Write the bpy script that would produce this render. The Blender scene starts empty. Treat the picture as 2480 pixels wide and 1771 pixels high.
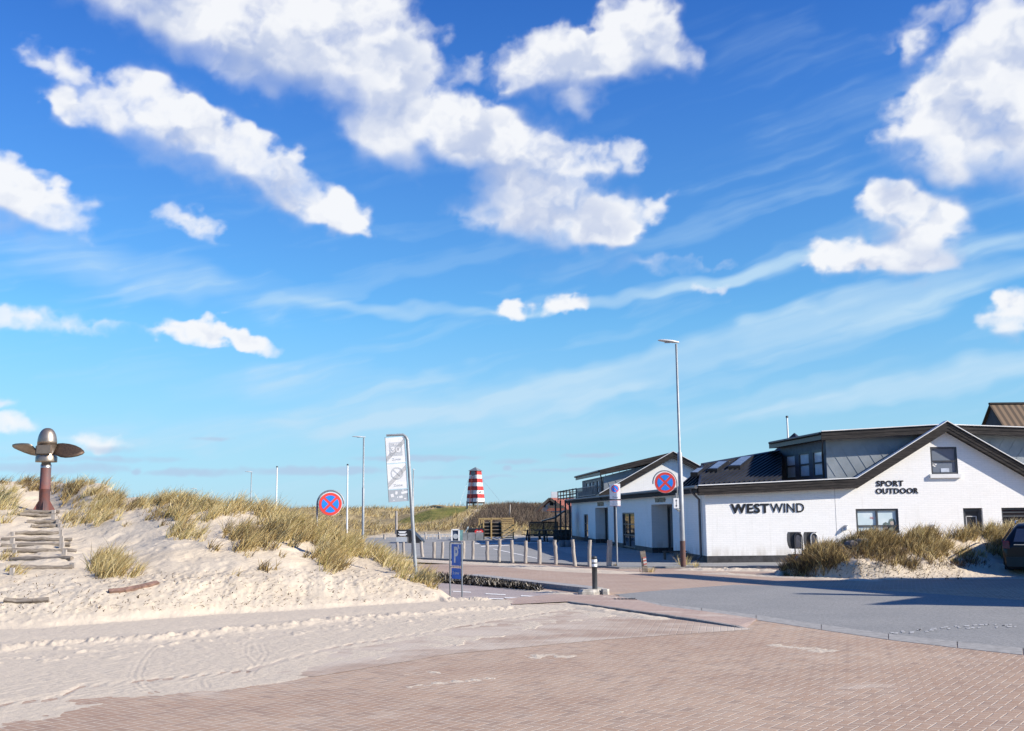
import bpy, math, random
import numpy as np
from mathutils import Vector, Matrix

random.seed(7)
RNG = np.random.default_rng(11)
scene = bpy.context.scene
COL = scene.collection

# ------------------------------------------------------------------ camera
PW, PH, FPX = 2480.0, 1771.0, 2563.0
EYE = 1.9
PITCH = math.atan((1243.0 - 885.5) / FPX)
ROLL = 0.0105
fwd = Vector((0, math.cos(PITCH), math.sin(PITCH)))
up0 = Vector((0, -math.sin(PITCH), math.cos(PITCH)))
rt0 = Vector((1, 0, 0))
RT = math.cos(ROLL) * rt0 - math.sin(ROLL) * up0
UP = math.sin(ROLL) * rt0 + math.cos(ROLL) * up0
cam_data = bpy.data.cameras.new("camera")
cam = bpy.data.objects.new("camera", cam_data)
COL.objects.link(cam)
m = Matrix((RT, UP, -fwd)).transposed().to_4x4()
m.translation = Vector((0, 0, EYE))
cam.matrix_world = m
cam_data.sensor_width = 36.0
cam_data.lens = 36.0 * FPX / PW
cam_data.clip_start = 0.1
cam_data.clip_end = 6000
scene.camera = cam

def ray(px, py):
    return fwd + RT * ((px - PW / 2) / FPX) + UP * ((PH / 2 - py) / FPX)
def at_y(px, py, Y):
    d = ray(px, py); t = Y / d.y
    return Vector((d.x * t, Y, EYE + d.z * t))
def at_z(px, py, z=0.0):
    d = ray(px, py); t = (z - EYE) / d.z
    return Vector((d.x * t, d.y * t, z))
def at_plane(px, py, P, n):
    d = ray(px, py); t = (P - Vector((0, 0, EYE))).dot(n) / d.dot(n)
    return Vector((0, 0, EYE)) + d * t
K = 2480.0 / 2274.0

# ------------------------------------------------------------------ light
SUN_DIR = Vector((1.0, -0.42, 0.62)).normalized()      # towards the sun
elev = math.asin(SUN_DIR.z)
azim = math.atan2(SUN_DIR.x, SUN_DIR.y)
sun_data = bpy.data.lights.new("sun", 'SUN')
sun_data.energy = 5.0
sun_data.angle = math.radians(0.5)
sun_data.color = (1.0, 0.91, 0.78)
sun = bpy.data.objects.new("sun", sun_data)
COL.objects.link(sun)
sun.location = (30, -15, 30)
sun.rotation_euler = SUN_DIR.to_track_quat('Z', 'Y').to_euler()
scene.view_settings.view_transform = 'Standard'
scene.view_settings.look = 'None'
scene.view_settings.exposure = 0.75
scene.view_settings.gamma = 1.0
scene.view_settings.use_curve_mapping = False

# ------------------------------------------------------------------ node helper
class G:
    def __init__(self, nt):
        self.nt = nt; self.n = nt.nodes; self.l = nt.links
    def node(self, typ, **kw):
        nd = self.n.new(typ)
        for k, v in kw.items(): setattr(nd, k, v)
        return nd
    def _in(self, sock, v):
        if v is None: return
        if hasattr(v, 'links') or isinstance(v, bpy.types.NodeSocket): self.l.new(v, sock)
        else:
            if sock.type == 'RGBA' and len(v) == 3: v = (*v, 1)
            sock.default_value = v
    def m(self, op, a, b=None, c=None, clamp=False):
        nd = self.node('ShaderNodeMath', operation=op, use_clamp=clamp)
        self._in(nd.inputs[0], a); self._in(nd.inputs[1], b); self._in(nd.inputs[2], c)
        return nd.outputs[0]
    def add(self, a, b): return self.m('ADD', a, b)
    def sub(self, a, b): return self.m('SUBTRACT', a, b)
    def mul(self, a, b): return self.m('MULTIPLY', a, b)
    def vm(self, op, a, b=None, s=None):
        nd = self.node('ShaderNodeVectorMath', operation=op)
        self._in(nd.inputs[0], a); self._in(nd.inputs[1], b)
        if s is not None: self._in(nd.inputs['Scale'], s)
        return nd.outputs['Value'] if op in ('LENGTH', 'DOT_PRODUCT', 'DISTANCE') else nd.outputs[0]
    def sep(self, v):
        nd = self.node('ShaderNodeSeparateXYZ'); self._in(nd.inputs[0], v); return nd.outputs
    def comb(self, x, y, z=0.0):
        nd = self.node('ShaderNodeCombineXYZ')
        for i, v in enumerate((x, y, z)): self._in(nd.inputs[i], v)
        return nd.outputs[0]
    def mapping(self, v, loc=(0, 0, 0), rot=(0, 0, 0), sc=(1, 1, 1), typ='POINT'):
        nd = self.node('ShaderNodeMapping', vector_type=typ)
        self._in(nd.inputs[0], v)
        nd.inputs['Location'].default_value = loc
        nd.inputs['Rotation'].default_value = rot
        nd.inputs['Scale'].default_value = sc
        return nd.outputs[0]
    def noise(self, v, scale, detail=4.0, rough=0.55, color=False, dist=0.0, lac=2.0):
        nd = self.node('ShaderNodeTexNoise')
        self._in(nd.inputs['Vector'], v)
        nd.inputs['Scale'].default_value = scale; nd.inputs['Detail'].default_value = detail
        nd.inputs['Roughness'].default_value = rough; nd.inputs['Distortion'].default_value = dist
        nd.inputs['Lacunarity'].default_value = lac
        return nd.outputs['Color' if color else 'Fac']
    def rng(self, v, a, b, c=0.0, d=1.0, smooth=True):
        nd = self.node('ShaderNodeMapRange', interpolation_type='SMOOTHSTEP' if smooth else 'LINEAR')
        if not smooth: nd.clamp = True
        for i, x in enumerate((v, a, b, c, d)): self._in(nd.inputs[i], x)
        return nd.outputs[0]
    def mix(self, f, a, b, blend='MIX'):
        nd = self.node('ShaderNodeMix', data_type='RGBA', blend_type=blend)
        nd.clamp_factor = True
        self._in(nd.inputs[0], f); self._in(nd.inputs[6], a); self._in(nd.inputs[7], b)
        return nd.outputs[2]
    def ramp(self, f, stops, interp='LINEAR'):
        nd = self.node('ShaderNodeValToRGB')
        cr = nd.color_ramp; cr.interpolation = interp
        while len(cr.elements) > 1: cr.elements.remove(cr.elements[-1])
        cr.elements[0].position = stops[0][0]; cr.elements[0].color = (*stops[0][1][:3], 1)
        for p, c in stops[1:]:
            e = cr.elements.new(p); e.color = (*c[:3], 1)
        self._in(nd.inputs[0], f)
        return nd.outputs[0]
# ------------------------------------------------------------------ sky
def _hash(ix, iy, seed):
    h = (ix.astype(np.int64) * 374761393 + iy.astype(np.int64) * 668265263 + seed * 974634777) & 0xffffffff
    h = ((h ^ (h >> 13)) * 1274126177) & 0xffffffff
    return ((h ^ (h >> 16)) & 0xffffffff).astype(np.float64)
def perlin(x, y, seed=0):
    x = np.asarray(x, float); y = np.asarray(y, float)
    x0 = np.floor(x); y0 = np.floor(y); fx = x - x0; fy = y - y0
    ux = fx ** 3 * (fx * (fx * 6 - 15) + 10); uy = fy ** 3 * (fy * (fy * 6 - 15) + 10)
    def gr(ix, iy, dx, dy):
        a = _hash(ix, iy, seed) / 4294967296.0 * 2 * np.pi
        return np.cos(a) * dx + np.sin(a) * dy
    n00 = gr(x0, y0, fx, fy); n10 = gr(x0 + 1, y0, fx - 1, fy)
    n01 = gr(x0, y0 + 1, fx, fy - 1); n11 = gr(x0 + 1, y0 + 1, fx - 1, fy - 1)
    return ((n00 * (1 - ux) + n10 * ux) * (1 - uy) + (n01 * (1 - ux) + n11 * ux) * uy) * 1.5
def fbm(x, y, octv=5, gain=0.5, seed=0, lac=2.03, billow=False):
    s = 0.0; a = 1.0; t = 0.0
    for o in range(octv):
        n = perlin(x, y, seed + o * 17)
        if billow: n = 1 - 2 * np.abs(n)
        s = s + a * n; t += a; a *= gain; x = x * lac + 13.7; y = y * lac - 7.3
    return s / t * (1.0 if billow else 1.4)
def sstep(a, b, x):
    t = np.clip((x - a) / (b - a), 0, 1); return t * t * (3 - 2 * t)

world = bpy.data.worlds.new("World")
scene.world = world
world.use_nodes = True
SKY_T = [(0.44, 0.68, 1.05), (0.37, 0.68, 0.92), (0.41, 0.81, 1.04), (0.26, 0.64, 1.14), (0.19, 0.52, 1.08)]
def build_world():
    nt = world.node_tree
    nt.nodes.clear()
    g = G(nt)
    sky = g.node('ShaderNodeTexSky', sky_type='NISHITA')
    sky.sun_disc = False
    sky.sun_elevation = elev; sky.sun_rotation = azim
    sky.air_density = 1.0; sky.dust_density = 0.3; sky.ozone_density = 3.0; sky.altitude = 0
    d = g.vm('NORMALIZE', g.node('ShaderNodeTexCoord').outputs['Generated'])
    z = g.sep(d)[2]
    tint = g.ramp(g.rng(z, 0.0, 0.5, smooth=False), [(0.0, SKY_T[0]), (0.12, SKY_T[1]), (0.35, SKY_T[2]), (0.75, SKY_T[3]), (1.0, SKY_T[4])])
    base = g.mix(1.0, sky.outputs[0], tint, 'MULTIPLY')
    bg = g.node('ShaderNodeBackground')
    g.l.new(base, bg.inputs[0]); bg.inputs[1].default_value = 0.1
    out = g.node('ShaderNodeOutputWorld')
    g.l.new(bg.outputs[0], out.inputs[0])
build_world()

# clouds: a great shell of cloud three kilometres off, dense where the clouds stand and open between them
def build_clouds():
    step = math.radians(0.058)
    azs = np.arange(-math.radians(34), math.radians(34), step)
    els = np.arange(math.radians(-0.3), math.radians(31.5), step)
    A, E = np.meshgrid(azs, els)
    u = A * 180 / math.pi; v = E * 180 / math.pi          # degrees
    def ang(px, py):
        r = ray(px, py).normalized()
        return math.degrees(math.atan2(r.x, r.y)), math.degrees(math.asin(r.z))
    dpp = math.degrees(1 / FPX) * K
    def field(U, V, blobs, k=0.12):
        D = np.full(U.shape, -9.0)
        for (cx, cy, rx, ry, rot, w) in blobs:
            a, e = ang(cx * K, cy * K)
            ce = math.cos(math.radians(e))
            c, s = math.cos(math.radians(rot)), math.sin(math.radians(rot))
            dx = (U - a) * ce; dy = -(V - e)
            p = (dx * c + dy * s) / (rx * dpp); q = (-dx * s + dy * c) / (ry * dpp)
            f = w * (1 - (p * p + q * q))
            h = np.clip(0.5 + 0.5 * (f - D) / k, 0, 1)
            D = np.maximum(D * (1 - h) + f * h + k * h * (1 - h), -3)
        return D
    cum = [
        (420, 20, 270, 110, 12, 1.0), (600, 90, 210, 105, 18, 1.0), (800, 60, 160, 170, 0, 1.0), (870, 170, 110, 140, 50, .95),
        (870, 290, 150, 100, 25, .8), (1010, 300, 250, 85, 22, 1.0), (1160, 360, 190, 115, 28, 1.0), (1240, 350, 115, 80, 20, 1.0),
        (1230, 480, 225, 90, 8, 1.0), (1330, 520, 120, 50, -5, .9), (700, 30, 250, 90, 0, 1.0), (540, 150, 150, 65, 15, .85), (640, 90, 330, 120, 14, 1.1), (1130, 330, 230, 90, 26, 1.1), (1200, 430, 200, 80, 20, 1.0),
        (260, 250, 100, 55, 15, .9), (380, 265, 190, 75, 18, 1.0), (545, 345, 190, 72, 28, 1.0), (640, 420, 140, 66, 35, .9),
        (740, 470, 100, 60, 25, 1.0), (150, 235, 65, 45, 20, .8), (380, 330, 220, 50, 18, .5),
        (1300, 135, 205, 85, -8, 1.0), (1420, 80, 120, 95, 0, 1.0), (1200, 160, 115, 60, -10, .9), (1290, 210, 60, 60, 60, .8),
        (1480, 110, 80, 60, 0, .8),
        (2210, 200, 190, 150, -30, 1.0), (2120, 190, 115, 75, -25, .9), (2060, 260, 115, 65, -10, .8), (2180, 310, 190, 100, 0, .95),
        (2260, 90, 110, 100, 0, 1.0), (2120, 360, 80, 60, 0, .8), (2330, 250, 160, 190, 0, 1.0), (2035, 85, 30, 60, 20, .4), (2110, 28, 110, 26, -12, .4),
        (1985, 450, 90, 55, 10, 1.0), (2050, 500, 105, 85, 10, 1.0), (1960, 560, 160, 55, -5, .95), (1830, 580, 50, 42, 20, .75), (2040, 580, 85, 45, 0, .8),
        (40, 425, 165, 65, 22, 1.0), (20, 500, 120, 55, 10, .45), (130, 135, 80, 40, 15, .5), (420, 495, 70, 34, 10, .45),
        (450, 735, 80, 30, 8, .9), (530, 755, 72, 24, 10, .8), (380, 740, 60, 20, 0, .5), (80, 712, 150, 26, 3, .45),
        (1128, 682, 48, 30, 5, .75), (1240, 675, 42, 28, 5, .75), (1290, 668, 42, 25, -5, .75), (2250, 700, 60, 46, -20, .9),
        (28, 940, 60, 28, 5, .95), (0, 890, 50, 18, 5, .55), (1450, 462, 45, 24, -20, .5), (1390, 350, 42, 36, 40, .4), (1560, 650, 55, 14, 0, .3),
        (200, 985, 75, 20, 3, .42), (1010, 160, 45, 40, 0, .3), (1350, 590, 170, 18, 0, .2)]
    low_c = [(700, 1045, 190, 12, 0, .55), (430, 1050, 120, 11, 0, .5), (120, 1040, 160, 14, 0, .4), (930, 1018, 140, 9, 0, .5),
        (1140, 1025, 60, 9, 0, .4), (1310, 1012, 70, 7, 0, .45), (250, 1000, 60, 10, 0, .36), (298, 1045, 18, 10, 0, .6), (1120, 1040, 16, 9, 0, .6),
        (470, 975, 50, 6, 0, .4), (1240, 1045, 120, 5, 0, .3), (230, 1020, 200, 8, 0, .3), (1000, 1060, 160, 5, 0, .3)]
    # ragged edges: bend the shapes with noise
    w1x = fbm(u * 0.22, v * 0.30, 3, .5, 3); w1y = fbm(u * 0.22 + 40, v * 0.30, 3, .5, 5)
    w2x = fbm(u * 0.8, v * 1.0, 5, .44, 21); w2y = fbm(u * 0.8 + 9, v * 1.0, 5, .44, 23)
    puff = fbm(u * 0.40 + w2x * .4, v * 0.5 + w2y * .4, 6, .46, 41)
    bil = fbm(u * 0.75 + w2x * .3, v * 0.9 + w2y * .3, 5, .5, 71, billow=True)
    elf = sstep(-0.5, 9, v)
    U = u + (w1x * 0.75 + w2x * 0.66) * (0.35 + .65 * elf); V = v + (w1y * 0.55 + w2y * 0.56) * (0.25 + .75 * elf)
    d0 = field(U, V, cum)
    dup = field(U + 0.25, V + 1.25, cum)
    smo = field(u + w1x * .7, v + w1y * .5, cum, .3); sup = field(u + 0.3 + w1x * .7, v + 1.5 + w1y * .5, cum, .3)
    low = sstep(-0.05, 0.7, sup - smo + 0.22 * puff)
    und = sstep(0.25, -0.45, dup - d0)
    dd = d0 + .24 + puff * 0.40 + (bil - 0.35) * 0.20 * (1 - low)
    soft = 0.66 + 1.3 * low + 0.75 * sstep(-.3, .4, w1x)
    alpha = sstep(0.0, 1, (dd - 0.04) / soft)
    alpha = alpha * np.clip(0.45 + 1.1 * np.maximum(d0, 0), 0, 1)
    # low clouds on the horizon: flat, lilac
    dl = field(u + w2x * .5, v + w2y * .12, low_c)
    al = sstep(-.1, .5, dl + puff * .25) * .75
    body = sstep(-.75, .55, 1.1 * fbm(u * .28 + w2x * .25, v * .4 + w2y * .25, 4, .45, 141) + .25 * puff + .2 * (bil - .3))
    shade = np.clip(0.85 * low + 0.80 * sstep(0.25, 1.0, smo) * (1 - body) - 0.2 * und + 0.12 * (1 - body) + .05, 0, 1)
    hi = np.array([0.94, 0.955, 0.985]); lo = np.array([0.49, 0.575, 0.79])
    colr = hi[None, None] * (1 - shade[..., None]) + lo * shade[..., None]
    lowcol = np.array([0.46, 0.60, 0.80])
    # cirrus veil
    ca, sa = math.cos(math.radians(13)), math.sin(math.radians(13))
    su = u * ca + v * sa; sv = -u * sa + v * ca
    ci = fbm(su * 0.07 + w1x * .3, sv * 0.6 + w1y * .3, 6, .45, 91)
    ci2 = fbm(su * 0.12 + w1x * .15, sv * 1.8 + w1y * .4, 4, .5, 97)
    cb = field(u + w1x * .8, v + w1y * .6, [
        (1500, 800, 700, 60, -13, .95), (1900, 690, 520, 50, -11, .9), (2050, 850, 520, 38, -9, .95), (1000, 900, 420, 55, -7, .75), (1700, 880, 420, 26, -11, .6),
        (1400, 660, 420, 17, -6, .8), (880, 685, 260, 18, 3, .7), (1650, 610, 300, 22, -7, .7), (330, 610, 420, 70, 8, .5), (1200, 960, 700, 45, -3, .55),
        (600, 850, 500, 60, 0, .42), (2150, 560, 260, 30, -8, .5), (600, 960, 900, 60, 0, .42), (1900, 330, 500, 180, 0, .12), (1800, 120, 180, 60, 10, .12)], k=.3)
    ac = sstep(0, .95, cb + .28 * ci + .12 * ci2) * (0.62 + 0.2 * ci)
    ac = np.clip(ac + 0.22 * sstep(.0, .6, ci + .3 * ci2) * sstep(22, 8, v), 0, .8) * sstep(-.2, 1.2, v)
    ccol = np.array([0.56, 0.77, 0.94])
    # near the horizon everything pales
    hz = 0.03 * sstep(34, 12, v) + 0.60 * sstep(12, 0, v)
    a = np.zeros_like(alpha); rgb = np.zeros(alpha.shape + (3,))
    for al_, c_ in ((hz, np.array([0.49, 0.76, 0.94])), (ac, ccol), (alpha * .97, colr), (al, lowcol)):
        na = al_ + a * (1 - al_)
        rgb = (c_ * al_[..., None] + rgb * (a * (1 - al_))[..., None]) / np.maximum(na, 1e-6)[..., None]
        a = na
    # fade at the shell's own border
    fade = sstep(-34, -31.5, u) * sstep(34, 31.5, u) * sstep(31.4, 30.2, v)
    a = a * fade
    R = 3000.0
    X = R * np.cos(E) * np.sin(A); Y = R * np.cos(E) * np.cos(A); Z = R * np.sin(E) + EYE
    ny, nx = A.shape
    co = np.stack([X, Y, Z], -1).reshape(-1, 3).astype(np.float32)
    idx = np.arange(ny * nx).reshape(ny, nx)
    q = np.stack([idx[:-1, :-1], idx[1:, :-1], idx[1:, 1:], idx[:-1, 1:]], -1).reshape(-1, 4)
    me = grid_mesh('clouds', co, q)
    at = me.color_attributes.new('cloud', 'FLOAT_COLOR', 'POINT')
    at.data.foreach_set('color', np.concatenate([rgb.reshape(-1, 3), a.reshape(-1, 1)], 1).astype(np.float32).ravel())
    mt = bpy.data.materials.new('cloud'); mt.use_nodes = True
    g = G(mt.node_tree); g.n.clear()
    an = g.node('ShaderNodeAttribute', attribute_name='cloud')
    em = g.node('ShaderNodeEmission'); g.l.new(an.outputs['Color'], em.inputs[0])
    em.inputs[1].default_value = CLOUD_E
    tr = g.node('ShaderNodeBsdfTransparent'); mx = g.node('ShaderNodeMixShader')
    g.l.new(an.outputs['Alpha'], mx.inputs[0]); g.l.new(tr.outputs[0], mx.inputs[1]); g.l.new(em.outputs[0], mx.inputs[2])
    g.l.new(mx.outputs[0], g.node('ShaderNodeOutputMaterial').inputs[0])
    me.materials.append(mt)
    o = bpy.data.objects.new('clouds', me); COL.objects.link(o); o['kind'] = 'structure'

def grid_mesh(name, co, quads, smooth=True):
    me = bpy.data.meshes.new(name)
    me.vertices.add(len(co)); me.vertices.foreach_set('co', np.asarray(co, np.float32).ravel())
    n = len(quads); k = quads.shape[1]
    me.loops.add(n * k); me.loops.foreach_set('vertex_index', quads.astype(np.int32).ravel())
    me.polygons.add(n); me.polygons.foreach_set('loop_start', np.arange(0, n * k, k, dtype=np.int32))
    me.polygons.foreach_set('loop_total', np.full(n, k, np.int32))
    me.update(calc_edges=True)
    if smooth: me.polygons.foreach_set('use_smooth', np.ones(n, bool))
    return me
EXPO = 2 ** scene.view_settings.exposure
CLOUD_E = 1.0 / EXPO
build_clouds()
# ------------------------------------------------------------------ objects
def V(*a): return Vector(a)
def wloc(o):
    p = Vector((0, 0, 0))
    while o is not None: p += o.location; o = o.parent
    return p
def thing(name, label, cat, loc=(0, 0, 0), group=None):
    o = bpy.data.objects.new(name, None); COL.objects.link(o)
    o.location = loc; o.empty_display_size = 0.2
    o['label'] = label; o['category'] = cat
    if group: o['group'] = group
    return o
def tag(o, label, cat, group=None):
    o['label'] = label; o['category'] = cat
    if group: o['group'] = group
    return o
class MB:
    def __init__(s): s.v = []; s.f = []; s.sm = []
    def add(s, vs, fs, smooth=False):
        b = len(s.v); s.v += [tuple(v) for v in vs]
        for f in fs: s.f.append(tuple(b + i for i in f)); s.sm.append(smooth)
        return s
    def hexa(s, p):          # 8 points: bottom 4 ccw, top 4
        return s.add(p, [(3, 2, 1, 0), (4, 5, 6, 7), (0, 1, 5, 4), (1, 2, 6, 5), (2, 3, 7, 6), (3, 0, 4, 7)])
    def box(s, c, d, rz=0.0, rot=None):
        hx, hy, hz = d[0] / 2, d[1] / 2, d[2] / 2
        M = rot if rot is not None else Matrix.Rotation(rz, 3, 'Z')
        c = Vector(c)
        return s.hexa([c + M @ Vector(q) for q in ((-hx, -hy, -hz), (hx, -hy, -hz), (hx, hy, -hz), (-hx, hy, -hz), (-hx, -hy, hz), (hx, -hy, hz), (hx, hy, hz), (-hx, hy, hz))])
    def bar(s, a, b, w, h=None, upv=(0, 0, 1)):   # rectangular bar from a to b
        a = Vector(a); b = Vector(b); h = h or w
        d = (b - a).normalized(); u = Vector(upv)
        if abs(d.dot(u)) > .98: u = Vector((0, 1, 0))
        r = d.cross(u).normalized(); u = r.cross(d)
        q = [(-1, -1), (1, -1), (1, 1), (-1, 1)]
        return s.hexa([a + r * (x * w / 2) + u * (y * h / 2) for x, y in q] + [b + r * (x * w / 2) + u * (y * h / 2) for x, y in q])
    def tube(s, pts, rad, n=10, cap=True, smooth=True, squash=None):
        pts = [Vector(p) for p in pts]
        rads = rad if isinstance(rad, (list, tuple)) else [rad] * len(pts)
        rings = []; ref = None
        for i, p in enumerate(pts):
            d = (pts[min(i + 1, len(pts) - 1)] - pts[max(i - 1, 0)]).normalized()
            if ref is None:
                ref = Vector((1, 0, 0)) if abs(d.x) < .8 else Vector((0, 1, 0))
            a = (ref - d * ref.dot(d)).normalized(); b = d.cross(a); ref = a
            rings.append([p + (a * math.cos(t) + b * math.sin(t)) * rads[i] for t in [2 * math.pi * k / n for k in range(n)]])
        b0 = len(s.v)
        vs = [v for r in rings for v in r]; fs = []
        for i in range(len(pts) - 1):
            for k in range(n):
                fs.append((i * n + k, i * n + (k + 1) % n, (i + 1) * n + (k + 1) % n, (i + 1) * n + k))
        s.add(vs, fs, smooth)
        if cap:
            s.add(rings[0], [tuple(range(n))[::-1]]); s.add(rings[-1], [tuple(range(n))])
        return s
    def lathe(s, prof, c=(0, 0, 0), n=24, smooth=True):
        c = Vector(c); vs = []; fs = []
        for r, z in prof:
            vs += [c + Vector((r * math.cos(2 * math.pi * k / n), r * math.sin(2 * math.pi * k / n), z)) for k in range(n)]
        for i in range(len(prof) - 1):
            for k in range(n):
                fs.append((i * n + k, i * n + (k + 1) % n, (i + 1) * n + (k + 1) % n, (i + 1) * n + k))
        s.add(vs, fs, smooth)
        for i in (0, -1):
            if prof[i][0] > 1e-4:
                base = 0 if i == 0 else (len(prof) - 1) * n
                r = [vs[base + k] for k in range(n)]
                s.add(r, [tuple(range(n))[::-1] if i == 0 else tuple(range(n))])
        return s
    def prism(s, pts, ext):  # polygon (3D) extruded by vector
        pts = [Vector(p) for p in pts]; e = Vector(ext); n = len(pts)
        nrm = Vector((0, 0, 0))
        for i in range(n): nrm += pts[i].cross(pts[(i + 1) % n])
        if nrm.dot(e) > 0: pts = pts[::-1]
        vs = pts + [p + e for p in pts]
        fs = [tuple(range(n)), tuple(range(2 * n - 1, n - 1, -1))]
        for i in range(n): fs.append((i, i + n, (i + 1) % n + n, (i + 1) % n))
        return s.add(vs, fs)
    def disc(s, c, nrm, r, th, n=40, r2=None, upv=(0, 0, 1), a0=0, a1=2 * math.pi):
        c = Vector(c); nrm = Vector(nrm).normalized()
        x = Vector(upv).cross(nrm).normalized(); y = nrm.cross(x)
        full = abs(a1 - a0) > 6.2
        if r2 is None:
            pts = [c + (x * math.cos(a0 + (a1 - a0) * k / n) + y * math.sin(a0 + (a1 - a0) * k / n)) * r for k in range(n if full else n + 1)]
            if not full: pts.append(c)
            return s.prism(pts, nrm * th)
        for k in range(n):
            t0 = a0 + (a1 - a0) * k / n; t1 = a0 + (a1 - a0) * (k + 1) / n
            e0 = x * math.cos(t0) + y * math.sin(t0); e1 = x * math.cos(t1) + y * math.sin(t1)
            s.prism([c + e0 * r2, c + e0 * r, c + e1 * r, c + e1 * r2], nrm * th)
        return s
    def build(s, name, mt, parent=None, loc=None, smooth_angle=None):
        o_loc = Vector(loc) if loc is not None else Vector((0, 0, 0))
        base = (wloc(parent) if parent else Vector((0, 0, 0))) + o_loc
        me = bpy.data.meshes.new(name)
        me.from_pydata([(v[0] - base.x, v[1] - base.y, v[2] - base.z) for v in s.v], [], s.f)
        me.polygons.foreach_set('use_smooth', s.sm)
        me.update()
        if mt: me.materials.append(mt)
        o = bpy.data.objects.new(name, me); COL.objects.link(o)
        o.location = o_loc
        if parent: o.parent = parent
        return o
def copy_tree(o, parent=None):
    c = o.copy(); COL.objects.link(c); c.parent = parent
    for ch in list(o.children): copy_tree(ch, c)
    return c

def text_mb(body, O, xd, upd, w=None, h=None, depth=0.02, bold=0.0, spacing=1.0, align='L', mb=None, line=1.0, fat=0.0):
    """lettering as solid mesh on a plane; O lower left corner (or centre bottom for 'C')"""
    cu = bpy.data.curves.new('txt', 'FONT'); cu.body = body; cu.size = 1; cu.offset = bold
    cu.extrude = 0.5; cu.space_character = spacing; cu.space_line = line; cu.resolution_u = 3
    ob = bpy.data.objects.new('txt', cu); COL.objects.link(ob)
    dg = bpy.context.evaluated_depsgraph_get(); dg.update()
    me = bpy.data.meshes.new_from_object(ob.evaluated_get(dg))
    vs = [v.co.copy() for v in me.vertices]; fs = [tuple(p.vertices) for p in me.polygons]
    COL.objects.unlink(ob); bpy.data.objects.remove(ob); bpy.data.curves.remove(cu); bpy.data.meshes.remove(me)
    x0 = min(v.x for v in vs); x1 = max(v.x for v in vs); y0 = min(v.y for v in vs); y1 = max(v.y for v in vs)
    sy = (h / (y1 - y0)) if h else w / (x1 - x0)
    sx = (w / (x1 - x0)) if w else sy
    xd = Vector(xd).normalized(); upd = Vector(upd).normalized(); nn = xd.cross(upd)
    off = (x1 - x0) / 2 if align == 'C' else 0
    mb = mb or MB()
    hh_ = (y1 - y0) * sy
    shifts = [(0, 0)] if fat <= 0 else [(-fat, 0), (-fat / 2, .4 * fat), (0, -.4 * fat), (fat / 2, .4 * fat), (fat, 0), (fat * .9, -.4 * fat), (-fat * .9, -.4 * fat)]
    for k_, (fx_, fz_) in enumerate(shifts):
        mb.add([Vector(O) + xd * ((v.x - x0 - off) * sx + fx_ * hh_) + upd * ((v.y - y0) * sy + fz_ * hh_) + nn * ((v.z + .5) * depth + k_ * .0006) for v in vs], fs)
    return mb

# ------------------------------------------------------------------ materials
MATS = {}
def pmat(name, col, rough=0.7, metal=0.0, var=0.12, scale=3.0, bump=0.0, bscale=30.0, col2=None, spec=0.5, stretch=(1, 1, 1), coord='Object', coat=0.0):
    if name in MATS: return MATS[name]
    mt = bpy.data.materials.new(name); mt.use_nodes = True; MATS[name] = mt
    g = G(mt.node_tree); b = g.n['Principled BSDF']
    c = g.node('ShaderNodeTexCoord').outputs[coord]
    c = g.mapping(c, sc=stretch)
    nz = g.noise(c, scale, 5, .6)
    c2 = col2 if col2 else tuple(x * (1 - var * 2) for x in col)
    c1 = col if col2 else tuple(min(1, x * (1 + var)) for x in col)
    g.l.new(g.mix(g.rng(nz, .3, .7), c1, c2), b.inputs['Base Color'])
    b.inputs['Roughness'].default_value = rough; b.inputs['Metallic'].default_value = metal
    b.inputs['Specular IOR Level'].default_value = spec; b.inputs['Coat Weight'].default_value = coat
    if bump:
        bp = g.node('ShaderNodeBump'); bp.inputs['Strength'].default_value = min(1, bump * 4); bp.inputs['Distance'].default_value = bump
        g.l.new(g.noise(c, bscale, 4, .6), bp.inputs['Height']); g.l.new(bp.outputs[0], b.inputs['Normal'])
    return mt

def herring_nodes(g, c, bw, ang_deg):
    """herringbone of 2:1 bricks; returns (distance to brick edge in brick widths, random per brick)"""
    v = g.mapping(c, rot=(0, 0, math.radians(ang_deg)), sc=(1 / bw, 1 / bw, 1))
    x, y, _ = g.sep(v)
    i = g.m('FLOOR', x); j = g.m('FLOOR', y); u = g.sub(x, i); w = g.sub(y, j)
    t = g.m('FLOORED_MODULO', g.sub(i, j), 4.0)
    eq = lambda k: g.m('COMPARE', t, float(k), 0.3)
    hz = g.m('LESS_THAN', t, 1.5)
    e0, e1, e2, e3 = eq(0), eq(1), eq(2), eq(3)
    big = 10.0
    iu = g.sub(1.0, u); iw = g.sub(1.0, w)
    vert_pair = g.m('MINIMUM', w, iw); hor_pair = g.m('MINIMUM', u, iu)
    along = g.add(g.add(g.mul(hz, vert_pair), g.mul(g.sub(1.0, hz), hor_pair)), 0)
    end = g.add(g.add(g.mul(e0, u), g.mul(e1, iu)), g.add(g.mul(e3, w), g.mul(e2, iw)))
    dist = g.m('MINIMUM', along, end)
    bi = g.sub(i, e1); bj = g.sub(j, e2)
    wn = g.node('ShaderNodeTexWhiteNoise', noise_dimensions='2D')
    g.l.new(g.comb(bi, bj, 0.0), wn.inputs['Vector'])
    return dist, wn.outputs['Value'], wn.outputs['Color']

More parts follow.
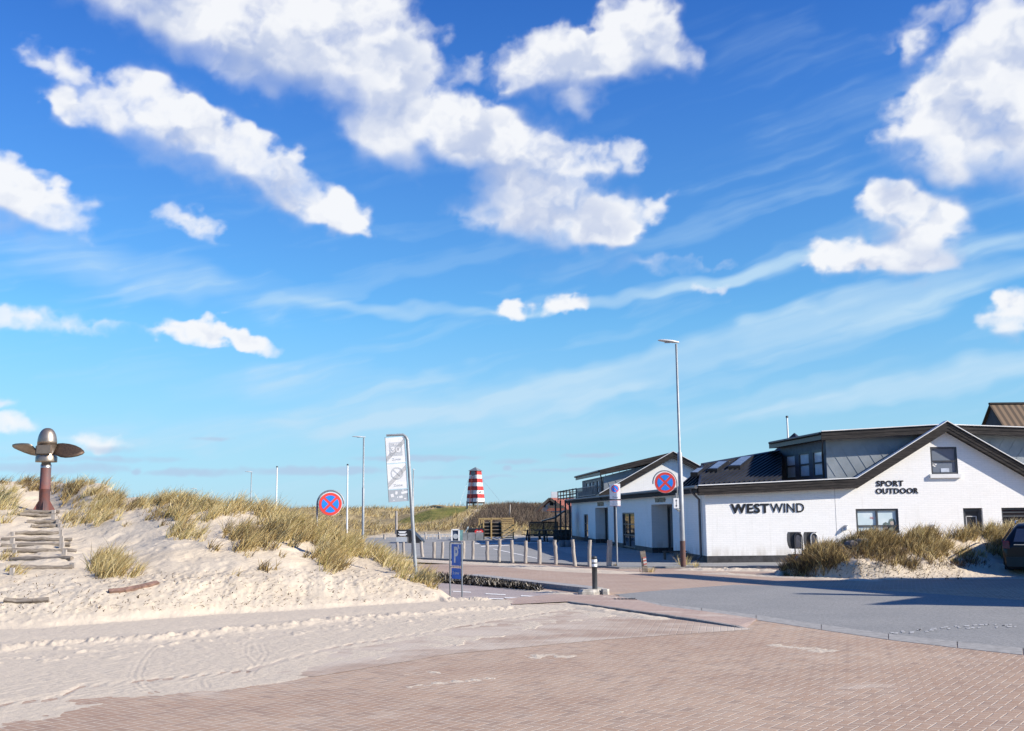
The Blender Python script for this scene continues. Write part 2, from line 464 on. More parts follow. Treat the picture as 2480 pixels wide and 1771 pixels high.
def paving(name, bw, ang, cols, joint, jw=0.09, stack=False, sand=0.0, gray=False, bmp=0.006):
    mt = bpy.data.materials.new(name); mt.use_nodes = True
    g = G(mt.node_tree); b = g.n['Principled BSDF']
    c = g.node('ShaderNodeTexCoord').outputs['Object']
    if stack:
        v = g.mapping(c, rot=(0, 0, math.radians(ang)), sc=(1 / bw, .5 / bw, 1))
        x, y, _ = g.sep(v); i = g.m('FLOOR', x)
        j = g.m('FLOOR', y); u = g.sub(x, i); w = g.sub(y, j)
        dist = g.m('MINIMUM', g.m('MINIMUM', u, g.sub(1.0, u)), g.mul(2.0, g.m('MINIMUM', w, g.sub(1.0, w))))
        wn = g.node('ShaderNodeTexWhiteNoise', noise_dimensions='2D'); g.l.new(g.comb(i, j, 0.0), wn.inputs['Vector'])
        rnd = wn.outputs['Value']
    else:
        dist, rnd, _ = herring_nodes(g, c, bw, ang)
    tone = g.ramp(rnd, [(0, cols[0]), (.5, cols[1]), (1, cols[2])])
    big = g.noise(c, 0.35, 4, .6); mid = g.noise(c, 2.2, 5, .65); fine = g.noise(c, 60, 3, .6)
    tone = g.mix(g.mul(g.rng(mid, .35, .75), .35), tone, cols[3])
    tone = g.mix(g.mul(g.rng(big, .42, .62), .45), tone, tuple(x * y for x, y in zip(cols[0], (.80, .74, .74))))
    tone = g.mix(g.mul(g.rng(g.noise(c, .9, 6, .7), .56, .72), .35), tone, (.46, .42, .37))
    tone = g.mix(g.mul(g.rng(fine, .35, .7), .35), tone, tuple(x * .62 for x in cols[1]))
    jn = g.rng(g.add(dist, g.mul(g.sub(g.noise(c, 25, 3), .5), .06)), jw * .35, jw, 1, 0)
    out = g.mix(g.mul(jn, g.rng(mid, .2, .6, .45, 1)), tone, joint)
    # blown sand lying on it in drifts
    sx = g.noise(g.mapping(c, rot=(0, 0, math.radians(ang)), sc=(1, 1.9, 1)), .42, 7, .62)
    film = g.rng(g.add(sx, g.mul(g.sub(mid, .5), .22)), .60 - sand, .80 - sand * .8)
    film = g.mul(film, .75)
    out = g.mix(film, out, SAND_C)
    g.l.new(out, b.inputs['Base Color'])
    b.inputs['Roughness'].default_value = .85; b.inputs['Specular IOR Level'].default_value = .25
    bp = g.node('ShaderNodeBump'); bp.inputs['Strength'].default_value = .7; bp.inputs['Distance'].default_value = bmp
    hgt = g.add(g.mul(g.sub(1.0, jn), 1.0), g.mul(fine, .35))
    g.l.new(hgt, bp.inputs['Height']); g.l.new(bp.outputs[0], b.inputs['Normal'])
    return mt
SAND_C = (0.52, 0.455, 0.375)
def sand_mat():
    mt = bpy.data.materials.new('sand'); mt.use_nodes = True; MATS['sand'] = mt
    g = G(mt.node_tree); b = g.n['Principled BSDF']
    c = g.node('ShaderNodeTexCoord').outputs['Object']
    big = g.noise(c, .5, 5, .6); fine = g.noise(c, 90, 3, .7); mid = g.noise(c, 9, 6, .65)
    col = g.mix(g.rng(big, .35, .65), (0.53, 0.46, 0.36), (0.475, 0.405, 0.31))
    col = g.mix(g.rng(g.sep(c)[2], .22, .05), col, g.mix(g.rng(mid, .35, .65), (.525, .455, .365), (.475, .41, .325)))
    col = g.mix(g.mul(g.rng(mid, .5, .8), .3), col, (0.62, 0.55, 0.47))
    col = g.mix(g.mul(g.rng(fine, .5, .8), .35), col, (0.36, 0.29, 0.22))
    g.l.new(col, b.inputs['Base Color']); b.inputs['Roughness'].default_value = .95; b.inputs['Specular IOR Level'].default_value = .1
    h = g.add(g.mul(mid, .7), g.mul(fine, .12))
    wav = g.node('ShaderNodeTexWave', wave_type='BANDS'); g.l.new(g.mapping(c, rot=(0, 0, .5)), wav.inputs[0])
    wav.inputs['Scale'].default_value = 2.4; wav.inputs['Distortion'].default_value = 7; wav.inputs['Detail'].default_value = 3
    h = g.add(h, g.mul(wav.outputs['Fac'], g.mul(g.rng(big, .45, .6), .12)))
    bp = g.node('ShaderNodeBump'); bp.inputs['Strength'].default_value = .8; bp.inputs['Distance'].default_value = .035
    g.l.new(h, bp.inputs['Height']); g.l.new(bp.outputs[0], b.inputs['Normal'])
    return mt
def asphalt_mat(name, c0, c1, sand=.0):
    mt = bpy.data.materials.new(name); mt.use_nodes = True; MATS[name] = mt
    g = G(mt.node_tree); b = g.n['Principled BSDF']
    c = g.node('ShaderNodeTexCoord').outputs['Object']
    fine = g.noise(c, 55, 4, .75); big = g.noise(c, .5, 6, .6); st = g.noise(g.mapping(c, sc=(.25, 2, 1)), 1.0, 5, .6)
    col = g.mix(g.rng(big, .3, .7), c0, c1)
    col = g.mix(g.mul(g.rng(fine, .42, .68), .7), col, tuple(x * .5 for x in c0))
    gr = g.noise(c, 17, 3, .8); col = g.mix(g.mul(g.rng(gr, .48, .66), .55), col, tuple(x * .55 for x in c0)); col = g.mix(g.mul(g.rng(gr, .45, .30), .4), col, tuple(min(1, x * 1.6) for x in c0))
    vor = g.node('ShaderNodeTexVoronoi'); g.l.new(c, vor.inputs[0]); vor.inputs['Scale'].default_value = 45
    col = g.mix(g.mul(g.rng(vor.outputs[0], .2, .05), .5), col, tuple(min(1, x * 2.0) for x in c0))
    col = g.mix(g.mul(g.rng(g.add(st, g.mul(g.sub(fine, .5), .3)), .62 - sand, .85 - sand), .6), col, SAND_C)
    g.l.new(col, b.inputs['Base Color']); b.inputs['Roughness'].default_value = .9; b.inputs['Specular IOR Level'].default_value = .3
    bp = g.node('ShaderNodeBump'); bp.inputs['Strength'].default_value = .6; bp.inputs['Distance'].default_value = .006
    g.l.new(fine, bp.inputs['Height']); g.l.new(bp.outputs[0], b.inputs['Normal'])
    return mt
def whitebrick_mat():
    mt = bpy.data.materials.new('white_brick'); mt.use_nodes = True; MATS['white_brick'] = mt
    g = G(mt.node_tree); b = g.n['Principled BSDF']
    c = g.node('ShaderNodeTexCoord').outputs['Object']
    x, y, z = g.sep(c)
    p = g.comb(g.add(x, y), z, 0.0)
    br = g.node('ShaderNodeTexBrick'); g.l.new(p, br.inputs[0])
    br.inputs['Scale'].default_value = 1.0; br.inputs['Brick Width'].default_value = .24; br.inputs['Row Height'].default_value = .067
    br.inputs['Mortar Size'].default_value = .007; br.inputs['Mortar Smooth'].default_value = .6; br.inputs['Bias'].default_value = 0
    br.inputs['Color1'].default_value = (.84, .83, .81, 1); br.inputs['Color2'].default_value = (.80, .795, .775, 1); br.inputs['Mortar'].default_value = (.72, .72, .71, 1)
    n = g.noise(c, 1.1, 6, .6); dirt = g.noise(g.mapping(c, sc=(3, 3, .5)), 1.5, 5, .6)
    col = g.mix(g.mul(g.rng(n, .45, .8), .25), br.outputs[0], (.68, .67, .63))
    col = g.mix(g.mul(g.rng(z, .75, .3), g.mul(g.rng(dirt, .35, .65), .55)), col, (.45, .41, .35))
    strk = g.noise(g.mapping(c, sc=(5, 5, .25)), 1.6, 4, .6); col = g.mix(g.mul(g.rng(strk, .56, .75), .22), col, (.52, .50, .45))
    g.l.new(col, b.inputs['Base Color']); b.inputs['Roughness'].default_value = .75; b.inputs['Specular IOR Level'].default_value = .3
    bp = g.node('ShaderNodeBump'); bp.inputs['Strength'].default_value = .35; bp.inputs['Distance'].default_value = .006
    bp.invert = True
    g.l.new(g.add(br.outputs['Fac'], g.mul(g.noise(c, 22, 4), .5)), bp.inputs['Height']); g.l.new(bp.outputs[0], b.inputs['Normal'])
    return mt
def wood_mat(name, c0, c1, sc=(18, 18, 1.2), bump=.006, rough=.85):
    mt = bpy.data.materials.new(name); mt.use_nodes = True; MATS[name] = mt
    g = G(mt.node_tree); b = g.n['Principled BSDF']
    c = g.node('ShaderNodeTexCoord').outputs['Object']
    n = g.noise(g.mapping(c, sc=sc), 1.4, 5, .65, dist=.6); n2 = g.noise(c, 1.7, 3)
    col = g.mix(g.rng(n, .35, .65), c0, c1); col = g.mix(g.mul(g.rng(n2, .5, .8), .5), col, tuple(x * .6 for x in c1))
    g.l.new(col, b.inputs['Base Color']); b.inputs['Roughness'].default_value = rough; b.inputs['Specular IOR Level'].default_value = .25
    bp = g.node('ShaderNodeBump'); bp.inputs['Strength'].default_value = .7; bp.inputs['Distance'].default_value = bump
    g.l.new(n, bp.inputs['Height']); g.l.new(bp.outputs[0], b.inputs['Normal'])
    return mt
def glass_mat(name, col=(.03, .035, .045), rough=.04, metal=0.0):
    mt = bpy.data.materials.new(name); mt.use_nodes = True; MATS[name] = mt
    g = G(mt.node_tree); b = g.n['Principled BSDF']
    b.inputs['Base Color'].default_value = (*col, 1); b.inputs['Roughness'].default_value = rough
    b.inputs['Specular IOR Level'].default_value = 1.0; b.inputs['IOR'].default_value = 1.6; b.inputs['Metallic'].default_value = metal
    c = g.node('ShaderNodeTexCoord').outputs['Object']
    bp = g.node('ShaderNodeBump'); bp.inputs['Strength'].default_value = .15; bp.inputs['Distance'].default_value = .01
    g.l.new(g.noise(c, 1.3, 2), bp.inputs['Height']); g.l.new(bp.outputs[0], b.inputs['Normal'])
    return mt
sand_mat(); whitebrick_mat()
MATS['black_board'] = None; del MATS['black_board']
wood_mat('weathered_black_wood', (.016, .015, .016), (.048, .042, .039), sc=(1.5, 1.5, 22))
wood_mat('driftwood', (.25, .215, .18), (.14, .115, .09), sc=(2, 14, 14))
wood_mat('post_wood', (.40, .365, .33), (.25, .22, .195), sc=(18, 18, 1.2))
wood_mat('yellow_timber', (.50, .36, .16), (.33, .23, .11), sc=(3, 3, 9))
wood_mat('dark_timber', (.05, .045, .042), (.09, .08, .07), sc=(8, 8, 1.5))
glass_mat('window_glass', (.13, .14, .155), .04, .75); glass_mat('upper_glass', (.27, .32, .39), .08, .35)
# ------------------------------------------------------------------ ground sheets
def proj(x, y, z):
    d = np.stack([np.asarray(x), np.asarray(y), np.asarray(z) - EYE], -1)
    f = d @ np.array(fwd); return PW / 2 + FPX * (d @ np.array(RT)) / f, PH / 2 - FPX * (d @ np.array(UP)) / f
def struct(o): o['kind'] = 'structure'; return o
def sheet(name, pts, z, mt, thick=0.0):
    P = [(p[0], p[1], z) if len(p) == 2 else p for p in pts]
    mb = MB()
    if thick: mb.prism([Vector(p) for p in P], (0, 0, -thick))
    else:
        n = sum((Vector(P[i]).cross(Vector(P[(i + 1) % len(P)])) for i in range(len(P))), Vector())
        if n.z < 0: P = P[::-1]
        mb.add(P, [tuple(range(len(P)))])
    return struct(mb.build(name, mt))
def gp(px, py): v = at_z(px, py); return (v.x, v.y)

ground_m = pmat('dry_ground', (.34, .28, .19), .95, var=.2, scale=.25, bump=.03, bscale=4, col2=(.25, .21, .13))
sheet('ground', [(-2500, -400), (2500, -400), (2500, 4000), (-2500, 4000)], -0.06, ground_m)
brick_cols = [(.36, .245, .17), (.42, .30, .215), (.29, .21, .16), (.46, .37, .28)]
plaza_m = paving('brick_herringbone', .105, 45 - 9, brick_cols, (.54, .46, .37), jw=.085, sand=.0)
sheet('brick_pavement', [(-40, 1), (40, 1), (40, 26.0), (-40, 26.0)], 0.0, plaza_m)
bay_m = paving('brick_bay', .105, 22, [(.36, .265, .20), (.40, .30, .23), (.32, .24, .185), (.45, .37, .29)], (.40, .33, .27), jw=.06, stack=True, sand=.22)
sheet('parking_bay', [gp(760, 1640), gp(900, 1617), gp(1089, 1585), gp(1472, 1549), gp(1824, 1525), gp(1806, 1521), gp(1384, 1461), gp(1240, 1466), gp(1000, 1480), gp(500, 1530), gp(300, 1600)], .004, bay_m)
road_m = paving('brick_road', .105, 20, [(.36, .26, .195), (.40, .295, .225), (.34, .255, .20), (.44, .35, .28)], (.46, .37, .31), jw=.07, sand=-.05)
sheet('brick_road', [(-14, 26.0), (40, 26.0), (40, 41), (-14, 41)], 0.0, road_m)
asp_m = asphalt_mat('asphalt', (.24, .242, .236), (.285, .283, .272))
sheet('road', [gp(1489, 1441), gp(1560, 1434), gp(1670, 1425), gp(1784, 1417), gp(1960, 1422), gp(2218, 1436), gp(2480, 1455), gp(2900, 1480), gp(3400, 1760), gp(2900, 1640), gp(2480, 1572), gp(2320, 1556), gp(2153, 1537), gp(1990, 1514), gp(1832, 1491), gp(1700, 1474), gp(1600, 1464), gp(1540, 1452)], .008, asp_m)
# gutter of long grey slabs between asphalt and brick
slab_m = pmat('gutter_slab', (.30, .29, .27), .85, var=.12, scale=8, bump=.004, bscale=80)
outer = [(1500, 1444), (1540, 1452), (1600, 1464), (1700, 1474), (1832, 1491), (1990, 1514), (2153, 1537), (2320, 1556), (2480, 1572), (2900, 1640)]
wd = [2, 4, 6, 9, 11, 12, 13, 14, 15, 20]
mbg = MB(); mbj = MB()
inner = [(x, y + w) for (x, y), w in zip(outer, wd)]
pa = [Vector((*gp(*p), .011)) for p in outer]; pb = [Vector((*gp(*p), .005)) for p in inner]
# resample into slabs of one metre
L = 0; segs = []
for i in range(len(pa) - 1):
    n = max(1, int((pa[i + 1] - pa[i]).length / .98))
    for k in range(n):
        t0 = k / n; t1 = (k + 1) / n - .02 / max(1e-3, (pa[i + 1] - pa[i]).length)
        q = [pa[i].lerp(pa[i + 1], t0), pa[i].lerp(pa[i + 1], t1), pb[i].lerp(pb[i + 1], t1), pb[i].lerp(pb[i + 1], t0)]
        mbg.prism([v for v in q], (0, 0, -.02))
struct(mbg.build('gutter', slab_m))
# footway wedge with its low kerb towards the bays
kl = [(1384, 1461, .04), (1500, 1478, .045), (1600, 1492, .045), (1700, 1506, .04), (1790, 1519, .025), (1808, 1521.5, .001)]
ul = [(1478, 1443), (1545, 1455), (1606, 1470), (1703, 1482), (1800, 1496), (1835, 1501)]
foot_m = paving('brick_footway', .105, 30, [(.36, .26, .21), (.40, .30, .25), (.34, .25, .21), (.44, .35, .29)], (.50, .41, .34), jw=.07, sand=.05)
mb = MB()
lo = [Vector((*gp(x, y), z)) for x, y, z in kl]; hi = [Vector((*gp(x, y), .016)) for x, y in ul]
for i in range(len(lo) - 1):
    mb.add([lo[i], lo[i + 1], hi[i + 1], hi[i]], [(0, 1, 2, 3)])
    a, b = lo[i], lo[i + 1]
    mb.add([a, b, V(b.x, b.y, -.03), V(a.x, a.y, -.03)], [(0, 3, 2, 1)])
left = [Vector((*gp(x, y), .016)) for x, y in ((1240, 1466), (1225, 1452), (1340, 1441))]
mb.add([left[0], lo[0], hi[0], left[2], left[1]], [(0, 1, 2, 3, 4)])
struct(mb.build('footway', foot_m))
kerb_m = pmat('kerb_stone', (.22, .21, .20), .85, var=.15, scale=5, bump=.004)
mb = MB()
for i in range(len(lo) - 1):
    a, b = lo[i].copy(), lo[i + 1].copy(); d = (b - a).normalized(); n = V(d.y, -d.x, 0).normalized() * -1
    if n.x > 0: n = -n
    L = (b - a).length; k = max(1, round(L / .8))
    for j in range(k):
        p = a.lerp(b, j / k); q = a.lerp(b, (j + 1) / k) - d * .015
        mb.prism([p + n * .002, q + n * .002, q + n * .09, p + n * .09][::1], (0, 0, -.12))
struct(mb.build('kerb', kerb_m))
# bicycle path with its dashes
bike_m = asphalt_mat('bicycle_path', (.33, .28, .27), (.38, .33, .31), sand=.08)
sheet('bicycle_path', [gp(1040, 1408), gp(1110, 1410), gp(1200, 1418), gp(1300, 1431), gp(1350, 1440), gp(1290, 1445), gp(1200, 1452), gp(1080, 1452), gp(1000, 1440)], .004, bike_m)
paint_m = pmat('road_paint', (.78, .77, .74), .7, var=.1, scale=30)
cr = lambda X, Y: gp(1000 + .2199 * X, 1350 + .2199 * Y)
for (x0, y0, x1, y1) in ((440, 375, 640, 386), (800, 402, 1020, 413), (1010, 447, 1165, 449), (1190, 424, 1410, 434), (840, 456, 1000, 460)):
    a = V(*cr(x0, y0), .012); b = V(*cr(x1, y1), .012); a2 = V(*cr(x0, y0 + 9), .012); b2 = V(*cr(x1, y1 + 8), .012)
    sheet('lane_marking', [tuple(a), tuple(b), tuple(b2), tuple(a2)], .012, paint_m)
# long kerb beside the bollard
mb = MB(); a = V(*gp(1128, 1402), 0); b = V(*gp(1425, 1437), 0); d = (b - a).normalized(); n = V(-d.y, d.x, 0)
k = 14
for j in range(k):
    p = a.lerp(b, j / k); q = a.lerp(b, (j + 1) / k) - d * .012
    mb.prism([p, q, q + n * .42, p + n * .42], (0, 0, .12))
struct(mb.build('kerb', pmat('kerb_grey', (.30, .29, .28), .85, var=.12, scale=6, bump=.004)))
# scuffed white paint on the road
mb = MB()
rs = random.Random(4)
for i in range(34):
    t = i / 33; px = 2160 + 300 * t + rs.uniform(-8, 8); py = 1537 - 20 * t + rs.uniform(-4, 4) - 6 * math.sin(t * 3)
    w = rs.uniform(5, 15); a = [gp(px, py), gp(px + w, py - 1), gp(px + w * .9, py + rs.uniform(1, 2.5)), gp(px + w * .2, py + 2)]
    mb.add([(*p, .0145) for p in a[::-1]], [(0, 1, 2, 3)])
struct(mb.build('lane_marking', pmat('worn_paint', (.44, .44, .43), .8, var=.2, scale=40)))
# car park, a low step above the road
lot_m = asphalt_mat('parking_lot', (.25, .252, .245), (.305, .30, .29))
lot = [gp(560, 1340), gp(930, 1350), gp(1050, 1356), gp(1180, 1361), gp(1340, 1367), gp(1500, 1378), gp(1660, 1376), gp(1900, 1376), (14, 36), (14, 90), (-40, 90)]
sheet('parking_lot', lot, .06, lot_m, thick=.1)
side_m = paving('grey_paving', .14, 5, [(.28, .28, .28), (.31, .31, .30), (.26, .26, .26), (.36, .35, .33)], (.40, .38, .35), jw=.06, stack=True)
sheet('pavement', [gp(1395, 1352), gp(1500, 1365), gp(1700, 1365), (7.4, 38.9), (4.4, 77), (1.0, 77)], .066, side_m)
sheet('pavement', [gp(1700, 1365), gp(1960, 1364), (13, 38.9), (7.4, 38.9)], .066, side_m)
for (a, b) in (((1150, 1319), (1330, 1316)), ((1165, 1326), (1232, 1323)), ((1195, 1332), (1310, 1358))):
    A = V(*gp(*a), .0685); B = V(*gp(*b), .0685); A2 = V(*gp(a[0], a[1] + 1.5), .0685); B2 = V(*gp(b[0], b[1] + 1.3), .0685)
    sheet('lane_marking', [tuple(A), tuple(B), tuple(B2), tuple(A2)], .0685, paint_m)

# ------------------------------------------------------------------ heightfields
class Dune:
    def __init__(s, cols, detail):
        cols = sorted(cols, key=lambda c: c[0])
        s.U = np.array([(ray(c[0], 1245).x / ray(c[0], 1245).y) for c in cols])
        s.Y = np.array([[n[0] for n in c[1]] for c in cols]); s.Z = np.array([[n[1] for n in c[1]] for c in cols])
        s.detail = detail
    def base(s, u, Y):
        n = s.Y.shape[1]
        us = s.U
        # smooth interpolation between the control columns
        k = np.clip(np.searchsorted(us, u) - 1, 0, len(us) - 2)
        t = np.clip((u - us[k]) / (us[k + 1] - us[k]), 0, 1); t = t * t * (3 - 2 * t) * .5 + t * .5
        YY = s.Y[k] * (1 - t)[..., None] + s.Y[k + 1] * t[..., None]
        ZZ = s.Z[k] * (1 - t)[..., None] + s.Z[k + 1] * t[..., None]
        z = ZZ[..., 0].copy()
        for i in range(n - 1):
            a, b = YY[..., i], YY[..., i + 1]
            q = np.clip((Y - a) / np.maximum(b - a, 1e-3), 0, 1); sm = q * q * (3 - 2 * q)
            q2 = .55 * q + .45 * sm
            z = np.where(Y >= a, ZZ[..., i] + (ZZ[..., i + 1] - ZZ[..., i]) * q2, z)
        return z, YY
    def h(s, x, y):
        x = np.asarray(x, float); y = np.asarray(y, float)
        u = x / y
        z, YY = s.base(u, y)
        return s.detail(x, y, u, z, YY)
    def hit(s, px, py, y0, y1, n=400):
        d = ray(px, py); ys = np.linspace(y0, y1, n)
        xs = d.x / d.y * ys; zs = EYE + d.z / d.y * ys
        hh = s.h(xs, ys); i = np.argmax(hh >= zs)
        if not (hh >= zs).any(): return None
        return V(xs[i], ys[i], float(hh[i]))

def zpx(px, py, Y): return at_y(px, py, Y).z
def lcol(c, foot, top, mid, crest, back=(3, .8, 16), pre=None):
    Yf = at_z(c, foot, .02).y
    pre = pre or ((mid[0] + crest[0]) / 2, None)
    zm, zc = zpx(c, mid[1], mid[0]), zpx(c, crest[1], crest[0])
    zp = (zm + zc) / 2 + .05 if pre[1] is None else zpx(c, pre[1], pre[0])
    return (c, [(Yf, .02), (top[0], zpx(c, top[1], top[0])), (mid[0], zm), (pre[0], zp), (crest[0], zc), (crest[0] + back[0], zc * back[1]), (crest[0] + back[2], -.1)])
LC = [
    lcol(-1400, 1600, (20.0, 1490), (27, 1330), (42, 1180)),
    lcol(-600, 1545, (20.4, 1458), (27.5, 1325), (41, 1170)),
    lcol(0, 1530, (20.9, 1434), (27.8, 1312), (41, 1168), pre=(35, 1232)),
    lcol(105, 1526, (20.9, 1436), (27.8, 1312), (42, 1167), pre=(36.6, 1236)),
    lcol(235, 1516, (21.2, 1426), (27.2, 1334), (39, 1168), pre=(33, 1245)),
    lcol(300, 1510, (21.6, 1418), (27, 1330), (36, 1206)),
    lcol(420, 1500, (22.0, 1406), (27, 1306), (34.5, 1206)),
    lcol(560, 1490, (22.6, 1402), (27.5, 1294), (33, 1222)),
    lcol(660, 1485, (23.4, 1396), (27.5, 1306), (31.8, 1242)),
    lcol(760, 1479, (24.0, 1394), (27.3, 1338), (30.5, 1282)),
    lcol(870, 1471, (24.5, 1394), (27, 1366), (29.4, 1326), back=(2, .8, 9)),
    lcol(950, 1466, (24.7, 1399), (26.4, 1385), (28.2, 1366), back=(2, .7, 6)),
    lcol(1012, 1462, (24.4, 1416), (25.6, 1404), (26.8, 1399), back=(1, .8, 4)),
    lcol(1062, 1458, (23.6, 1440), (24.4, 1431), (25.4, 1430), back=(.6, .5, 2)),
    (1100, [(22.6, .0), (23.2, -.02), (24.2, -.03), (24.7, -.03), (25.2, -.05), (26, -.08), (27, -.1)]),
    (1700, [(22.6, -.1), (23.2, -.1), (24.2, -.1), (24.7, -.1), (25.2, -.1), (26, -.1), (27, -.1)])]
def ipx(pts):       # near limit curves: u -> Y
    q = [at_z(*p) for p in pts]; us = np.array([v.x / v.y for v in q]); ys = np.array([v.y for v in q])
    o = np.argsort(us); return lambda u: np.interp(u, us[o], ys[o])
near_full = ipx([(-900, 2100), (-500, 1900), (0, 1758), (140, 1742), (190, 1706), (377, 1685), (600, 1660), (690, 1628), (850, 1585), (1020, 1556), (1180, 1526), (1320, 1500), (1470, 1480), (1520, 1473)])
near_patch = ipx([(-900, 2110), (0, 1762), (377, 1688), (672, 1655), (900, 1618), (1089, 1586), (1300, 1568), (1500, 1500), (1600, 1490)])
row = ipx([(-900, 1660), (0, 1578), (400, 1548), (700, 1518), (1000, 1492), (1130, 1481), (1262, 1477)])
TRACKS = [[(372, 1572), (345, 1605), (330, 1640), (345, 1665), (385, 1684)], [(600, 1560), (598, 1590), (622, 1612), (640, 1585), (628, 1560)], [(622, 1612), (600, 1640), (640, 1655)], [(490, 1650), (500, 1672)], [(370, 1575), (470, 1600), (560, 1628)]]
def left_detail(x, y, u, z, YY):
    dn = z
    Yf = YY[..., 0]; top = YY[..., 1]
    on = sstep(0, .6, y - Yf)
    big = fbm(x * .22, y * .22, 4, .5, 201); med = fbm(x * .9, y * .9, 4, .5, 205); fin = fbm(x * 3.2, y * 3.2, 4, .6, 209)
    amp = np.clip(dn, 0, 1)
    scarp = sstep(-.4, .5, y - Yf) * sstep(1.8, .3, y - top)
    rill = fbm(x * 4.5, y * .9, 3, .6, 221)
    dn = dn + on * (big * .14 * amp + med * .045 * amp + fin * .016)
    clod = sstep(.05, .5, fbm(x * 4.2, y * 3.2, 4, .62, 225)) ; zone = sstep(-.15, .25, fbm(x * .45, y * .6, 3, .5, 227) + .1)
    dn = dn + scarp * amp * (rill * .035 + np.minimum(0, fbm(x * 2.6, y * .7, 3, .6, 229)) * .07 + (clod * .03 + fbm(x * 11, y * 8, 3, .65, 223) * .055) * (.25 + .75 * zone))
    dn = dn + on * sstep(3.2, .2, np.abs(y - Yf - .6)) * .018 * clod
    foot_prints = sstep(.25, .55, fbm(x * 2.1, y * 1.5, 2, .5, 231)) * .03
    dn = dn - foot_prints * on * amp
    # thin blown sand over the paving, and the row left by the plough
    nf = near_full(u); npch = near_patch(u)
    n1 = fbm(x * .8, y * .5, 5, .6, 241)
    nbrk = fbm(x * 3, y * 3, 3, .6, 243)
    s = (y - nf) + nbrk * .12 + n1 * (.10 + .95 * sstep(-.24, -.05, u))
    thick = np.clip(s * .012 + .006 * n1, -.02, .016) + .006 * fin * sstep(0, .5, s) + .004 * nbrk
    pt = np.clip((y - npch) * .02, -.02, .004) - .0005 + .011 * n1 + .002 * nbrk - .03 * sstep(.09, .17, u)
    sheet_z = np.maximum(thick, np.where(y > npch, pt, -.02))
    rw = row(u); rd = np.abs(y - rw - .25 * fbm(x * .5, 0 * x, 3, .5, 251)) / (.30 + .08 * fbm(x, 0 * x, 2, .5, 253))
    lump = fbm(x * 5, y * 5, 4, .62, 255)
    ridge = np.exp(-rd ** 2) * (.060 + .04 * fbm(x * .7, 0 * x, 3, .5, 257) + .062 * lump) * sstep(.025, -.015, u)
    lump2 = sstep(.2, .7, fbm(x * 3.0, y * 3.0, 3, .6, 261)) * sstep(1.6, .1, np.abs(y - rw + .9)) * .03 * sstep(.0, -.05, u)
    tr = np.zeros_like(y)
    for pl in TRACKS:
        q_ = [at_z(*p) for p in pl]; dm = np.full(y.shape, 9.0)
        for a_, b_ in zip(q_[:-1], q_[1:]):
            t_ = np.clip(((x - a_.x) * (b_.x - a_.x) + (y - a_.y) * (b_.y - a_.y)) / (b_ - a_).length_squared, 0, 1)
            dm = np.minimum(dm, np.hypot(x - a_.x - t_ * (b_.x - a_.x), y - a_.y - t_ * (b_.y - a_.y)))
        tr = tr + np.where(dm < .16, (np.cos(dm * 78) * .002 - .002) * sstep(.16, .05, dm), 0)
    sheet_z = sheet_z + tr * (s > .1)
    track = -.012 * np.exp(-((y - rw - 1.1) / .28) ** 2) - .012 * np.exp(-((y - nf - 1.1 + .1 * n1) / .14) ** 2) * (1 + np.sin((x) * 38) * .4)
    sheet_z = sheet_z + ridge + lump2 + track * sstep(0, .4, s)
    fadeR = sstep(.135, .10, u)
    sheet_z = np.where(s > -1, sheet_z, -.02) * fadeR - .02 * (1 - fadeR)
    sheet_z = np.where(y < Yf + 1.2, sheet_z, -.2)
    return np.maximum(np.where(u < .0, dn * on + (1 - on) * -.05, dn - .03), sheet_z)
LEFT = Dune(LC, left_detail)
def polar_mesh(name, D, u0, u1, du, y0, y1, r, mt, floor=-.045):
    us = np.arange(u0, u1, du)
    ny = int(math.log(y1 / y0) / math.log(1 + r)); ys = y0 * (1 + r) ** np.arange(ny + 1)
    Ug, Yg = np.meshgrid(us, ys); X = Ug * Yg
    Z = np.maximum(D.h(X, Yg), floor)
    co = np.stack([X, Yg, Z], -1)
    idx = np.arange(co.shape[0] * co.shape[1]).reshape(co.shape[:2])
    q = np.stack([idx[:-1, :-1], idx[:-1, 1:], idx[1:, 1:], idx[1:, :-1]], -1)
    zz = Z
    keep = np.maximum(np.maximum(zz[:-1, :-1], zz[:-1, 1:]), np.maximum(zz[1:, 1:], zz[1:, :-1])) > -.015
    q = q[keep]
    me = grid_mesh(name, co.reshape(-1, 3), q.reshape(-1, 4)); me.materials.append(mt)
    o = bpy.data.objects.new(name, me); COL.objects.link(o); struct(o)
    return o
polar_mesh('sand_dune', LEFT, -.80, .16, .00135, 8.2, 62, .0031, MATS['sand'])

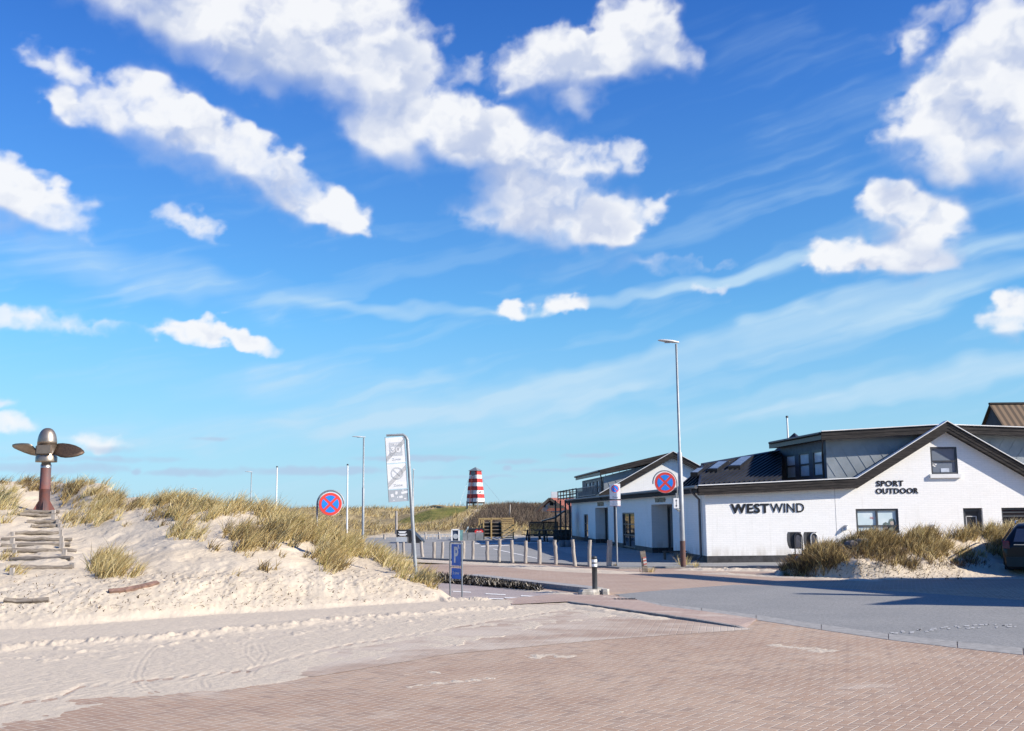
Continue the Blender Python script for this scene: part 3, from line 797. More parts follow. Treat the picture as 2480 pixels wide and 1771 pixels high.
# the grassed mound in front of the shop
def rcol(c, foot, mid, crest, back=(1.2, .7, 4)):
    Yf = at_z(c, foot).y
    return (c, [(Yf, -.02), (mid[0], zpx(c, mid[1], mid[0])), (crest[0], zpx(c, crest[1], crest[0])), (crest[0] + back[0], zpx(c, crest[1], crest[0]) * back[1]), (crest[0] + back[2], -.1)])
RC = [(1860, [(30, -.1), (31, -.1), (32, -.1), (33, -.1), (35, -.1)]),
      rcol(1892, 1394, (31.6, 1381), (32.4, 1372)),
      rcol(1930, 1398, (31.2, 1370), (32.2, 1346)),
      rcol(1985, 1400, (30.6, 1362), (32.0, 1326)),
      rcol(2078, 1405, (29.9, 1362), (31.8, 1308)),
      rcol(2144, 1405, (29.8, 1360), (31.8, 1302)),
      rcol(2223, 1404, (29.9, 1368), (32.0, 1298)),
      rcol(2328, 1404, (30.6, 1362), (32.4, 1294)),
      rcol(2434, 1404, (31.4, 1352), (33.0, 1286)),
      rcol(2600, 1404, (31.6, 1352), (33.4, 1280)),
      rcol(2900, 1404, (31.8, 1352), (33.8, 1280)),
      (3100, [(30, -.1), (31, -.1), (32, -.1), (33, -.1), (35, -.1)])]
def right_detail(x, y, u, z, YY):
    on = sstep(0, .5, y - YY[..., 0])
    amp = np.clip(z * 2, 0, 1)
    return z + on * (fbm(x * .8, y * .8, 4, .5, 301) * .10 * amp + fbm(x * 3.5, y * 3.5, 4, .6, 305) * .05 * amp + .01 * fbm(x * 8, y * 8, 2, .5, 307))
RIGHT = Dune(RC, right_detail)
polar_mesh('sand_mound', RIGHT, .235, .70, .0012, 27, 38, .0018, MATS['sand'])

# drifts of sand along edges of the road
def drift(line, w, hgt, seed, nx=160, ny=14, thr=.12):
    P = [at_z(*p) for p in line]; seg = [0]
    for i in range(len(P) - 1): seg.append(seg[-1] + (P[i + 1] - P[i]).length)
    co = []
    for i in range(nx + 1):
        s = seg[-1] * i / nx; k = max(j for j in range(len(P) - 1) if seg[j] <= s + 1e-9); t = (s - seg[k]) / (seg[k + 1] - seg[k])
        p = P[k].lerp(P[k + 1], t); d = (P[k + 1] - P[k]).normalized(); n = V(-d.y, d.x, 0)
        for j in range(ny + 1):
            q = j / ny * 2 - 1; pp = p + n * (q * w)
            co.append((pp.x, pp.y, q, i / nx))
    c = np.array(co); x, y, q, e = c.T
    m = (1 - np.abs(q) ** 1.5) * np.minimum(1, np.minimum(e, 1 - e) * 8)
    z = hgt * (m * (.75 + .55 * fbm(x * 1.2, y * 1.2, 4, .6, seed)) + (.35 + thr) * m * fbm(x * 5, y * 5, 4, .65, seed + 3) - thr)
    pts = np.stack([x, y, z], -1)
    idx = np.arange(len(pts)).reshape(nx + 1, ny + 1)
    qd = np.stack([idx[:-1, :-1], idx[1:, :-1], idx[1:, 1:], idx[:-1, 1:]], -1).reshape(-1, 4)
    me = grid_mesh('sand_drift', pts, qd); me.materials.append(MATS['sand'])
    o = bpy.data.objects.new('sand_drift', me); COL.objects.link(o); struct(o)
drift([(930, 1353), (1050, 1360), (1180, 1366), (1300, 1372), (1400, 1381), (1530, 1388)], .75, .05, 401)
drift([(1230, 1369), (1340, 1379), (1470, 1386), (1560, 1389)], .8, .06, 407)
drift([(1640, 1379), (1720, 1382), (1800, 1382), (1900, 1383)], .55, .09, 403)
drift([(1700, 1388), (1860, 1396), (1990, 1402), (2150, 1408)], .35, .05, 405)
drift([(1040, 1412), (1110, 1411), (1200, 1420), (1300, 1433), (1420, 1442)], .3, .05, 411)
drift([(1130, 1401), (1200, 1403), (1300, 1416), (1420, 1430)], .22, .10, 413)
drift([(1380, 1466), (1450, 1478), (1540, 1492), (1620, 1503)], .32, .05, 415)
drift([(1000, 1458), (1080, 1456), (1150, 1455), (1200, 1455)], .35, .09, 417)
drift([(1380, 1444), (1450, 1446), (1520, 1453)], .18, .05, 419)
for i, (a, w, h) in enumerate([([(960, 1636), (1010, 1632), (1075, 1628)], .22, .012), ([(1260, 1592), (1330, 1588), (1400, 1592)], .28, .014), ([(975, 1668), (1060, 1655), (1130, 1648)], .15, .012), ([(1120, 1650), (1170, 1645), (1205, 1642)], .12, .014), ([(1480, 1727), (1500, 1725), (1520, 1724)], .06, .02), ([(1850, 1560), (1960, 1572), (2050, 1578)], .3, .010)]):
    drift(a, w * 1.3, h, 430 + i, 120, 26, thr=.62)

# far dunes behind the car park
def hcol(c, crest, m1=1280, m2=1248, Yc=145, back=.75):
    return (c, [(84, 0), (100, zpx(c, m1, 100)), (120, zpx(c, m2, 120)), (Yc, zpx(c, crest, Yc)), (Yc + 20, zpx(c, crest, Yc) * back), (Yc + 120, zpx(c, 1236, Yc + 120)), (620, -.3)])
HC = [hcol(-1600, 1220), hcol(-600, 1228), hcol(400, 1234), hcol(700, 1233, 1282, 1252), hcol(763, 1231, 1280, 1250), hcol(830, 1229, 1278, 1248), hcol(900, 1229, 1282, 1254), hcol(960, 1231, 1284, 1256),
      hcol(1010, 1227, 1280, 1250), hcol(1050, 1223, 1276, 1244), hcol(1100, 1224, 1274, 1240), hcol(1130, 1226, 1276, 1240), hcol(1160, 1227, 1270, 1243), hcol(1200, 1222, 1266, 1240),
      hcol(1250, 1223, 1264, 1238), hcol(1300, 1226, 1264, 1240), hcol(1380, 1230, 1270, 1245), hcol(1700, 1230), hcol(2480, 1226), hcol(3600, 1218)]
def hill_detail(x, y, u, z, YY):
    return z + (fbm(x * .06, y * .06, 3, .5, 501) * .5 + fbm(x * .25, y * .25, 4, .55, 505) * .32) * sstep(84, 100, y) * np.clip(.4 + z * .3, .2, 1)
HILL = Dune(HC, hill_detail)
hm = bpy.data.materials.new('dune_cover'); hm.use_nodes = True
g = G(hm.node_tree); b = g.n['Principled BSDF']
an = g.node('ShaderNodeAttribute', attribute_name='cover'); c = g.node('ShaderNodeTexCoord').outputs['Object']
n1 = g.noise(g.mapping(c, sc=(1, .5, 1)), 1.1, 7, .7); n2 = g.noise(c, .12, 4)
col = g.mix(g.rng(n1, .38, .62), (.40, .31, .17), (.20, .155, .085))
col = g.mix(g.rng(n2, .5, .72), col, (.22, .18, .11))
r_, g_, b_ = g.sep(an.outputs['Color'])
green = g.mix(g.rng(g.noise(c, .6, 5), .35, .65), (.125, .13, .035), (.18, .16, .05))
scrub = g.mix(g.rng(n1, .38, .62), (.10, .075, .055), (.17, .12, .085))
col = g.mix(r_, col, green); col = g.mix(g_, col, scrub); col = g.mix(b_, col, (.50, .43, .33))
g.l.new(col, b.inputs['Base Color']); b.inputs['Roughness'].default_value = .95; b.inputs['Specular IOR Level'].default_value = .1
bp = g.node('ShaderNodeBump'); bp.inputs['Strength'].default_value = 1; bp.inputs['Distance'].default_value = .3
g.l.new(n1, bp.inputs['Height']); g.l.new(bp.outputs[0], b.inputs['Normal'])
def inside(px, py, poly, soft=6):
    # signed soft polygon test through crossing number + distance
    ins = np.zeros(px.shape, bool); dmin = np.full(px.shape, 1e9)
    for i in range(len(poly)):
        x0, y0 = poly[i]; x1, y1 = poly[(i + 1) % len(poly)]
        c = ((y0 > py) != (y1 > py)) & (px < (x1 - x0) * (py - y0) / (y1 - y0 + 1e-9) + x0)
        ins ^= c
        t = np.clip(((px - x0) * (x1 - x0) + (py - y0) * (y1 - y0)) / ((x1 - x0) ** 2 + (y1 - y0) ** 2), 0, 1)
        dmin = np.minimum(dmin, np.hypot(px - x0 - t * (x1 - x0), py - y0 - t * (y1 - y0)))
    return sstep(-soft, soft, np.where(ins, dmin, -dmin))
GREEN = [(975, 1258), (1010, 1246), (1060, 1230), (1145, 1227), (1128, 1238), (1090, 1252), (1050, 1262), (1000, 1268), (960, 1266)]
SCRUB = [(1120, 1288), (1150, 1262), (1180, 1230), (1230, 1226), (1300, 1230), (1420, 1236), (1420, 1282), (1300, 1280), (1240, 1268), (1180, 1276)]
PATH = [(1118, 1280), (1150, 1245), (1166, 1232), (1160, 1232), (1128, 1256), (1108, 1280)]
FOOTS = [(940, 1292), (1120, 1288), (1160, 1292), (1400, 1300), (1400, 1320), (900, 1320), (880, 1300)]
us = np.arange(-1.2, 1.3, .0022); ys = 83 * (1.008) ** np.arange(0, 252)
Ug, Yg = np.meshgrid(us, ys); X = Ug * Yg; Z = HILL.h(X, Yg)
Z[0, :] = -.1
PXg, PYg = proj(X, Yg, Z)
w = fbm(X * .15, Yg * .15, 3, .5, 511) * 7
cov = np.stack([inside(PXg + w, PYg, GREEN, 3), inside(PXg + w, PYg + w * .4, SCRUB, 3), np.maximum(inside(PXg + w * .5, PYg, PATH, 2), inside(PXg + w, PYg + w * .5, FOOTS, 4)), np.ones_like(X)], -1)
cov[Yg > 150] = (0, 0, 0, 1)
idx = np.arange(X.size).reshape(X.shape)
q = np.stack([idx[:-1, :-1], idx[:-1, 1:], idx[1:, 1:], idx[1:, :-1]], -1).reshape(-1, 4)
me = grid_mesh('hills', np.stack([X, Yg, Z], -1).reshape(-1, 3), q); me.materials.append(hm)
at = me.color_attributes.new('cover', 'FLOAT_COLOR', 'POINT'); at.data.foreach_set('color', cov.reshape(-1).astype(np.float32))
o = bpy.data.objects.new('hills', me); COL.objects.link(o); struct(o)
# ------------------------------------------------------------------ materials of the shop
WB = MATS['white_brick']; BW = MATS['weathered_black_wood']; GL = MATS['window_glass']
plinth_m = pmat('tarred_plinth', (.045, .045, .05), .7, var=.25, scale=4, bump=.004)
frame_m = pmat('dark_frame', (.05, .055, .065), .45, var=.1)
zinc_m = pmat('zinc', (.30, .33, .35), .5, metal=.35, var=.12, scale=1.2, col2=(.22, .25, .27))
roof_m = pmat('dark_metal_roof', (.028, .03, .036), .42, metal=.2, var=.2, scale=1.5)
white_m = pmat('white_trim', (.75, .75, .74), .5, var=.05)
steel_m = pmat('galvanised_steel', (.42, .44, .46), .45, metal=.7, var=.15, scale=6)
letter_m = pmat('black_lettering', (.012, .011, .013), .4, var=.1)
slate_m = pmat('slate_blue_boards', (.06, .075, .11), .6, var=.15, scale=6)
reddish_m = pmat('felt_roof', (.05, .05, .055), .9, var=.2, scale=8, bump=.004)

YF = at_z(1713, 1363, .066).y                  # front wall plane
C0 = at_z(1713, 1363, .066)
FA = V(-.077, 1, 0).normalized()               # along the shaded side wall
FN = V(-1, -.077, 0).normalized()              # its outside
def side(px, py, off=0.0):                     # point on the side wall plane (off = outwards)
    p = at_plane(px, py, C0 + FN * off, FN); return p
def side_sz(px, py, off=0.0):
    p = side(px, py, off); return (p - C0).dot(FA), p.z
def fr(px, py, off=0.0): return at_y(px, py, YF - off)

shop = thing('shop_building', 'long white brick shop with black wooden gables, standing seam roof and shaded left side wall', 'building', (C0.x, C0.y, 0))

def clip_below(poly, a, b):          # keep part of polygon (s,z) below the line a-b
    out = []
    def f(p): t = (p[0] - a[0]) / (b[0] - a[0]); return p[1] - (a[1] + (b[1] - a[1]) * t)
    for i in range(len(poly)):
        p, q = poly[i], poly[(i + 1) % len(poly)]; fp, fq = f(p), f(q)
        if fp <= 1e-9: out.append(p)
        if (fp < 0 < fq) or (fq < 0 < fp):
            t = fp / (fp - fq); out.append((p[0] + (q[0] - p[0]) * t, p[1] + (q[1] - p[1]) * t))
    return out
def wall(name, O, along, inward, top, z0, holes, thick, mt, parent, s0=None, s1=None):
    """wall in strips; top = [(s, z)...]; holes = [(s0, s1, z0, z1)]"""
    O = Vector(O); s0 = top[0][0] if s0 is None else s0; s1 = top[-1][0] if s1 is None else s1
    zlo = z0
    xs = sorted({s0, s1, *[t[0] for t in top], *[h[0] for h in holes], *[h[1] for h in holes]})
    zs = sorted({z0, 99.0, *[h[2] for h in holes], *[h[3] for h in holes]})
    zs = [z for z in zs if z >= zlo - 1e-6]
    mb = MB()
    for a, b in zip(xs[:-1], xs[1:]):
        if b - a < 1e-4: continue
        mid = (a + b) / 2
        k = max(i for i in range(len(top) - 1) if top[i][0] <= mid)
        for c, d in zip(zs[:-1], zs[1:]):
            mz = (c + d) / 2
            if any(h[0] < mid < h[1] and h[2] < mz < h[3] for h in holes): continue
            poly = clip_below([(a, c), (b, c), (b, min(d, 98)), (a, min(d, 98))], top[k], top[k + 1])
            if len(poly) < 3: continue
            mb.prism([O + along * s + V(0, 0, z) for s, z in poly], inward * thick)
    return mb.build(name, mt, parent)
def window(parent, O, along, inward, s0, s1, z0, z1, cols=(), rows=(), depth=.12, fw=.06, name='window', glass=None, fm=None, frame_out=.0, sill=False):
    O = Vector(O); fm = fm or frame_m; mb = MB()
    P = lambda s, z, d: O + along * s + V(0, 0, z) + inward * d
    def fbar(a, b, c, d, d0=None, d1=None):
        d0 = depth - .05 if d0 is None else d0; d1 = depth + .02 if d1 is None else d1
        mb.prism([P(a, c, d0), P(b, c, d0), P(b, d, d0), P(a, d, d0)], inward * (d1 - d0))
    fbar(s0, s0 + fw, z0, z1); fbar(s1 - fw, s1, z0, z1); fbar(s0 + fw, s1 - fw, z0, z0 + fw); fbar(s0 + fw, s1 - fw, z1 - fw, z1)
    for c in cols:
        x = s0 + (s1 - s0) * c; fbar(x - fw / 2, x + fw / 2, z0 + fw, z1 - fw, depth - .045)
    for r in rows:
        z = z0 + (z1 - z0) * r; fbar(s0 + fw, s1 - fw, z - fw * .35, z + fw * .35, depth - .04)
    w = mb.build(name, fm, parent)
    m2 = MB(); m2.prism([P(s0 + .01, z0 + .01, depth), P(s1 - .01, z0 + .01, depth), P(s1 - .01, z1 - .01, depth), P(s0 + .01, z1 - .01, depth)], inward * .01)
    m2.build('pane', glass or GL, w)
    if sill:
        m3 = MB(); m3.prism([P(s0 - .08, z0 - .14, -.09), P(s1 + .08, z0 - .14, -.09), P(s1 + .08, z0 - .002, -.09), P(s0 - .08, z0 - .002, -.09)], inward * .2)
        m3.build('window_sill', white_m, w)
    return w
XA, INF = V(1, 0, 0), V(0, 1, 0)
OF = V(0, YF, 0)
# front wall outline (s = world x)
OV = .24
eL = fr(1694, 1197, OV); eK = fr(2084, 1182, OV); ap = fr(2293, 1040, OV)
kx = eK.x; ax = ap.x; rx = 2 * ax - kx
xr = 22.5
top = [(C0.x, eL.z + .05), (kx, eK.z + .05), (ax, ap.z + .08), (rx, eK.z + .05), (xr, eK.z + .0)]
w1a, w1b = fr(2072, 1233), fr(2179, 1300); w2a, w2b = fr(2252, 1083), fr(2321, 1148); da, db = fr(2332, 1231), fr(2384, 1300)
w3a = fr(2425, 1230)
holes = [(w1a.x, w1b.x, 1.05, w1a.z), (w2a.x, w2b.x, w2b.z, w2a.z), (da.x, db.x, .25, da.z), (w3a.x, w3a.x + 2.2, 1.1, w3a.z)]
fw_ = wall('front_wall', OF, XA, INF, top, .30, holes, .3, WB, shop)
fw_['label'] = 'sunlit white painted brick front wall'
MB().box(((C0.x + xr) / 2, YF + .16, .16), (xr - C0.x - .002, .30, .292)).build('plinth', plinth_m, shop)
# wall joint seam near the text
sx_ = fr(2024, 1240).x
MB().box((sx_, YF - .002, 1.6), (.012, .006, 2.5)).build('wall_joint', pmat('joint_grey', (.42, .42, .42), .8), shop)
poster = pmat('pale_poster', (.50, .62, .66), .5, var=.1, scale=1.0, col2=(.66, .74, .76))
w = window(shop, OF, XA, INF, *holes[0], cols=(.5,), rows=(.30,), depth=.08, fw=.07, glass=poster)
w['label'] = 'wide window filled with pale poster of two hooded people'
# poster figures: two hooded half figures and a cyclist in dark green
pm = pmat('poster_green', (.075, .11, .105), .6, var=.3, scale=5, col2=(.15, .21, .2))
pk = pmat('poster_skin', (.42, .36, .31), .6)
def hooded(x, z, s, mb):
    O = V(x, YF + .075, z)
    q = [(-.62, -1.2), (-.6, -.3), (-.42, -.08), (-.2, .02), (-.26, .3), (-.18, .52), (0, .6), (.18, .52), (.26, .3), (.2, .02), (.42, -.08), (.6, -.3), (.62, -1.2)]
    mb.prism([O + V(a * s, 0, b * s) for a, b in q[::-1]], (0, .006, 0))
zt = w1a.z; mb = MB(); xx = lambda p: fr(p, 1250).x
hooded(xx(2146), zt - .78, .50, mb); hooded(xx(2161), zt - .66, .52, mb)
q = [(-.5, -.1), (-.3, .12), (-.1, .15), (0, .34), (.13, .2), (.3, .1), (.5, -.05), (.2, -.4), (-.3, -.35)]
mb.prism([V(xx(2108) + a * .6, YF + .075, zt - .85 + b * .6) for a, b in q[::-1]], (0, .006, 0))
for cx in (2092, 2118):
    mb.disc((xx(cx), YF + .08, zt - 1.22), (0, -1, 0), .24, .006, 18, r2=.2)
mb.build('poster_figures', pm, w)
mb = MB()
for px_, dz in ((2146, .71), (2161, .58)): mb.disc((xx(px_), YF + .074, zt - dz + .06), (0, -1, 0), .075, .004, 14)
mb.build('poster_faces', pk, w)
text_mb('H2', (xx(2109), YF + .074, zt - .36), XA, (0, 0, 1), h=.07, depth=.003).build('poster_text', pmat('poster_red', (.5, .08, .05), .5), w)
w = window(shop, OF, XA, INF, *holes[1], rows=(.48,), depth=.07, fw=.065, glass=MATS['upper_glass'], sill=True)
w['label'] = 'gable window with white sill'
curt = pmat('blind', (.30, .33, .36), .8)
MB().box((w2a.x + .52, YF + .062, w2b.z + .14), (.30, .01, .14)).build('paper_on_sill', pmat('paper_blue', (.45, .50, .58), .7), w)
mb = MB(); rs = random.Random(3)
for i in range(6): mb.box((w2a.x + .12 + rs.uniform(-.05, .08), YF + .064, w2b.z + .36 + rs.uniform(-.08, .08)), (.06, .01, .05))
mb.build('ornament', white_m, w)
dr = window(shop, OF, XA, INF, *holes[2], cols=(), rows=(), depth=.16, fw=.12, name='door', glass=pmat('door_dark', (.035, .035, .04), .4))
m_ = MB(); a_ = holes[2]
for (p, q2) in (((.22, .25), (.22, .82)), ((.22, .82), (.74, .82)), ((.74, .82), (.74, .25)), ((.22, .25), (.74, .25))):
    f = lambda t: V(a_[0] + (a_[1] - a_[0]) * t[0], YF + .15, a_[2] + (a_[3] - a_[2]) * t[1])
    m_.bar(f(p), f(q2), .03)
m_.build('door_panel_trim', pmat('grey_trim', (.45, .45, .46), .5), dr)
MB().box((a_[0] + (a_[1] - a_[0]) * .62, YF + .145, 1.02), (.10, .01, .15)).build('notice', white_m, dr)
w = window(shop, OF, XA, INF, *holes[3], cols=(), rows=(.62, .8), depth=.14, fw=.08)
# shell wall lamps
for (px_, py_) in ((2046, 1278), (2256, 1277), (2405, 1272)):
    p = fr(px_, py_); mb = MB(); n = 14; vs = []; fs = []
    for i in range(n + 1):
        th = math.pi * i / n
        for j in range(7):
            ph = math.pi / 2 * j / 6
            lx = .16 * math.cos(th); lz = .15 * math.sin(th) * math.cos(ph) - .07; ly = -.15 * math.sin(th) * math.sin(ph) - .002
            vs.append(p + V(lx * math.cos(.35) - lz * math.sin(.35) * .6, ly, lx * math.sin(.45) + lz))
    for i in range(n):
        for j in range(6): fs.append((i * 7 + j, i * 7 + j + 1, (i + 1) * 7 + j + 1, (i + 1) * 7 + j))
    mb.add(vs, fs, True)
    mb.box(p + V(0, -.01, -.05), (.12, .02, .08))
    mb.build('wall_lamp', steel_m, shop)
# lettering
A, B = fr(1771, 1243, .03), fr(1861, 1240, .03)
zlet = fr(1771, 1243).z; hlet = fr(1771, 1221).z - zlet
xw0, xw1, xw2, xw3 = fr(1771, 1240).x, fr(1862, 1240).x, fr(1866, 1240).x, fr(1948, 1240).x
mb = text_mb('WEST', (xw0, YF - .004, zlet), XA, (0, 0, 1), w=xw1 - xw0, h=hlet, depth=.016, bold=.008, fat=.052, spacing=1.1)
mb.build('wall_lettering', letter_m, shop)['label'] = 'bold black letters WEST on front wall'
mb = text_mb('WIND', (xw2, YF - .004, zlet + .005), XA, (0, 0, 1), w=xw3 - xw2, h=hlet, depth=.016, bold=.004)
mb.build('wall_lettering', letter_m, shop)['label'] = 'thin black letters WIND on front wall'
s0_, s1_ = fr(2123, 1178), fr(2187, 1164); o0_, o1_ = fr(2122, 1196), fr(2223, 1182)
text_mb('SPORT', (s0_.x, YF - .004, s0_.z), XA, (0, 0, 1), w=s1_.x - s0_.x, h=s1_.z - s0_.z, depth=.012, bold=.006, fat=.05, spacing=1.08).build('wall_lettering', letter_m, shop)['label'] = 'black letters SPORT on gable'
text_mb('OUTDOOR', (o0_.x, YF - .004, o0_.z), XA, (0, 0, 1), w=o1_.x - o0_.x, h=o1_.z - o0_.z, depth=.012, bold=.006, fat=.05, spacing=1.08).build('wall_lettering', letter_m, shop)['label'] = 'black letters OUTDOOR on gable'

# front fascia: eave board then rakes; white cap on top
def fascia_poly(tops, hgt, y0, depth, name, mt=BW, boards=3, cap=True):
    mb = MB()
    for i in range(len(tops) - 1):
        a, b = Vector(tops[i]), Vector(tops[i + 1])
        for k in range(boards):
            zt = -hgt * k / boards; zb = -hgt * (k + 1) / boards + .001
            yo = y0 - .012 * (boards - k)
            mb.prism([(a.x, yo, a.z + zb), (b.x, yo, b.z + zb), (b.x, yo, b.z + zt), (a.x, yo, a.z + zt)], (0, depth, 0))
    o = mb.build(name, mt, shop)
    if cap:
        mc = MB()
        for i in range(len(tops) - 1):
            a, b = Vector(tops[i]), Vector(tops[i + 1])
            mc.prism([(a.x, y0 - .07, a.z + .002), (b.x, y0 - .07, b.z + .002), (b.x, y0 - .07, b.z + .035), (a.x, y0 - .07, a.z + .035)], (0, depth + .1, 0))
        mc.build('white_edge_strip', white_m, o)
    return o
F = lambda px, py: fr(px, py, OV)
t0, t1, t2 = F(1691, 1177), F(2074, 1159), F(2293, 1021)
mr = V(2 * ax - t1.x, 0, t1.z)
fascia_poly([t0, t1], .34, YF - OV, OV + .02, 'eave_fascia')
fascia_poly([t1, t2, mr], .36, YF - OV, OV + .02, 'gable_fascia')
fascia_poly([mr, V(xr, 0, t1.z - .05)], .34, YF - OV, OV + .02, 'eave_fascia')
# gable roof behind
mb = MB()
yb = YF + 17
ta, tb, tc = V(t1.x, 0, t1.z - .03), V(ax, 0, t2.z - .03), V(mr.x, 0, mr.z - .03)
for (a, b) in ((ta, tb), (tb, tc)):
    mb.hexa([V(a.x, YF + .03, a.z - .12), V(b.x, YF + .03, b.z - .12), V(b.x, yb, b.z - .12), V(a.x, yb, a.z - .12), V(a.x, YF + .03, a.z), V(b.x, YF + .03, b.z), V(b.x, yb, b.z), V(a.x, yb, a.z)])
mb.build('roof', roof_m, shop)['label'] = 'dark metal roof of main gable'
# low standing seam roof
A3 = V(t0.x + .05, YF - OV + .12, t0.z - .02)
B3 = at_y(2004, 1163, YF + .1); B3.z = t1.z - .04
D3 = at_y(1701, 1128, YF + 3.4)
e1 = B3 - A3; e2 = D3 - A3; n3 = e1.cross(e2).normalized()
if n3.z < 0: n3 = -n3
P3 = lambda px, py: at_plane(px, py, A3, n3)
C3 = P3(1893, 1094); Q3 = P3(1893, 1163); G3 = side(1640, 1180, .3)
D3b = P3(1701, 1128)
th = V(0, 0, -.06)
mb = MB()
for poly in ([A3, Q3, C3, D3b], [A3, B3, Q3], [A3, D3b, G3]):
    mb.prism(poly, th)
back = MB()
mb.prism([D3b, C3, C3 + V(1.0, 5, -.8), V(D3b.x, D3b.y + 6, D3b.z - .9)], th)
mb.build('roof', roof_m, shop)['label'] = 'dark standing seam roof with skylights'
rib = MB()
def ribline(a, b, w=.035, h=.06, n=n3):
    rib.bar(a + n * h / 2, b + n * h / 2, w, h, upv=n)
tg = math.tan(math.radians(31))
for i in range(40):
    bx = 1560 + i * 12.2
    # bottom on eave line, top on ridge line or dormer
    by = 1176 - (bx - 1691) * .046 - 2
    # ridge: from (1701,1128) to (1905,1092)
    t = (by - 1128 + (36 / 204) * (0 - (bx - 1701)) * -1)
    # solve by - tg*s = 1128 - (bx+s-1701)*.1765
    s = (by - 1128 + (bx - 1701) * .1765) / (tg - .1765)
    ex, ey = bx + s, by - tg * s
    sx0, sy0 = bx, by
    if bx < 1691:
        # start at hip line between A and D : x from 1691..1701
        s2 = 1694 - bx; sx0, sy0 = 1694, by - tg * s2
        if sy0 < 1132: continue
    if ex > 1893: ex = 1893; ey = by - tg * (1893 - bx)
    if ex - sx0 < 6 or sx0 > 1888: continue
    ribline(P3(sx0, sy0), P3(ex, ey))
# ribs of the hip part
n4 = (D3b - A3).cross(G3 - A3).normalized()
if n4.z < 0: n4 = -n4
for k in range(1, 6):
    t = k / 6; a = A3.lerp(G3, t); b = A3.lerp(D3b, t)
    rib.bar(a + n4 * .03, b + n4 * .03, .035, .06, upv=n4)
rib.bar(A3 + n3 * .03, D3b + n3 * .03, .08, .06, upv=n3)
rib.bar(D3b + n3 * .04, C3 + n3 * .04, .18, .08, upv=n3)
rib.build('roof_seam', roof_m, shop)
def skylight(pts):
    q = [P3(*p) for p in pts]
    c = sum(q, Vector()) / 4
    mb = MB(); mb.prism([p + n3 * .16 for p in q], -n3 * .16)
    s = mb.build('skylight', pmat('skylight_box', (.018, .019, .022), .4), shop)
    g2 = MB(); g2.prism([c + (p - c) * .82 + n3 * .166 for p in q], -n3 * .004)
    g2.build('pane', pmat('skylight_glass', (.16, .20, .24), .15, spec=.8), s)
skylight([(1713, 1146), (1737, 1146), (1765, 1125), (1741, 1126)])
skylight([(1763, 1139), (1793, 1138), (1825, 1112), (1797, 1114)])
skylight([(1672, 1155), (1690, 1155), (1706, 1142), (1690, 1143)])

# big dormer block with zinc cheeks and three windows on its left face
DY = YF + .55
xn = at_y(2004, 1160, DY).x
zb = at_y(2004, 1162, DY).z; zt = at_y(2004, 1072, DY).z
df = V(-.11, 1, 0).normalized(); dn_ = V(-df.y, df.x, 0)
far = at_plane(1893, 1160, V(xn, DY, 0), V(df.y, -df.x, 0)); dl = (V(far.x, far.y, 0) - V(xn, DY, 0)).length
xe = 2 * ax - xn
_pe = at_y(1988, 1046, YF + .12).z - .27; _pp = at_y(2293, 1029, YF + .12).z - .27
MB().prism([V(xn, DY, 2.6), V(xe, DY, 2.6), V(xe, DY, _pe), V(ax, DY, _pp), V(xn, DY, _pe)], (0, .12, 0)).build('dormer_cheek', zinc_m, shop)['label'] = 'zinc clad dormer cheek with slanting seams'
mb = MB()
nC = V(0, -1, 0); PC = lambda px, py: at_plane(px, py, V(xn, DY, 0), nC)
for i in range(-1, 9):
    x0 = 2005 + i * 29; a = (x0, 1078); b = (x0 + 48, 1154)
    pa_, pb_ = PC(*a), PC(*b)
    if pa_.x < xn + .02:
        t = (xn + .02 - pa_.x) / (pb_.x - pa_.x); pa_ = pa_.lerp(pb_, t)
    mb.bar(pa_ - V(0, .005, 0), pb_ - V(0, .005, 0), .018, .012, upv=(0, -1, 0))
mb.build('cheek_seam', zinc_m, shop); mb = MB()
for i in range(6):
    x0 = 2410 + i * 29; pa_, pb_ = PC(x0, 1050), PC(x0 - 40, 1120)
    mb.bar(pa_ - V(0, .005, 0), pb_ - V(0, .005, 0), .018, .012, upv=(0, -1, 0))
mb.build('cheek_seam', zinc_m, shop)
# left face wall with windows (outside = dn_)
dO = V(xn, DY, 0)
wcols = []
for (xa_, xb_) in ((1902, 1927), (1934, 1961), (1968, 1996)):
    sa = (at_plane(xa_, 1120, dO, dn_) - dO).dot(df); sb = (at_plane(xb_, 1120, dO, dn_) - dO).dot(df)
    wcols.append((min(sa, sb), max(sa, sb)))
zw0 = zb + .12; zw1 = zt - .22
wall('dormer_wall', dO, df, -dn_, [(0, _pe), (dl, _pe)], 2.6, [(a, b, zw0, zw1) for a, b in wcols], .12, slate_m, shop)
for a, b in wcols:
    window(shop, dO, df, -dn_, a, b, zw0, zw1, rows=(.52,), depth=.05, fw=.09, glass=pmat('painted_reflection_glass', (.62, .68, .76), .12, spec=1.0, var=.08, scale=1.5))['label'] = 'tall dormer window in dark slate frame'  # pale base colour stands in for the sky reflected in these panes
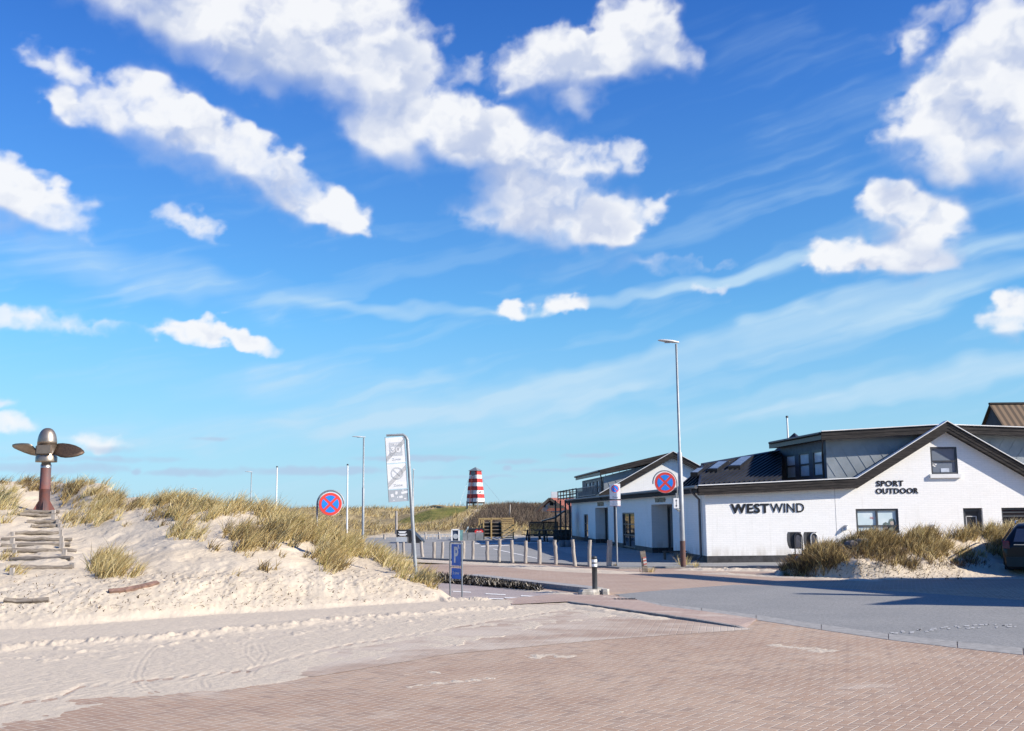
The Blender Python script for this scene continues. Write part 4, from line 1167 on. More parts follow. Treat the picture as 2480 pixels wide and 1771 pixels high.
# its roof slab
def slab(xl, zl, xp, zp, y0, y1, name='dormer_roof', bh=.30, shear=0.0, label=None):
    xr_ = 2 * xp - xl
    tp = [V(xl, 0, zl), V(xp, 0, zp), V(xr_, 0, zl)]
    mb = MB()
    for a, b in zip(tp[:-1], tp[1:]):
        sh = shear * (y1 - y0)
        mb.hexa([V(a.x, y0, a.z - bh + .02), V(b.x, y0, b.z - bh + .02), V(b.x + (sh if b is not tp[2] else 0), y1, b.z - bh + .02), V(a.x + sh, y1, a.z - bh + .02),
                 V(a.x, y0, a.z - .01), V(b.x, y0, b.z - .01), V(b.x + (sh if b is not tp[2] else 0), y1, b.z - .01), V(a.x + sh, y1, a.z - .01)])
    o = mb.build(name, roof_m, shop)
    if label: o['label'] = label
    return tp
SY = YF + .12
pe = at_y(1988, 1046, SY); pp = at_y(2293, 1029, SY)
tp = slab(pe.x, pe.z, ax, pp.z, SY, YF + dl + .9, shear=-.11)
fascia_poly(tp, .30, SY - .03, .04, 'dormer_fascia', boards=2)
# gutter end and pipe on the dormer
mb = MB(); a = V(pe.x - .04, SY, pe.z - .06)
b = a + V(-.11, 1, 0) * (dl + .6)
mb.tube([a, b], .055, 8); mb.tube([a + V(.1, .1, -.05), a + V(.13, .15, -.25), V(xn - .06, DY + .3, zt - .45), V(xn - .06, DY + .28, zb)], .03, 8)
mb.build('gutter', roof_m, shop)
# small roof cowl and far pyramid behind the dormer
pv = at_y(1924, 1049, YF + 9)
MB().lathe([(1.2, -1.0), (.02, 0)], pv, 4, smooth=False).build('roof_cowl', roof_m, shop)

# ---- shaded side wall
OS = C0 * 1.0; OS.z = 0
zt_s = 2.62
def ss(px, py=1260): return side_sz(px, py)[0]
n2a, n2b = ss(1629), ss(1578)          # near niche
wAa, wAb = ss(1536.5), ss(1507)        # tall window
n1a, n1b = ss(1473), ss(1442)          # far niche
wBa, wBb = ss(1424), ss(1414)
send = ss(1384)
zA0, zA1 = .12, side_sz(1520, 1242)[1]
zB1 = side_sz(1418, 1246)[1]
zn2 = side_sz(1600, 1222)[1]; zn1 = side_sz(1456, 1230)[1]
holes = [(n2a, n2b, .0, zn2), (wAa, wAb, zA0, zA1), (n1a, n1b, .0, zn1), (wBa, wBb, .3, zB1)]
sw = wall('side_wall', OS, FA, -FN, [(0.002, zt_s), (send, zt_s)], .30, holes, .28, WB, shop)
sw['label'] = 'white painted brick side wall in shade'
for a, b in ((0.004, n2a), (n2b, wAa), (wAb, n1a), (n1b, send)):
    mb = MB(); mb.prism([OS + FA * a + V(0, 0, .0), OS + FA * b, OS + FA * b + V(0, 0, .298), OS + FA * a + V(0, 0, .298)], -FN * .27); mb.build('plinth', plinth_m, shop)
for a, b in ((n2a, n2b), (n1a, n1b)):   # recessed back wall plinth + cheek plinth
    mb = MB(); mb.prism([OS + FA * b - FN * .28 + V(0, 0, 0), OS + FA * b - FN * .78, OS + FA * b - FN * .78 + V(0, 0, .298), OS + FA * b - FN * .28 + V(0, 0, .298)], -FA * .02); mb.build('plinth', plinth_m, shop)
for (a, b, dp, zz) in ((n2a, n2b, .80, zn2), (n1a, n1b, .66, zn1)):
    mb = MB(); mb.prism([OS + FA * (b + .001) - FN * .282 + V(0, 0, .3), OS + FA * (b + .001) - FN * dp + V(0, 0, .3), OS + FA * (b + .001) - FN * dp + V(0, 0, zz), OS + FA * (b + .001) - FN * .282 + V(0, 0, zz)], FA * .2)
    mb.prism([OS + FA * a - FN * dp, OS + FA * b - FN * dp, OS + FA * b - FN * dp + V(0, 0, zz), OS + FA * a - FN * dp + V(0, 0, zz)], -FN * .2)
    mb.prism([OS + FA * a - FN * .282, OS + FA * a - FN * dp, OS + FA * a - FN * dp + V(0, 0, zz), OS + FA * a - FN * .282 + V(0, 0, zz)], -FA * .2)
    mb.prism([OS + FA * a - FN * .282 + V(0, 0, zz), OS + FA * b - FN * .282 + V(0, 0, zz), OS + FA * b - FN * dp + V(0, 0, zz), OS + FA * a - FN * dp + V(0, 0, zz)], (0, 0, .2))
    mb.build('entrance_niche', WB, shop)
window(shop, OS, FA, -FN, wAa, wAb, zA0, zA1, cols=(.5,), rows=(.36, .67), depth=.08, fw=.07)['label'] = 'tall shop window reflecting the dunes'
window(shop, OS, FA, -FN, wBa, wBb, .3, zB1, cols=(), rows=(.3, .6), depth=.1, fw=.07)
# doors inside the niches, at the near end of the back wall
for (a, b, dp, zz) in ((n2a, n2b, .80, zn2), (n1a, n1b, .66, zn1)):
    O2 = OS - FN * (dp - .02)
    d = window(shop, O2 + FN * .06, FA, -FN, a + .15, b - .04, .08, zz - .03, cols=(.25, .5, .75), depth=.05, fw=.09, name='door')
    MB().bar(O2 + FN * .1 + FA * (a + .35) + V(0, 0, .95), O2 + FN * .1 + FA * (a + .35) + V(0, 0, 1.25), .03).build('handle', steel_m, d)
# sign boards over the niches
for (a, b, zz, f0, f1) in ((n2a, n2b, zn2, .28, .72), (n1a, n1b, zn1, .2, .75)):
    zt2 = zt_s - .02
    c0 = OS + FN * .03
    bd = MB().prism([c0 + FA * (a - .1) + V(0, 0, zz + .02), c0 + FA * (b - .1) + V(0, 0, zz + .02), c0 + FA * (b - .1) + V(0, 0, zt2), c0 + FA * (a - .1) + V(0, 0, zt2)], -FN * .028).build('sign_board', WB, shop)
    l = b - a
    text_mb('WESTWIND', c0 + FN * .012 + FA * (b - .1 - l * .22) + V(0, 0, zz + .09), -FA, (0, 0, 1), w=l * .5, h=zt2 - zz - .20, depth=.012, bold=.05).build('sign_lettering', letter_m, bd)
# side fascia and gutter
def sidebox(s0, s1, o0, o1, z0, z1, name, mt, par=None):
    return MB().prism([OS + FA * s0 + FN * o0 + V(0, 0, z0), OS + FA * s1 + FN * o0 + V(0, 0, z0), OS + FA * s1 + FN * o0 + V(0, 0, z1), OS + FA * s0 + FN * o0 + V(0, 0, z1)], FN * (o1 - o0)).build(name, mt, par or shop)
zf1 = t0.z - .02
sidebox(-.20, send + .3, .30, .335, 2.56, zf1 - .07, 'side_fascia', BW)
sidebox(-.20, send + .3, -.1, .298, 2.56, 2.60, 'soffit', BW)
mb = MB(); mb.tube([OS + FA * -.26 + FN * .38 + V(0, 0, zf1 - .02), OS + FA * (send + .3) + FN * .38 + V(0, 0, zf1 - .02)], .065, 10)
mb.build('gutter', pmat('gutter_grey', (.13, .13, .14), .5, metal=.3), shop)
def downpipe(s, sx=.30):
    b = lambda o, z: OS + FA * s + FN * o + V(0, 0, z)
    MB().tube([b(.38, zf1 - .05), b(.36, 2.62), b(.08, 2.32), b(.08, .45), b(.08, .28), b(.22, .16)], .045, 8).build('downpipe', pmat('pipe_grey', (.10, .105, .12), .45, metal=.3), shop)
downpipe(.55); downpipe(ss(1492)); downpipe(send - .2)
# flat roof over the side range
mb = MB()
mb.hexa([OS + FA * 3.2 - FN * -.3 + V(0, 0, 2.62), OS + FA * 3.2 - FN * 9 + V(0, 0, 2.62), OS + FA * (send + .2) - FN * 9 + V(0, 0, 2.62), OS + FA * (send + .2) + FN * .3 + V(0, 0, 2.62),
         OS + FA * 3.2 + FN * .3 + V(0, 0, zf1 - .06), OS + FA * 3.2 - FN * 9 + V(0, 0, zf1 - .06), OS + FA * (send + .2) - FN * 9 + V(0, 0, zf1 - .06), OS + FA * (send + .2) + FN * .3 + V(0, 0, zf1 - .06)])
mb.build('flat_roof', reddish_m, shop)
# far end wall
e0 = OS + FA * send
MB().prism([e0 + V(0, 0, .0), e0 - FN * 8, e0 - FN * 8 + V(0, 0, 2.6), e0 + V(0, 0, 2.6)], -FA * .28).build('end_wall', WB, shop)

# ---- second gable further back
Y2 = 60.0
g0, g1 = at_y(1452, 1196, Y2), at_y(1630, 1094, Y2)
ax2 = g1.x; xr2 = 2 * ax2 - g0.x
gt = [V(g0.x, 0, g0.z), V(g1.x, 0, g1.z), V(xr2, 0, g0.z)]
wall('gable_wall', V(0, Y2 + .25, 0), XA, INF, [(g0.x + .55, g0.z + .12), (ax2, g1.z - .22), (xr2 - .55, g0.z + .12)], 2.6, [], .3, WB, shop)['label'] = 'sunlit white gable above the side wall'
fascia_poly(gt, .34, Y2, .26, 'gable_fascia')
mb = MB()
for a, b in ((gt[0], gt[1]), (gt[1], gt[2])):
    mb.hexa([V(a.x, Y2 + .27, a.z - .13), V(b.x, Y2 + .27, b.z - .13), V(b.x, Y2 + 18, b.z - .13), V(a.x, Y2 + 18, a.z - .13), V(a.x, Y2 + .27, a.z - .02), V(b.x, Y2 + .27, b.z - .02), V(b.x, Y2 + 18, b.z - .02), V(a.x, Y2 + 18, a.z - .02)])
mb.build('roof', roof_m, shop)['label'] = 'dark roof of the rear gable'
D2 = Y2 + 1.2
c0 = at_y(1463, 1190, D2); zt2 = at_y(1463, 1154, D2).z
MB().prism([V(c0.x, D2, 2.7), V(ax2, D2, 2.7), V(ax2, D2, at_y(1600, 1112, D2).z), V(c0.x, D2, zt2)], (0, .12, 0)).build('dormer_cheek', zinc_m, shop)
mb = MB()
for i in range(7):
    a, b = at_y(1466 + i * 17, 1150 - i * 4, D2), at_y(1480 + i * 17, 1186 - i * 9, D2)
    mb.bar(a - V(0, .008, 0), b - V(0, .008, 0), .03, .014, upv=(0, -1, 0))
mb.build('cheek_seam', zinc_m, shop)
dO2 = V(c0.x, D2, 0); df2 = V(-.077, 1, 0).normalized(); dn2 = V(-df2.y, df2.x, 0)
fa2 = at_plane(1410, 1170, dO2, dn2); l2 = (V(fa2.x, fa2.y, 0) - dO2).dot(df2)
ww = [(l2 * t0_, l2 * t1_) for t0_, t1_ in ((.04, .13), (.2, .30), (.36, .46), (.52, .62), (.68, .80))]
wall('dormer_wall', dO2, df2, -dn2, [(0, zt2), (l2, zt2)], 2.7, [(a, b, 3.0, zt2 - .12) for a, b in ww], .12, slate_m, shop)
for a, b in ww: window(shop, dO2, df2, -dn2, a, b, 3.0, zt2 - .12, rows=(.45,), depth=.05, fw=.08, glass=pmat('bright_glass', (.45, .5, .6), .15, spec=1))
s2 = D2 - .5
pe2, pp2 = at_y(1453, 1138, s2), at_y(1625, 1096, s2)
mb = MB(); bh = .28; y1 = D2 + l2 + 1.0
a, b = V(pe2.x, 0, pe2.z), V(pp2.x, 0, pp2.z); sh = -.077 * (y1 - s2)
mb.hexa([V(a.x, s2, a.z - bh), V(b.x, s2, b.z - bh), V(b.x, y1, b.z - bh), V(a.x + sh, y1, a.z - bh), V(a.x, s2, a.z), V(b.x, s2, b.z), V(b.x, y1, b.z), V(a.x + sh, y1, a.z)])
mb.build('dormer_roof', roof_m, shop)
fascia_poly([a, b], .32, s2 - .03, .028, 'dormer_fascia', boards=2, cap=False)
mb = MB(); mb.tube([V(pe2.x - .05, s2, pe2.z - .06), V(pe2.x - .05 + sh, y1, pe2.z - .06)], .06, 8)
mb.tube([V(pe2.x, s2 + .2, pe2.z - .1), V(c0.x - .08, D2 + .2, zt2 - .3), V(c0.x - .08, D2 + .2, 2.9)], .035, 8)
mb.build('gutter', roof_m, shop)
# terrace railing along the eave
rm = MB(); rl = MB()
s_a, s_m, s_b = ss(1452), ss(1405), ss(1363) + 1.0
def rail(mb, s0, s1, n, w, zt=3.46, rows=(3.46, 2.95)):
    for z in rows: mb.bar(OS + FA * s0 + FN * .22 + V(0, 0, z), OS + FA * s1 + FN * .22 + V(0, 0, z), w)
    for k in range(n + 1):
        s = s0 + (s1 - s0) * k / n
        mb.bar(OS + FA * s + FN * .22 + V(0, 0, 2.82), OS + FA * s + FN * .22 + V(0, 0, zt + (.06 if w > .05 else 0)), w)
rail(rl, s_a, s_m, 20, .045, rows=(3.46, 2.93)); rl.build('terrace_railing', pmat('pale_rail', (.30, .30, .29), .6), shop)
rail(rm, s_m + .05, s_b, 6, .075, rows=(3.46, 3.15, 2.93)); rm.build('terrace_railing', MATS['dark_timber'], shop)
mb = MB()
p0 = OS + FA * s_b + FN * .22
mb.bar(p0 + V(0, 0, 3.46), p0 - FN * 3 + V(0, 0, 3.46), .07)
for k in range(4): mb.bar(p0 - FN * k + V(0, 0, 2.8), p0 - FN * k + V(0, 0, 3.5), .07)
mb.build('terrace_railing', MATS['dark_timber'], shop)
rail_panel = MB().prism([OS + FA * (s_m - .1) + FN * .1 + V(0, 0, 2.85), OS + FA * (s_a + 2.0) + FN * .1 + V(0, 0, 2.85), OS + FA * (s_a + 2.0) + FN * .1 + V(0, 0, 3.2), OS + FA * (s_m - .1) + FN * .1 + V(0, 0, 3.2)], -FN * .02)
rail_panel.build('terrace_screen', pmat('blue_grey_panel', (.17, .20, .24), .6), shop)
# ------------------------------------------------------------------ signs and posts
red_m = pmat('sign_red', (.78, .07, .055), .4, var=.06); blue_m = pmat('sign_blue', (.02, .25, .85), .4, var=.06)
dblue_m = pmat('parking_blue', (.012, .115, .50), .4, var=.12); signw_m = pmat('sign_white', (.78, .78, .78), .4, var=.04)
signg_m = pmat('sign_grey', (.40, .43, .46), .5, var=.06); signd_m = pmat('sign_dark_grey', (.16, .16, .17), .5)
pole_m = pmat('pole_grey', (.27, .29, .31), .5, metal=.25, var=.10, scale=3); rust_m = pmat('rusty_paint', (.13, .055, .04), .8, var=.3, scale=8, col2=(.07, .05, .05))
black_m = pmat('black_plastic', (.018, .018, .02), .45, var=.15)
def gnd(px, py, z=0.0): return at_z(px, py, z)

def nostop(parent, c, n, r):
    """round no stopping sign: red ring and cross on blue"""
    n = Vector(n).normalized()
    b = MB().disc(c, n, r, .012, 44).build('sign_plate', red_m, parent)
    m = MB(); up = V(0, 0, 1); x = up.cross(n).normalized()
    cc = Vector(c) + n * .0125
    for k in range(4):
        a = math.pi / 4 + k * math.pi / 2
        g0 = .155
        pts = []
        R = r * .76; d0 = r * .115
        a0 = a + math.asin(d0 / R); a1 = a + math.pi / 2 - math.asin(d0 / R)
        am = a + math.pi / 4
        pts.append(cc + (x * math.cos(am) + up * math.sin(am)) * (d0 * 1.414))
        for j in range(13):
            t = a0 + (a1 - a0) * j / 12; pts.append(cc + (x * math.cos(t) + up * math.sin(t)) * R)
        m.prism(pts, n * .003)
    m.build('blue_field', blue_m, b)
    MB().disc(Vector(c) - n * .006, n, r * 1.0 + .012, .005, 44, r2=r * .9).build('sign_rim', signw_m, b)
    return b
# tall lamp with sign, beside the shop
LB = gnd(1655, 1373, .06)
def lamp(name_label, base, h, head_dir, head_len=.62, r0=.085, r1=.045, group=None, detailed=True):
    t = thing('street_lamp', name_label, 'street lamp', base, group)
    B = Vector(base)
    k = .62 if detailed else .5
    MB().tube([B, B + V(0, 0, h * .10), B + V(0, 0, h * .5), B + V(0, 0, h * .505), B + V(0, 0, h - .06)], [r0, r0, r0 * .95, r1, r1 * .85], 14).build('pole', pole_m, t)
    hd = Vector(head_dir).normalized(); s = hd.cross(V(0, 0, 1))
    T = B + V(0, 0, h); mb = MB()
    prof = [(-.10, .03, .04), (0, .07, .05), (.15, .15, .06), (.38, .16, .055), (.56, .11, .04), (.64, .03, .012)]
    rings = []
    for d_, w_, th_ in prof:
        c_ = T + hd * (d_ * head_len / .62) + V(0, 0, .10 * d_)
        rings.append([c_ + s * (w_ * math.cos(a)) + V(0, 0, th_ * math.sin(a) * (1 if math.sin(a) > 0 else .6)) for a in [2 * math.pi * j / 12 for j in range(12)]])
    vs = [v for r in rings for v in r]; fs = [(i * 12 + j, i * 12 + (j + 1) % 12, (i + 1) * 12 + (j + 1) % 12, (i + 1) * 12 + j) for i in range(len(prof) - 1) for j in range(12)]
    mb.add(vs, fs, True); mb.add(rings[0], [tuple(range(12))]); mb.add(rings[-1], [tuple(range(12))[::-1]])
    hh = mb.build('lamp_head', pmat('lamp_head_white', (.55, .56, .57), .4, var=.05), t)
    MB().box(T + hd * .3 * head_len / .62 + V(0, 0, -.012), (.2, .2, .012), rz=math.atan2(hd.y, hd.x)).build('lens', signg_m, hh)
    return t
hl = at_y(1640, 829, LB.y).z - LB.z
lampA = lamp('tall grey street lamp with rusty foot and round no stopping sign, beside the shop', LB, hl, (-1, -.1, 0))
MB().tube([LB + V(0, 0, 0.0), LB + V(0, 0, .86)], .092, 14).build('rusty_foot', rust_m, lampA)
sc = at_y(1611, 1169, LB.y - .12); r_s = 24.5 / FPX * LB.y
n_s = V(-.15, -1, 0).normalized()
MB().tube([LB + V(-.02, -.02, at_y(1650, 1240, LB.y).z - LB.z), V(sc.x + r_s + .07, LB.y - .05, at_y(1640, 1238, LB.y).z), V(sc.x + r_s + .06, LB.y - .05, sc.z + .02)] , .022, 8).build('bracket', pole_m, lampA)
arch = [V(sc.x + (r_s + .06) * math.cos(a), LB.y - .03, sc.z + (r_s + .06) * math.sin(a)) for a in [math.pi * j / 16 * 1.03 for j in range(17)]]
MB().tube(arch, .022, 8).build('sign_hoop', pole_m, lampA)
nostop(lampA, sc, n_s, r_s)
pc = at_y(1638, 1219, LB.y - .14); mb = MB()
mb.box(pc, (.18, .012, .34)); pl = mb.build('arrow_plate', signw_m, lampA)
mb = MB(); q = pc + V(0, -.008, 0)
mb.bar(q + V(0, 0, -.09), q + V(0, 0, .09), .014, .004, upv=(0, 1, 0))
for s_ in (1, -1): mb.prism([q + V(-.03, 0, s_ * .07), q + V(.03, 0, s_ * .07), q + V(0, 0, s_ * .13)], (0, -.004, 0))
mb.build('arrow', letter_m, pl)
MB().tube([pc + V(0, .01, .34), pc + V(0, .02, -.22), V(LB.x, LB.y - .02, pc.z - .22)], .02, 8).build('bracket', pole_m, lampA)

# round sign behind the left dune
sc = at_y(800, 1221, 29.2); r_s = 27 / FPX * 29.2
b0 = at_y(773, 1290, 29.2)
t = thing('no_stopping_sign', 'round red and blue no stopping sign on a hooped post behind the left dune', 'road sign', (sc.x - r_s - .07, 29.2, float(LEFT.h(sc.x - r_s - .07, 29.2)) - .1))
nostop(t, sc, V(.12, -1, 0), r_s)
px0 = sc.x - r_s - .06
pts = [V(px0, 29.24, wloc(t).z), V(px0, 29.24, sc.z)] + [V(sc.x + (r_s + .06) * math.cos(a), 29.24, sc.z + (r_s + .06) * math.sin(a)) for a in [math.pi - math.pi * j / 14 for j in range(15)]]
MB().tube(pts, .024, 8).build('hoop_post', pole_m, t)
MB().box(sc + V(-r_s * .5 - .0, .03, 0), (r_s + .08, .02, .03)).build('clamp', pole_m, t)

# leaning end-of-zone sign
ZY = 26.0
zb_ = at_y(1008, 1402, ZY); zt_ = at_y(986, 1056, ZY)
zone = thing('zone_sign', 'tall leaning zone sign with greyed 30 and no parking symbols on bent grey post', 'road sign', zb_)
dz = (zt_ - zb_).normalized(); xz = V(1, 0, 0); xz = (xz - dz * xz.dot(dz)).normalized(); nz = xz.cross(dz)
top = zb_ + dz * (zt_ - zb_).length
hw = (at_y(978, 1046, ZY) - at_y(930, 1046, ZY)).length
MB().tube([zb_ - dz * .3, top - dz * .10, top - dz * .02 - xz * .03, top + dz * .04 - xz * .10, top + dz * .05 - xz * (hw + .02)], [.045, .042, .036, .03, .028], 10).build('bent_post', pole_m, zone)
Zp = lambda a, b, d=0: top - xz * (.05 + hw) + xz * a - dz * b - nz * d
pan_w = hw - .015
H1 = (at_y(946, 1108, ZY) - at_y(944, 1046, ZY)).length
MBp = lambda a0, a1, b0, b1, d0, d1, mb=None: (mb or MB()).prism([Zp(a0, b0, d0), Zp(a1, b0, d0), Zp(a1, b1, d0), Zp(a0, b1, d0)], -nz * (d1 - d0) * -1 if False else nz * -(d1 - d0))
def zpanel(b0, b1, name, mt): return MBp(0, pan_w, b0, b1, .0, .012).build(name, mt, zone)
tot = (at_y(948, 1202, ZY) - at_y(932, 1046, ZY)).length
nz = -nz if nz.y > 0 else nz                         # towards the camera
Zp = lambda a, b, d=0: top - xz * (.05 + hw) + xz * a - dz * b + nz * d
def zbox(a0, a1, b0, b1, d0, d1, mb=None): return (mb or MB()).prism([Zp(a0, b0, d0), Zp(a1, b0, d0), Zp(a1, b1, d0), Zp(a0, b1, d0)], nz * (d1 - d0))
f = tot
p1 = zbox(0, pan_w, .01, f * .405, 0, .012).build('upper_panel', signw_m, zone)
p2 = zbox(0, pan_w, f * .415, f * .805, 0, .012).build('lower_panel', signw_m, zone)
p3 = zbox(0, pan_w, f * .815, f * 1.0, 0, .012).build('bottom_panel', signg_m, zone)
p3['label'] = 'grey panel with white sticker marks'
zbox(-.012, .0, -.01, f, -.01, .014).build('edge_rail', signd_m, zone)
w_ = pan_w
lg = pmat('faded_grey', (.52, .54, .56), .5, var=.05); lg2 = pmat('faded_grey_ring', (.60, .62, .63), .5, var=.04)
zbox(w_ * .18, w_ * .85, f * .085, f * .295, .0125, .015).build('symbol_field', lg, p1)
text_mb('30', Zp(w_ * .5, f * .245, .0155), xz, dz, w=w_ * .52, h=f * .09, depth=.003, bold=.04, align='C').build('number', signw_m, p1)
text_mb('MAX', Zp(w_ * .5, f * .128, .0155), xz, dz, w=w_ * .30, h=f * .024, depth=.003, bold=.03, align='C').build('text', signw_m, p1)
text_mb('km', Zp(w_ * .5, f * .283, .0155), xz, dz, w=w_ * .12, h=f * .02, depth=.003, align='C').build('text', signw_m, p1)
for (pp_, b_) in ((p1, .365), (p2, .765)):
    text_mb('Zone', Zp(w_ * .52, f * b_, .0125), xz, dz, w=w_ * .46, h=f * .036, depth=.003, align='C', spacing=1.1).build('text', signg_m, pp_)
cz = Zp(w_ * .5, f * .565, .0125)
MB().disc(cz, nz, w_ * .32, .003, 36, r2=w_ * .255, upv=dz).build('ring', lg, p2)
a_ = math.radians(45); mb = MB()
for s_ in (1,): mb.bar(cz + (xz * -.2 + dz * .2) * w_ * 1.1 + nz * .001, cz + (xz * .2 - dz * .2) * w_ * 1.1 + nz * .001, w_ * .05, .003, upv=nz)
mb.build('ring_bar', lg, p2)
for pp_, ya, yb_ in ((p1, .40, .05), (p2, .80, .46)):
    mb = MB()
    for k in range(5):
        o = (k - 2) * .026
        A_ = Zp(w_ * (.0 + .02), f * (ya - .06) + o * 1.0, .018); B_ = Zp(w_ * .985, f * (yb_ + .02) + o * 1.0, .018)
        mb.bar(A_, B_, .0045, .003, upv=nz)
    mb.build('end_stripe', pmat('stripe_grey', (.26, .26, .27), .5), pp_)
rs = random.Random(8)
for (a, b, ww_, hh_, an) in ((.18, .90, .15, .05, 10), (.40, .865, .12, .05, -15), (.88, .865, .36, .035, 8), (.62, .93, .18, .035, 10), (.45, .93, .06, .02, 0), (.25, .975, .05, .015, 0), (.75, .83, .08, .015, 0), (.93, .96, .1, .015, 0)):
    c_ = Zp(w_ * min(a, .83), f * b, .0125); ca_, sa_ = math.cos(math.radians(an)), math.sin(math.radians(an))
    x_, y_ = xz * ca_ + dz * sa_, dz * ca_ - xz * sa_
    mb = MB(); mb.prism([c_ - x_ * w_ * ww_ / 2 - y_ * f * hh_ / 2, c_ + x_ * w_ * ww_ / 2 - y_ * f * hh_ / 2, c_ + x_ * w_ * ww_ / 2 + y_ * f * hh_ / 2, c_ - x_ * w_ * ww_ / 2 + y_ * f * hh_ / 2], nz * .002); mb.build('sticker_mark', signw_m, p3)

# blue parking sign
PY_ = gnd(1089, 1444).y
pl_, pr_ = at_y(1090, 1440, PY_), at_y(1119, 1450, PY_ - .35)
pl_.z = -.02; pr_.z = -.02
park = thing('parking_sign', 'narrow blue parking sign with P and 2 timer in a hooped steel frame', 'parking sign', ((pl_ + pr_) / 2))
xp = (pr_ - pl_); xp.z = 0; wp = xp.length; xp.normalize(); npk = V(xp.y, -xp.x, 0)
if npk.y > 0: npk = -npk
zt_p = at_y(1104, 1310, PY_).z
rr = .05
mb = MB()
mb.tube([pl_, pl_ + V(0, 0, zt_p - rr)] + [pl_ + xp * (rr - rr * math.cos(a)) + V(0, 0, zt_p - rr + rr * math.sin(a)) for a in (.4, .8, 1.2, 1.57)] +
        [pr_ - xp * (rr - rr * math.cos(a)) + V(0, 0, zt_p - rr + rr * math.sin(a)) for a in (1.57, 1.2, .8, .4)] + [pr_ + V(0, 0, zt_p - rr), pr_ + V(0, 0, 0)], .019, 10)
zz = lambda py: at_y(1104, py, PY_ - .17).z
for z_ in (zz(1371), zz(1403)): mb.bar(pl_ + V(0, 0, z_), pr_ + V(0, 0, z_), .012)
mb.build('hoop_frame', pmat('sign_frame_grey', (.20, .22, .25), .4, metal=.5, var=.1), park)
Q = lambda a, z, d=0: pl_ + xp * (wp * a) + V(0, 0, z + .02 - .02) + npk * d
def pbox(a0, a1, z0, z1, d, name, mt, par): return MB().prism([Q(a0, z0, d), Q(a1, z0, d), Q(a1, z1, d), Q(a0, z1, d)], npk * .01).build(name, mt, par)
k1 = pbox(.16, .92, zz(1368), zz(1316), 0, 'upper_panel', dblue_m, park)
k2 = pbox(.16, .92, zz(1400), zz(1374), 0, 'lower_panel', dblue_m, park)
text_mb('P', Q(.56, zz(1361), .0105), xp, (0, 0, 1), w=wp * .36, h=zz(1322) - zz(1361), depth=.003, bold=.03, align='C').build('letter', pmat('dull_white', (.55, .57, .60), .5), k1)
text_mb('2 timer', Q(.54, zz(1389), .0105), xp, (0, 0, 1), w=wp * .54, h=zz(1382) - zz(1389), depth=.003, bold=.0, align='C').build('text', pmat('dull_white', (.55, .57, .60), .5), k2)
mb = MB(); mb.box(Q(.78, zz(1321), .011), (.05, .004, .05)); mb.box(Q(.80, zz(1325), .011), (.03, .004, .035), rz=.2); mb.build('sticker', signw_m, k1)
for a in (.27, .78):
    for z_ in (zz(1313), zz(1370.5), zz(1402)): MB().box(Q(a, z_, 0), (.012, .02, .05)).build('clip', signd_m, park)

# no parking zone sign by the wooden bollards
nb = gnd(1495, 1371, .06); NY = nb.y
nt_ = at_y(1489, 1190, NY)
nps = thing('no_parking_sign', 'white no parking zone sign on thin steel post at the bollard row end', 'road sign', nb)
MB().tube([nb, V(nb.x, NY, nt_.z + .2)], .028, 10).build('post', pole_m, nps)
xs0, xs1 = at_y(1476, 1190, NY).x, at_y(1502, 1190, NY).x
za, zb2, zc2, zd = at_y(1489, 1172, NY).z, at_y(1489, 1209, NY).z, at_y(1489, 1211, NY).z, at_y(1489, 1226, NY).z
yy = NY - .04
p1 = MB().prism([V(xs0, yy, zb2), V(xs1, yy, zb2), V(xs1, yy, za), V(xs0, yy, za)], (0, -.012, 0)).build('sign_plate', signw_m, nps)
cx = (xs0 + xs1) / 2; cc = V(cx, yy - .0125, za - (xs1 - xs0) * .47); R_ = (xs1 - xs0) * .36
MB().disc(cc, (0, -1, 0), R_, .003, 36, r2=R_ * .82).build('red_ring', red_m, p1)
MB().disc(cc, (0, -1, 0), R_ * .82, .002, 36).build('blue_field', blue_m, p1)
MB().bar(cc + V(-R_ * .58, -.002, R_ * .58), cc + V(R_ * .58, -.002, -R_ * .58), R_ * .2, .004, upv=(0, 1, 0)).build('red_bar', red_m, p1)
text_mb('Zone', (cx, yy - .0125, zb2 + .035), XA, (0, 0, 1), w=(xs1 - xs0) * .52, h=.055, depth=.002, align='C').build('text', signd_m, p1)
p2 = MB().prism([V(xs0, yy, zd), V(xs1, yy, zd), V(xs1, yy, zc2 - .01), V(xs0, yy, zc2 - .01)], (0, -.012, 0)).build('lower_plate', signw_m, nps)
for i_, s_ in enumerate(('01 - 06', '00 - 06', '1/4 - 1/10')):
    text_mb(s_, (cx, yy - .0125, zd + .14 - i_ * .055), XA, (0, 0, 1), w=(xs1 - xs0) * (.5 if i_ else .45), h=.026, depth=.002, align='C').build('text', signg_m, p2)
for a, b in ((zd, zd + .008), (zc2 - .018, zc2 - .01)): MB().prism([V(xs0, yy - .0125, a), V(xs1, yy - .0125, a), V(xs1, yy - .0125, b), V(xs0, yy - .0125, b)], (0, -.002, 0)).build('red_edge', red_m, p2)

